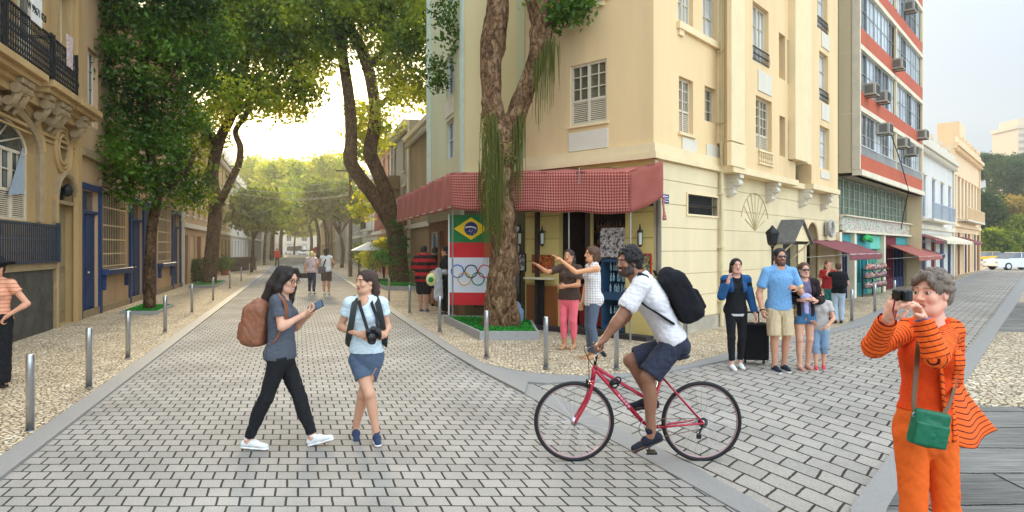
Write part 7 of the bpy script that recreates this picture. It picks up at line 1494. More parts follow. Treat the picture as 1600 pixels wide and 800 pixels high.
t = dslr(PX(584, 521, Y0-.26), V3(.1, -.9, -.42).normalized(), V3(-1, -.1, 0).normalized(), V3(0, -.42, .9), 'black camera with long lens hanging at the chest of the woman in pale blue', [([PX(561, 466, Y0-.01), PX(562, 476, Y0-.12), PX(567, 492, Y0-.15), PX(571, 505, Y0-.2), PX(575, 518, Y0-.25)], .03), ([PX(579, 466, Y0-.01), PX(582, 478, Y0-.12), PX(588, 494, Y0-.15), PX(589, 505, Y0-.2), PX(592, 517, Y0-.25)], .03)])
# --- woman in orange with the compact camera
Y0 = 3.3; J = pose((PX(1445, 940, Y0).x, Y0, 0), 1.68, -155, bw=.80)
J['hs'] = .96
opx(J, hips=(1443, 668, 0), neck=(1455, 504, .02), head=(1455, 459, 0), shR=(1420, 517, .04), shL=(1484, 517, -.01), elR=(1366, 541, -.10), wrR=(1388, 496, -.26), hdR=(1396, 472, -.32), elL=(1462, 556, -.26), wrL=(1440, 496, -.24), hdL=(1428, 470, -.27),
    hipR=(1424, 682, 0), hipL=(1468, 682, 0), knR=(1428, 800, -.03), anR=(1432, 917, 0), knL=(1479, 800, -.02), anL=(1486, 917, .02))
J['hf'] = V3(-.9, -.42, -.02).normalized(); J['kf'] = J['f']; J['toR'] = J['anR']+V3(-.08, -.15, -.045); J['toL'] = J['anL']+V3(-.05, -.16, -.045); J['thumbR'] = V3(0, 0, -1); J['thumbL'] = V3(-.3, 0, -1)
p = person(J, 'grey haired woman in orange raising a small camera', skD, .0042, (1.0, .95), (V3(.9, 0, .2), V3(-.9, 0, -.2)), dict(lips=col(176, 96, 86), brow=col(120, 92, 72)))
mOr = cloth_m('orange red vest', 240, 78, 26, var=.05, bump=.5); mOrT = cloth_m('orange trousers', 238, 104, 36, var=.06)
shirt(J, p, mOr, .005, 0, .575, .010, name='vest', neck=.012, fold=.003, seed=7); trousers(J, p, mOrT, .0052, .93, .004, .59, flare=.010, fold=.004, seed=8)
shoes(J, p, mBrownL, .007)
mStr = stripes_mat('orange striped knit', col(240, 100, 34), col(84, 22, 20), .0255, duty=.2, wob=.5)
def arm_sv(P):
    best = np.full(len(P), 1e9); sv = P[:, 2].copy()
    for s in 'RL':
        off = 0
        for a, b in ((J['sh'+s], J['el'+s]), (J['el'+s], J['wr'+s])):
            A = np.array(a); B = np.array(b)-A; L_ = np.linalg.norm(B); t = (P-A)@B/L_**2; tc = np.clip(t, 0, 1); d = np.linalg.norm(P-A-tc[:, None]*B, axis=1); m = (d < best) & (d < .075) & ((t > .18) | (off > 0)); best[m] = d[m]; sv[m] = off+t[m]*L_+.3; off += L_
    return sv
shirt(J, p, mStr, .005, 1.86, .50, .015, name='cardigan', neck=.05, sv=arm_sv, fold=.0035, seed=9, open_front=(.19, .10), cuts=[rbox(J['hips'].lerp(J['neck'], .2)+J['r']*.20, (J['r'], J['f'], V3(0, 0, 1)), (.13, .3, .24), .01, .008, 's')], extras=[cap(PX(1489, 520, Y0+.03), PX(1491, 592, Y0+.07), .052, .04, None, .03)])
# flying cardigan tail: one flared panel from the back shoulder
A_ = [(1468, 524, -.10), (1468, 550, -.135), (1473, 605, -.13), (1479, 650, -.13), (1484, 694, -.12)]; B_ = [(1497, 520, .06), (1499, 550, .13), (1508, 605, .24), (1536, 645, .36), (1557, 672, .42)]
nU, nV = 16, 18; V = []; sv = []
Ap, _ = smooth_path([PX(x, y, Y0+d) for x, y, d in A_], [1]*5, 6); Bp, _ = smooth_path([PX(x, y, Y0+d) for x, y, d in B_], [1]*5, 6)
for j in range(len(Ap)):
    for i in range(nU+1): t_ = i/nU; q_ = Ap[j].lerp(Bp[j], t_)+V3(0, .035*math.sin(t_*7+j*.1)*j/len(Ap), -.05*math.sin(t_*math.pi)*(j/len(Ap))); V.append(q_); sv.append(-(j/len(Ap))*.50)
F = np.array([(j*(nU+1)+i, j*(nU+1)+i+1, (j+1)*(nU+1)+i+1, (j+1)*(nU+1)+i) for j in range(len(Ap)-1) for i in range(nU)])
o = fast_mesh('cardigan_tail', np.array([tuple(v) for v in V]), F, mStr, p, None, np.array(sv)+.5); so = o.modifiers.new('t', 'SOLIDIFY'); so.thickness = .008
mHairG = hair_m('grey brown hair', 128, 112, 98); hair(J, p, mHairG, 'curly', .0048, [([(-.01, .07, .105), (.03, .085, .075), (.05, .08, .05)], (.018, .014, .006)), ([(-.03, .065, .105), (-.05, .08, .07), (-.055, .075, .04)], (.018, .014, .006)), ([(.07, .0, .05), (.08, -.01, .02)], (.02, .012))], 12, vol=1.02)
m = MB(); m.ring(J['wrL'].lerp(J['elL'], .06), *orth(J['wrL']-J['elL']), .03, .006, 24, 6); m.build('bracelet', mat('blue beads', col(90, 100, 150), var=.4, scale=60), p)
t = dslr(PX(1410, 461, Y0-.33), V3(-.9, -.36, 0).normalized()*1.0, V3(-.36, .9, 0).normalized(), V3(0, 0, 1), 'small black camera raised by the woman in orange', sc=.62, lens=.012)
m = MB(); m.tube([PX(1398, 470, Y0-.36), PX(1395, 485, Y0-.33), PX(1398, 500, Y0-.33), PX(1401, 485, Y0-.34)], .004, 5); m.build('wrist_strap', plain('wrist strap red', 150, 30, 36), t)
# green shoulder bag
c_ = PX(1451, 669, Y0-.21); t = thing('shoulder_bag', 'bright green shoulder bag worn across the woman in orange', 'handbag', tuple(c_)); ax_ = (V3(.97, -.1, -.2).normalized(), V3(-.1, -1, 0).normalized(), V3(.2, 0, .98).normalized()); mGr = mat('green leather', col(6, 100, 68), rough=.45, var=.12, scale=14, bump=.15, bscale=70)
P, F = sdf_mesh([rbox(c_, ax_, (.068, .008, .070), .016, .01), ell(c_-ax_[2]*.03+ax_[1]*.008, ax_, (.07, .034, .055), .03)], .004); fast_mesh('bag_body', P, F, mGr, t, None, None, .0015, .1, 2)
P, F = sdf_mesh([rbox(c_-ax_[2]*.026+ax_[1]*.03, ax_, (.068, .003, .046), .009, .004)], .004); fast_mesh('front_pocket', P, F, mGr, t, None, None, .0012, .1, 8)
mSt = plain('brown strap', 104, 76, 52); ribbon('strap', [PX(1430, 645, Y0-.21), PX(1428, 625, Y0-.21), PX(1432, 575, Y0-.19), PX(1436, 530, Y0-.16), PX(1446, 507, Y0-.08), PX(1462, 500, Y0+.02)], .024, .004, mSt, t); ribbon('strap', [PX(1474, 648, Y0-.21), PX(1484, 630, Y0-.17), PX(1492, 600, Y0-.04), PX(1496, 560, Y0+.08)], .022, .004, mSt, t)
m = MB(); [m.ring(PX(x, y, Y0-.215), (1, 0, 0), (0, 0, 1), .012, .003, 16, 5) for x, y in ((1430, 648), (1475, 651))]; m.build('strap_ring', mSteel, t)
# --- cyclist
Y0 = 5.42; J = pose((PX(1010, 720, Y0).x, Y0, 0), 1.80, -90, female=False, bw=.92)
opx(J, hips=(1050, 530, 0), neck=(1000, 436, 0), head=(982, 411, 0), shR=(1000, 444, .19), shL=(1002, 446, -.19), elR=(978, 496, .26), wrR=(944, 528, .24), hdR=(936, 536, .24), elL=(966, 500, -.25), wrL=(944, 530, -.25), hdL=(933, 539, -.25),
    hipR=(1048, 543, .09), hipL=(1046, 545, -.09), knR=(985, 563, .10), anR=(1016, 622, .11), knL=(1012, 590, -.12), anL=(1018, 677, -.13))
J['hs'] = 1.0; J['tf'] = V3(-1, 0, -.45).normalized(); J['kf'] = V3(-1, 0, 0); J['toR'] = J['anR']+V3(-.15, 0, -.06); J['toL'] = J['anL']+V3(-.155, 0, -.115); J['hf'] = V3(-.9, -.42, -.02).normalized(); J['hu'] = V3(0, 0, 1); J['thumbR'] = V3(-1, -1, 0); J['thumbL'] = V3(-1, 1, 0)
p = person(J, 'smiling bearded cyclist in a white tee and navy shorts on the red bicycle', skC, .0056, (1.4, 1.4), (V3(-.2, 0, -1), V3(-.2, 0, -1)), dict(beard=col(34, 24, 20), smile=1, lips=col(120, 62, 54)))
shirt(J, p, cloth_m('white tee', 220, 216, 216, var=.04), .0065, .55, .518, .022, loose=.0, seed=11, fold=.005, sleeve_r=.004); trousers(J, p, cloth_m('navy shorts', 52, 56, 70), .0065, .40, .012, .56, 'shorts', .02, seed=12, fold=.006)
shoes(J, p, cloth_m('dark navy shoe', 40, 42, 52), .0055, plain('dark sole', 34, 34, 38), high=.03)
hair(J, p, hair_m('black curls', 24, 19, 18), 'curly', .0055, [([(0, -.0, .12), (.0, -.04, .125)], (.035, .04))], 5, vol=1.07)
uu_ = (J['neck']-J['hips']).normalized(); bf = V3(.86, 0, .5).normalized(); bf = (bf-uu_*bf.dot(uu_)).normalized(); backpack(PX(1046, 468, Y0), bf, V3(0, -1, 0), uu_, .32, .5, .19, cloth_m('black nylon', 26, 26, 30, bump=.2), 'large black backpack on the cyclist', straps=[[PX(1012, 432, Y0-.13), PX(1000, 430, Y0-.15), PX(994, 448, Y0-.19), PX(1002, 472, Y0-.21), PX(1028, 490, Y0-.2), PX(1052, 505, Y0-.14)]], res=.009)
# --- bicycle
def bicycle():
    Yb = 5.42; t = thing('bicycle', 'red step through bicycle ridden by the cyclist', 'bicycle', tuple(PX(1000, 720, Yb))); p = lambda x, y, d=0: PX(x, y, Yb)+V3(0, d, 0); red = mat('red bicycle paint', col(176, 22, 52), rough=.3, var=.08, scale=20, coat=.5); alu = mat('polished alloy', col(196, 190, 192), rough=.3, metal=.9, var=.05); Rw = .325
    FH = V3(p(897, 660).x, Yb, .335); RH = V3(p(1096, 658).x, Yb, .335); BB = p(1012, 668); HT = p(929, 574); HB_ = p(926, 590); ST = p(1034, 585)
    for nm, hub in (('front_wheel', FH), ('rear_wheel', RH)):
        w = MB().ring(hub, (1, 0, 0), (0, 0, 1), .312, .006, 64, 6); m = MB(); m.ring(hub, (1, 0, 0), (0, 0, 1), .305, .009, 64, 6); rim = m.build('wheel', mat('rose alloy rim', col(170, 140, 140), rough=.35, metal=.6, var=.05), t, True)
        MB().ring(hub, (1, 0, 0), (0, 0, 1), Rw-.002, .0175, 72, 10).build('tyre', mBlack, rim, True); m = MB(); m.tube([hub+V3(0, -.05, 0), hub+V3(0, .05, 0)], .016, 12); m.tube([hub+V3(0, -.035, 0), hub+V3(0, -.029, 0)], .03, 16); m.tube([hub+V3(0, .029, 0), hub+V3(0, .035, 0)], .03, 16); m.build('hub', alu, rim, True)
        m = MB()
        for k in range(28):
            a = 2*math.pi*k/28; sd = .03 if k % 2 else -.03; a2 = a+(.35 if k % 4 < 2 else -.35); m.tube([hub+V3(.026*math.cos(a2), sd, .026*math.sin(a2)), hub+V3(.3*math.cos(a), 0, .3*math.sin(a))], .0013, 4, False)
        m.build('spokes', alu, rim)
    m = MB(); m.tube([HT+V3(.0, 0, .02), HB_+V3(0, 0, -.03)], .02, 12); m.tube([HT+V3(.01, 0, -.02), BB], .019, 12); m.tube([HT+V3(.01, 0, 0), p(1002, 618), p(1024, 626)], .015, 12); m.tube([BB, ST], .016, 12); m.tube([BB+V3(0, -.04, 0), BB+V3(0, .04, 0)], .024, 14)
    for sg in (-1, 1): m.tube([ST+V3(.0, sg*.012, -.02), RH+V3(0, sg*.06, 0)], .0085, 8); m.tube([BB+V3(.03, sg*.02, 0), RH+V3(0, sg*.06, 0)], .0095, 8)
    m.build('frame', red, t, True)
    m = MB(); 
    for sg in (-1, 1): m.tube(smooth_path([HB_+V3(-.005, sg*.05, -.04), HB_.lerp(FH, .45)+V3(.02, sg*.055, -.02), FH+V3(.0, sg*.055, 0)], [1]*3, 5)[0], [.014]*5+[.012]*5+[.009], 8)
    m.tube([HB_+V3(-.003, -.055, -.03), HB_+V3(-.003, .055, -.03)], .016, 8); m.build('fork', red, t, True)
    m = MB(); hb = p(936, 545); m.tube([HT, HT+V3(.01, 0, .08), hb+V3(.0, 0, 0)], .013, 10); m.tube([hb+V3(0, -.30, -.0), hb+V3(.0, -.1, .0), hb, hb+V3(.0, .1, 0), hb+V3(0, .30, 0)], .012, 10); h = m.build('handlebar', mBlkPl, t, True); m = MB(); [m.tube([hb+V3(0, s_*.19, 0), hb+V3(0, s_*.32, 0)], .017, 10) for s_ in (-1, 1)]; m.build('grip', mBlack, h, True)
    m = MB(); [m.tube([hb+V3(-.02, s_*.19, .0), hb+V3(-.07, s_*.23, -.03), hb+V3(-.07, s_*.29, -.05)], .006, 6) for s_ in (-1, 1)]; m.build('brake_lever', alu, h)
    m = MB(); m.tube(smooth_path([hb+V3(-.02, .1, 0), hb+V3(-.12, .05, .01), hb+V3(-.09, 0, -.1), HB_+V3(-.03, 0, -.04)], [1]*4, 5)[0], .0035, 5); m.tube(smooth_path([hb+V3(-.02, -.1, 0), hb+V3(-.1, -.05, -.06), p(945, 590), p(985, 610)], [1]*4, 5)[0], .0035, 5); m.build('brake_cable', mBlack, t)
    st2 = p(1050, 560); m = MB(); m.tube([ST, st2], .0125, 10); m.build('seat_post', alu, t, True); A = (V3(1, 0, .05).normalized(), V3(0, 1, 0), V3(0, 0, 1)); P, F = sdf_mesh([ell(st2+V3(.05, 0, .02), A, (.1, .075, .03), .02), cap(st2+V3(0, 0, .02), st2+V3(-.13, 0, .025), .035, .018, (V3(0, 0, 1), .6), .03)], .007); fast_mesh('saddle', P, F, mBlack, t)
    m = MB(); m.ring(BB+V3(0, -.05, 0), (1, 0, 0), (0, 0, 1), .085, .004, 32, 5); m.ring(BB+V3(0, -.05, 0), (1, 0, 0), (0, 0, 1), .03, .006, 20, 5); [m.tube([BB+V3(0, -.05, 0), BB+V3(.083*math.cos(a), -.05, .083*math.sin(a))], .004, 4) for a in np.linspace(0, 5.03, 5)]; m.build('chainring', alu, t)
    m = MB(); 
    for a in range(2): z_ = .085 if a == 0 else -.085; m.tube([BB+V3(0, -.05, z_), RH+V3(0, -.04, .035 if a == 0 else -.05)], .0035, 4)
    m.build('chain', mat('chain brown', col(120, 96, 80), rough=.5, metal=.6), t); m = MB(); m.ring(RH+V3(0, -.04, 0), (1, 0, 0), (0, 0, 1), .036, .006, 20, 5); m.tube([RH+V3(0, -.05, -.01), RH+V3(-.04, -.055, -.10)], .008, 5); m.box(RH.x-.06, RH.x-.02, Yb-.07, Yb-.05, RH.z-.13, RH.z-.09, .004); m.build('derailleur', mBlkPl, t)
    for sg, z_, nm in ((-1, -.17, 'a'), (1, .17, 'b')):
        e = BB+V3(.0, sg*.065, z_); m = MB(); m.tube([BB+V3(0, sg*.06, 0), e], [.012, .009], 8); c = m.build('crank', alu, t, True); m = MB(); y0_, y1_ = sorted((e.y+sg*.01, e.y+sg*.1)); m.box(e.x-.045, e.x+.045, y0_, y1_, e.z-.01, e.z+.01, .004); m.build('pedal', mBlkPl, c)
    m = MB(); c = HT.lerp(BB, .32)+V3(.02, -.02, .03); m.tube([c+V3(-.03, 0, 0), c+V3(.03, 0, .02)], .022, 8); m.ring(c, (1, 0, 0), (0, 0, 1), .035, .008, 16, 6); m.ring(c+V3(.03, 0, .03), (1, 0, 0), (0, 0, 1), .025, .007, 16, 6); m.build('lock', mBlkPl, t, True)
    m = MB(); m.box(RH.x-.14, RH.x-.08, Yb-.02, Yb+.02, ST.z-.16, ST.z-.1); 
    m = MB(); [m.tube([HB_+V3(-.01, s_*.05, -.06), HB_+V3(-.05, s_*.045, -.08), HB_+V3(-.045, s_*.03, -.02)], .008, 6) for s_ in (-1, 1)]; m.build('brake_caliper', mBlkPl, t)
    bd = (BB-HT).normalized(); M_ = Matrix.Translation(HT.lerp(BB, .55)+V3(0, -.0205, 0)) @ Matrix(((bd.x, -bd.z*0+0, 0, 0), (0, 0, -1, 0), (bd.z, 0, 0, 0), (0, 0, 0, 1)))
    nrm_ = V3(0, -1, 0); up_ = nrm_.cross(bd); M_ = Matrix.Translation(HT.lerp(BB, .55)+V3(0, -.0205, 0)) @ Matrix(((bd.x, up_.x, nrm_.x, 0), (bd.y, up_.y, nrm_.y, 0), (bd.z, up_.z, nrm_.z, 0), (0, 0, 0, 1)))
    m = MB(M_); [m.box(x-.012, x+.010, -.009, .009, 0, .002) for x in (-.06, -.03, 0, .03, .06)]; m.build('frame_decal', mat('decal pink', col(230, 150, 170)), t)
bicycle()
# ---------------------------------------------------------------- people in the middle distance
def figure(px, py, H, th, label, skin, female=True, res=.009, stride=0.0, bw=1.0, arms=None, group=None, hands=(.5, .5), face=None, kf=None, z=.0, pns=(None, None), **kw):
    g = G(px, py, z); J = pose((g.x, g.y, z), H, th, stride, bw, female)
    for k, v in (arms or {}).items(): J[k] = J['base']+J['r']*(v[0]*H)+J['f']*(v[1]*H)+V3(0, 0, v[2]*H)
    for k, v in kw.items(): J[k] = v
    return J, person(J, label, skin, res, hands, pns, face, group)
mDenJ = cloth_m('blue denim jacket', 40, 84, 130, var=.15); mBlackC = cloth_m('black cotton', 30, 30, 32); mWhiteC = cloth_m('off white cotton', 220, 220, 216, var=.04); mPolo = cloth_m('light blue polo', 118, 164, 206, var=.07); mKhaki = cloth_m('khaki shorts', 206, 184, 146)
mHairBk = hair_m('black hair', 24, 20, 20); mHairB = hair_m('chestnut hair', 84, 56, 38); mHairBl = hair_m('light brown hair', 140, 106, 66); mDkShoe = cloth_m('dark shoe', 40, 46, 58); mJeanL = cloth_m('washed jeans', 128, 152, 176, var=.12); mJeanG = cloth_m('grey jeans', 92, 102, 118); mPink = cloth_m('pink trousers', 238, 112, 124); mNavyT = cloth_m('navy trousers', 44, 52, 76)
G1 = 'group walking together on the right road'
# denim jacket woman
J, p = figure(1150, 576, 1.64, 182, 'woman in a denim jacket holding a phone to her ear', col(214, 160, 136), res=.008, stride=.18, bw=.88, arms=dict(elR=(.15, .07, .665), wrR=(.105, .12, .80), hdR=(.08, .08, .90), elL=(-.135, -.01, .64), wrL=(-.15, .07, .50)), group=G1, z=.004)
shirt(J, p, mWhiteC, .009, 0, .482, .010, name='undershirt'); shirt(J, p, mBlackC, .009, .3, .505, .018, name='black_top', loose=.012); shirt(J, p, mDenJ, .009, 1.8, .535, .019, name='jacket', open_front=(.05, 0), neck=.05); trousers(J, p, mBlackC, .009, .92, .004, .525); shoes(J, p, mShoeW, .008, high=.06)
hair(J, p, mHairBk, 'long', .008, [([(.0, -.07, .03), (.05, -.07, -.08), (.06, -.03, -.18)], (.05, .04, .012)), ([(.0, -.07, .03), (-.05, -.07, -.08), (-.06, -.03, -.2)], (.05, .04, .012))], 1)
t = thing('phone', 'phone held to the ear of the woman in the denim jacket', 'phone', tuple(J['head']+J['r']*.1)); M0 = Matrix.Translation(J['head']+J['r']*.095+V3(0, -.01, -.02)) @ rot('X', 12); MB(M0).box(-.005, .005, -.034, .034, -.07, .07, .003).build('case', mPhone, t)
# man in blue polo
J, p = figure(1218, 579, 1.79, 180, 'bearded man in a light blue polo shirt and khaki shorts', col(196, 142, 112), False, .008, .1, .98, dict(elR=(.165, -.01, .63), wrR=(.165, .06, .50), elL=(-.17, .02, .635), wrL=(-.075, .16, .68), hdL=(-.03, .18, .70)), G1, (1.0, .9), dict(beard=col(60, 40, 32), shades=1), z=.004)
shirt(J, p, mPolo, .009, .62, .50, .012, loose=.006, collar=True, sleeve_r=.004, fold=.006); trousers(J, p, mKhaki, .009, .46, .012, .51, 'shorts', .022, fold=.006); shoes(J, p, mDkShoe, .008, mSoleW); shades(J, p); hair(J, p, mHairBk, 'short', .008)
m = MB(); m.ring(J['wrR'], *orth(J['wrR']-J['elR']), .034, .009, 18, 6); m.build('watch', mBlkPl, p)
t = thing('sandwich', 'small snack in the hand of the man in the blue polo', 'snack', tuple(J['wrL'])); P, F = sdf_mesh([cap(J['wrL']+J['f']*.09+V3(0, 0, .03), J['wrL']+J['f']*.06+V3(.04, 0, .05), .024, .02)], .006); fast_mesh('bun', P, F, mat('toasted bun', col(214, 170, 110), var=.2, scale=20), t)
# woman in denim shorts
J, p = figure(1256, 577, 1.58, 184, 'woman with long brown hair, sunglasses and denim shorts', col(212, 158, 130), True, .008, .16, .9, dict(elR=(.15, -.0, .65), wrR=(.07, .13, .66), hdR=(.02, .17, .69), elL=(-.15, .0, .65), wrL=(-.06, .13, .65), hdL=(-.02, .17, .68)), G1, (1., 1.), dict(shades=1), z=.004)
shirt(J, p, cloth_m('grey purple tee', 112, 104, 128), .009, .4, .535, .012, name='tee'); shirt(J, p, cloth_m('dark brown cardigan', 44, 34, 34), .009, 1.7, .50, .024, name='cardigan', open_front=(.06, 0), neck=.05); trousers(J, p, cloth_m('blue denim shorts', 70, 112, 148), .009, .15, .010, .55, 'shorts', .012); shoes(J, p, plain('sandal pink', 190, 140, 124), .008, sandal=True); shades(J, p)
hair(J, p, mHairB, 'long', .008, [([(.02, -.06, .05), (.07, -.04, -.08), (.08, .0, -.2), (.07, .02, -.32)], (.055, .045, .035, .012)), ([(-.02, -.06, .05), (-.07, -.04, -.08), (-.08, .0, -.2), (-.07, .02, -.30)], (.055, .045, .035, .012))], 2)
t = thing('handbag', 'tan patterned handbag at the side of the woman in denim shorts', 'handbag', tuple(J['hips']+J['r']*.2)); c_ = J['hips']+J['r']*.19+V3(0, .02, .02); P, F = sdf_mesh([rbox(c_, (J['r'], J['f'], V3(0, 0, 1)), (.04, .08, .12), .03)], .01); fast_mesh('bag_body', P, F, art_mat('patchwork', [col(80, 56, 40), col(180, 140, 90), col(120, 90, 60), col(60, 44, 36)], 16), t); ribbon('strap', [c_+V3(0, 0, .14), J['shR']+V3(0, 0, .04), c_+V3(0, .08, .14)], .03, .006, mBlackC, t)
t = thing('folded_cloth', 'lilac cloth held by the woman in denim shorts', 'cloth', tuple(J['wrR'])); c_ = J['hips'].lerp(J['neck'], .52)+J['f']*.22+J['r']*.05; P, F = sdf_mesh([ell(c_, (V3(1, 0, 0), V3(0, 1, 0), V3(0, 0, 1)), (.085, .03, .05), .02), cap(c_, c_-V3(-.01, 0, .22), .035, .03, (V3(0, 1, 0), .5))], .009); fast_mesh('cloth', P, F, cloth_m('lilac cloth', 176, 170, 206), t, None, None, .008, .07)
# child
J, p = figure(1281, 577, 1.2, 200, 'child in a grey top and pale denim capris beside the group', col(216, 160, 130), True, .008, .2, .95, dict(elL=(-.15, .05, .64), wrL=(-.08, .12, .56), elR=(.15, .04, .64), wrR=(.10, .14, .60)), G1, z=.004)
J2 = J; shirt(J, p, cloth_m('grey child top', 186, 178, 170), .009, .5, .49, .014, loose=.010); trousers(J, p, mJeanL, .009, .66, .010, .5, 'capris', .01); shoes(J, p, cloth_m('pink red shoe', 200, 84, 96), .007, mSoleW); hair(J, p, mHairBl, 'long', .008, [([(0, -.08, .03), (0, -.08, -.1)], (.06, .04))], 3)
# suitcase
x, y = G(1180, 569).x, G(1180, 569).y; t = thing('suitcase', 'black wheeled suitcase between the denim jacket woman and the man', 'suitcase', (x, y, .004)); M0 = Matrix.Translation((x, y, .004)) @ rot('Z', -8) @ rot('X', -6)
P, F = sdf_mesh([rbox(V3(x, y, .36), (V3(.99, -.14, 0), V3(.14, .99, 0), V3(0, 0, 1)), (.15, .08, .25), .035)], .008); fast_mesh('shell', P, F, cloth_m('black ballistic', 26, 26, 28), t)
m = MB(M0); [m.tube([(s_*.09, .08, .55), (s_*.09, .09, .80)], .01, 6) for s_ in (-1, 1)]; m.tube([(-.1, .09, .80), (.1, .09, .80)], .016, 8); m.build('pull_handle', mBlkPl, t); m = MB(M0); m.box(-.17, .17, -.115, -.10, .42, .46, .004); m.box(-.14, .14, -.118, -.108, .12, .40, .006); m.build('front_pocket', cloth_m('black ballistic', 0, 0, 0), t)
for s_ in (-1, 1): m = MB(M0); m.tube([(s_*.14-.012, .06, .04), (s_*.14+.012, .06, .04)], .04, 12); m.build('wheel', mBlkPl, t)
# two people by the shops, behind
J, p = figure(1293, 500, 1.46, 178, 'woman in a dark red top and green skirt near the shops', col(206, 150, 124), True, .011, 0, z=.034, arms=dict(wrL=(-.08, .14, .66), elL=(-.14, .02, .63))); shirt(J, p, cloth_m('dark red top', 150, 40, 42), .012, .5, .52, .012); trousers(J, p, cloth_m('green skirt', 40, 98, 92), .012, .8, .02, .53, 'skirt', .03); shoes(J, p, mDkShoe, .012); hair(J, p, mHairB, 'long', .011, [([(.0, -.05, .03), (.06, -.04, -.1), (.06, 0, -.2)], (.05, .04, .02)), ([(.0, -.05, .03), (-.06, -.04, -.1), (-.06, 0, -.2)], (.05, .04, .02))])
J, p = figure(1310, 505, 1.42, 20, 'person in pale jeans with a black backpack near the maroon awning', col(206, 150, 124), True, .011, .1, z=.034, arms=dict(elL=(-.16, .05, .80), wrL=(-.12, .10, .93), elR=(.15, .02, .64), wrR=(.12, .12, .66))); shirt(J, p, mBlackC, .012, .5, .5, .014); trousers(J, p, cloth_m('pale jeans', 170, 184, 196), .012, .97, .006, .52, flare=.012); shoes(J, p, mDkShoe, .012); hair(J, p, mHairB, 'short', .011)
backpack(J['hips'].lerp(J['neck'], .62)-J['f']*.1, -J['f'], J['r'], V3(0, 0, 1), .3, .4, .16, cloth_m('black nylon', 0, 0, 0), 'black backpack on the person in pale jeans', res=.012)
# pointing women
J, p = figure(889, 545, 1.74, 205, 'woman in a brown top and pink trousers pointing to the left', col(196, 136, 98), True, .008, .12, 1.05, dict(elR=(.19, .12, .775), wrR=(.24, .22, .84), hdR=(.27, .27, .87), elL=(-.12, .06, .65), wrL=(-.02, .15, .64)), 'women pointing across the street', (.15, .6), z=.034, pns=(V3(0, 0, -1), None))
shirt(J, p, cloth_m('brown knit', 76, 58, 48), .009, .6, .50, .018, loose=.014, fold=.006); trousers(J, p, mPink, .009, .86, .006, .51); shoes(J, p, plain('tan sandal', 180, 140, 100), .009, sandal=True); hair(J, p, mHairB if False else hair_m('dark wavy hair', 58, 38, 30), 'long', .008, [([(.02, -.06, .05), (.06, -.06, -.08), (.06, -.02, -.18)], (.06, .05, .02)), ([(-.02, -.06, .05), (-.06, -.06, -.08), (-.06, -.02, -.2)], (.06, .05, .02))], 6)
J, p = figure(926, 560, 1.79, -103, 'woman in a white plaid sleeveless top pointing with her arm stretched out', col(214, 152, 108), True, .0075, .06, .9, dict(shL=(-.09, .0, .805), elL=(-.07, .18, .775), wrL=(-.03, .31, .885), hdL=(-.02, .38, .93), elR=(.12, .02, .64), wrR=(.11, .06, .5)), 'women pointing across the street', (.5, .1), z=.034, pns=(None, V3(0, 0, -1)))
def plaid():
    m = bpy.data.materials.new('white plaid'); m.use_nodes = True; nt = m.node_tree; L = nt.links; P_ = nt.nodes['Principled BSDF']; tc = nn(nt, 'ShaderNodeTexCoord'); sx = nn(nt, 'ShaderNodeSeparateXYZ'); L.new(tc.outputs['Object'], sx.inputs[0]); outs = []
    for ax in ('X', 'Z'):
        a = nn(nt, 'ShaderNodeMath', operation='MULTIPLY', i_1=26.0); L.new(sx.outputs[ax], a.inputs[0]); b = nn(nt, 'ShaderNodeMath', operation='FRACT'); L.new(a.outputs[0], b.inputs[0]); c = nn(nt, 'ShaderNodeMath', operation='LESS_THAN', i_1=.3); L.new(b.outputs[0], c.inputs[0]); outs.append(c)
    s_ = nn(nt, 'ShaderNodeMath', operation='ADD'); L.new(outs[0].outputs[0], s_.inputs[0]); L.new(outs[1].outputs[0], s_.inputs[1]); h = nn(nt, 'ShaderNodeMath', operation='MULTIPLY', i_1=.5); L.new(s_.outputs[0], h.inputs[0]); mx = nn(nt, 'ShaderNodeMix', data_type='RGBA'); mx.inputs[6].default_value = col(226, 220, 214); mx.inputs[7].default_value = col(160, 146, 144); L.new(h.outputs[0], mx.inputs[0]); L.new(mx.outputs[2], P_.inputs['Base Color']); P_.inputs['Roughness'].default_value = .9; return m
shirt(J, p, plaid(), .0085, 0, .475, .018, loose=.014, name='sleeveless_top', fold=.006); trousers(J, p, mJeanG, .0085, .97, .006, .5); shoes(J, p, plain('tan sandal', 0, 0, 0), .009, sandal=True); hair(J, p, mHairB, 'long', .0075, [([(0, -.07, .04), (.03, -.1, -.06), (.02, -.09, -.14)], (.075, .06, .03)), ([(-.06, -.03, .02), (-.07, -.03, -.08)], (.045, .03))], 7, vol=1.08)
# by the awning
J, p = figure(662, 487, 1.84, 8, 'heavy person in a red and black striped shirt seen from behind by the awning', col(190, 136, 108), False, .011, 0, 1.22, dict(elR=(.165, .03, .63), wrR=(.13, .12, .62), elL=(-.165, .03, .63), wrL=(-.13, .12, .62)), z=.034, belly=.03)
mRB = stripes_mat('red and black stripes', col(170, 34, 36), col(34, 24, 26), .19, duty=.5, wob=.05); shirt(J, p, mRB, .012, .75, .46, .03, loose=.03, sv='z', sleeve_r=.015, fold=.008); trousers(J, p, mBlackC, .012, .42, .02, .48, 'shorts', .03); shoes(J, p, cloth_m('grey trainer', 96, 100, 108), .012, mSoleW); hair(J, p, mHairDk, 'short', .011)
J, p = figure(697, 492, 1.80, -95, 'heavy person dressed in black carrying a pale jacket over the arm', col(200, 142, 108), True, .010, .15, 1.28, dict(elL=(-.15, -.0, .64), wrL=(-.15, .15, .63), elR=(.15, .03, .64), wrR=(.1, .16, .62)), z=.034, belly=.02)
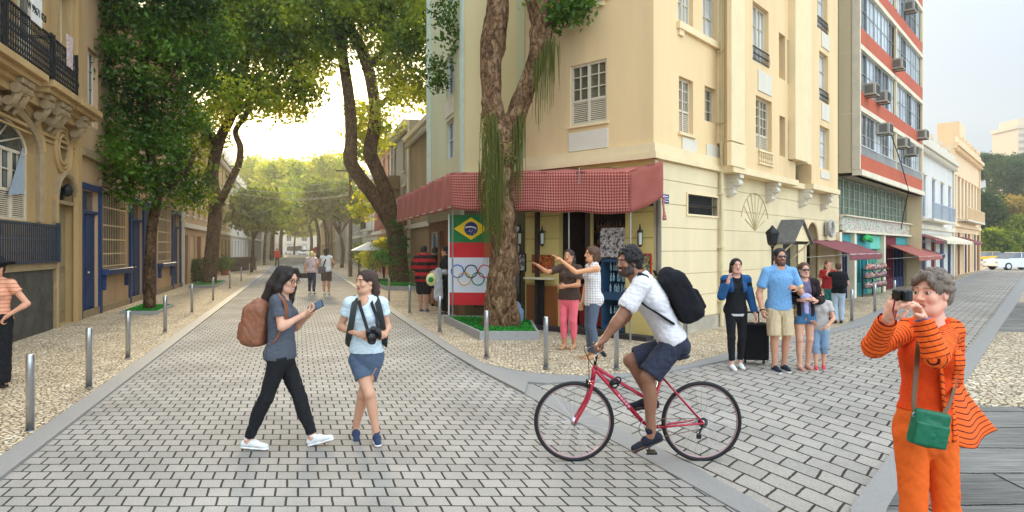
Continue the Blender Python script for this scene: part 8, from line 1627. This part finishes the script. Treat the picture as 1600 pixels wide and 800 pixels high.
shirt(J, p, mBlackC, .012, .6, .42, .024, loose=.03, sleeve_r=.012); trousers(J, p, mBlackC, .012, .95, .014, .45, flare=.02); shoes(J, p, mBlkPl, .011, mSoleW); hair(J, p, mHairDk, 'curly', .010, [([(0, -.08, .02), (.0, -.09, -.08)], (.07, .05))], 9)
t = thing('pale_jacket', 'pale grey jacket hanging over the arm of the person in black', 'jacket', tuple(J['wrL'])); c_ = J['wrL'].lerp(J['elL'], .3); P, F = sdf_mesh([cap(c_+V3(0, -.05, .03), c_+V3(0, -.07, -.62), .09, .12, (V3(0, 1, 0), .4)), cap(J['elL'], J['wrL'], .06)], .011); fast_mesh('fabric', P, F, cloth_m('pale grey jacket', 186, 186, 186), t, None, None, .016, .14)
t = thing('cap', 'white and green sun cap carried by the person in black', 'cap', tuple(J['wrL'])); c_ = J['wrL']+J['f']*.1-V3(0, .05, .18); P, F = sdf_mesh([ell(c_, (V3(1, 0, 0), V3(0, 1, 0), V3(0, 0, 1)), (.14, .09, .17))], .012); o = fast_mesh('cap_crown', P, F, plain('cap cream', 224, 222, 150), t); P, F = sdf_mesh([ell(c_-V3(0, .045, 0), (V3(1, 0, 0), V3(0, 1, 0), V3(0, 0, 1)), (.085, .06, .09))], .012); fast_mesh('cap_patch', P, F, plain('cap green', 30, 120, 60), t)
J, p = figure(680, 478, 1.80, 30, 'person in dark clothes standing between the striped shirt and the black outfit', col(180, 130, 104), False, .013, 0, 1.1, z=.034); shirt(J, p, cloth_m('dark maroon shirt', 64, 30, 34), .014, .7, .48, .02); trousers(J, p, mBlackC, .014, .4, .02, .5, 'shorts', .02); shoes(J, p, mBlkPl, .013); hair(J, p, mHairDk, 'short', .012)
J, p = figure(708, 484, 1.7, 10, 'person in dark shorts half hidden behind the person in black', col(184, 132, 106), False, .013, 0, 1.1, z=.034); shirt(J, p, mBlackC, .014, .7, .48, .02); trousers(J, p, mBlackC, .014, .42, .02, .5, 'shorts', .02); shoes(J, p, mBlkPl, .013); hair(J, p, mHairDk, 'short', .012)
# distant walkers
mFl = art_mat('flowered shirt print', [col(214, 196, 190), col(186, 120, 120), col(224, 210, 200), col(120, 130, 150), col(206, 160, 150)], 14)
J, p = figure(487, 459, 1.68, 5, 'far walker in a flowered shirt and navy trousers', col(200, 146, 116), False, .014, .12, 1.05, dict(elL=(-.16, 0, .65), wrL=(-.17, .02, .5), elR=(.16, .03, .66), wrR=(.18, .09, .60)), 'couple walking away up the street'); shirt(J, p, mFl, .014, .6, .5, .02, loose=.01); trousers(J, p, mNavyT, .014, .97, .01, .52); shoes(J, p, mShoeW, .014); hair(J, p, hair_m('straw cap', 206, 190, 110), 'short', .013)
c_ = J['wrL']-V3(.05, 0, .12); t = thing('handbag', 'small black bag carried by the far walker in navy trousers', 'handbag', tuple(c_)); P, F = sdf_mesh([rbox(c_, (V3(1, 0, 0), V3(0, 1, 0), V3(0, 0, 1)), (.11, .05, .06), .04)], .014); fast_mesh('bag_body', P, F, mBlackC, t)
J, p = figure(510, 460, 1.78, -3, 'far walker in a white top and brown shorts with a grey shoulder bag', col(196, 138, 104), True, .013, .15, 1.1, dict(elL=(-.17, -.0, .67), wrL=(-.2, .05, .62), elR=(.17, -.03, .68), wrR=(.13, .06, .60)), 'couple walking away up the street'); shirt(J, p, mWhiteC, .013, .15, .5, .018, loose=.016); trousers(J, p, cloth_m('brown shorts', 84, 70, 62), .013, .42, .018, .52, 'shorts', .02); shoes(J, p, mShoeW, .013); hair(J, p, mHairDk, 'curly', .012, [([(0, -.05, .03), (0, -.07, -.1)], (.08, .07))], 4, vol=1.15)
c_ = J['hips']-J['r']*.14-J['f']*.12+V3(0, 0, .02); t = thing('shoulder_bag', 'grey bag slung behind the far walker in the white top', 'handbag', tuple(c_)); P, F = sdf_mesh([rbox(c_, (V3(1, 0, 0), V3(0, 1, 0), V3(0, 0, 1)), (.11, .04, .1), .04)], .014); fast_mesh('bag_body', P, F, cloth_m('grey bag', 96, 90, 92), t); ribbon('strap', [c_+V3(.05, -.02, .12), J['neck']-J['f']*.13+V3(.0, 0, -.16), J['shR']+V3(-.04, 0, .06)], .05, .01, mBlackC, t, nrm=-J['f'])
J, p = figure(433, 417, 1.8, 8, 'small figure in a red top and black trousers crossing the far road', col(180, 120, 96), False, .02, .5, 1.0); shirt(J, p, cloth_m('bright red top', 190, 44, 36), .02, 1.7, .5, .025); trousers(J, p, mBlackC, .02, .97, .012, .52); shoes(J, p, mBlkPl, .02); hair(J, p, hair_m('red cap', 150, 40, 34), 'short', .018)
p0 = G(494, 404); t = thing('round_sign', 'round red sign on a thin pole far up the street', 'sign', (p0.x, p0.y, .0)); zc_ = 1.5; M0 = Matrix.Translation((p0.x, p0.y, zc_)); s_ = p0.y/FPX; m = MB(); m.tube([(p0.x, p0.y, 0), (p0.x, p0.y, 1.6)], .05, 6); m.build('pole', mGrayF, t); m = MB(); m.tube([(p0.x, p0.y-.09, zc_), (p0.x, p0.y-.06, zc_)], 5*s_, 20); m.build('disc', plain('sign disc red', 206, 30, 44), t)
# woman at the left edge
J, p = figure(-5, 607, 1.62, 172, 'woman in a peach striped top and long black skirt cut by the left edge', col(206, 148, 116), True, .0075, 0, 1.0, dict(elL=(-.205, -.02, .655), wrL=(-.11, .05, .575), hdL=(-.07, .05, .53), elR=(.14, 0, .63), wrR=(.10, .05, .49)), hands=(.6, .9), z=.034, pns=(None, V3(1, 0, 0)))
mPe = stripes_mat('peach striped top', col(222, 160, 128), col(198, 126, 98), .05, duty=.3, wob=.1); shirt(J, p, mPe, .0085, .35, .58, .014, sv='z', seed=3)
g_ = torso_prims(J, .012)[:2]; b_ = J['base']; g_ += [cap(J['hips'], b_+V3(0, 0, .14), .105*1.62, .15, (J['f'], .8), .03), plane(J['hips']+V3(0, 0, .09), V3(0, 0, 1)), plane(b_+V3(0, 0, .07), V3(0, 0, -1))]; garment('skirt', g_, mBlackC, p, .009, .008, 5, fs=.13); shoes(J, p, mBlkPl, .008)
hair(J, p, mHairDk, 'short', .008); h = J['head']; t = thing('hat', 'floppy black hat on the woman at the left edge', 'hat', tuple(h+V3(0, 0, .05))); P, F = sdf_mesh([ell(h+V3(0, 0, .08), (V3(1, 0, 0), V3(0, 1, 0), V3(0, 0, 1)), (.1, .115, .085)), ell(h+V3(0, 0, .055), (V3(1, 0, .15).normalized(), V3(0, 1, 0), V3(-.15, 0, 1).normalized()), (.21, .2, .014), .03)], .007); fast_mesh('felt', P, F, mBlackC, t, None, None, .012, .12)
# pale blue sack by the cafe wall
c_ = V3(.28, 14.15, .0); c_ = PX(806, 492, 14.2); c_.z = .2; t = thing('sack', 'pale blue sack standing by the cafe wall right of the big trunk', 'bag', (c_.x, c_.y, .034)); P, F = sdf_mesh([rbox(V3(c_.x, c_.y, .27), (V3(1, 0, 0), V3(0, 1, 0), V3(0, 0, 1)), (.07, .06, .12), .09), ell(V3(c_.x, c_.y, .5), (V3(1, 0, 0), V3(0, 1, 0), V3(0, 0, 1)), (.1, .08, .12))], .012); fast_mesh('sack_body', P, F, cloth_m('pale blue sack', 140, 164, 190), t, None, None, .02, .15)
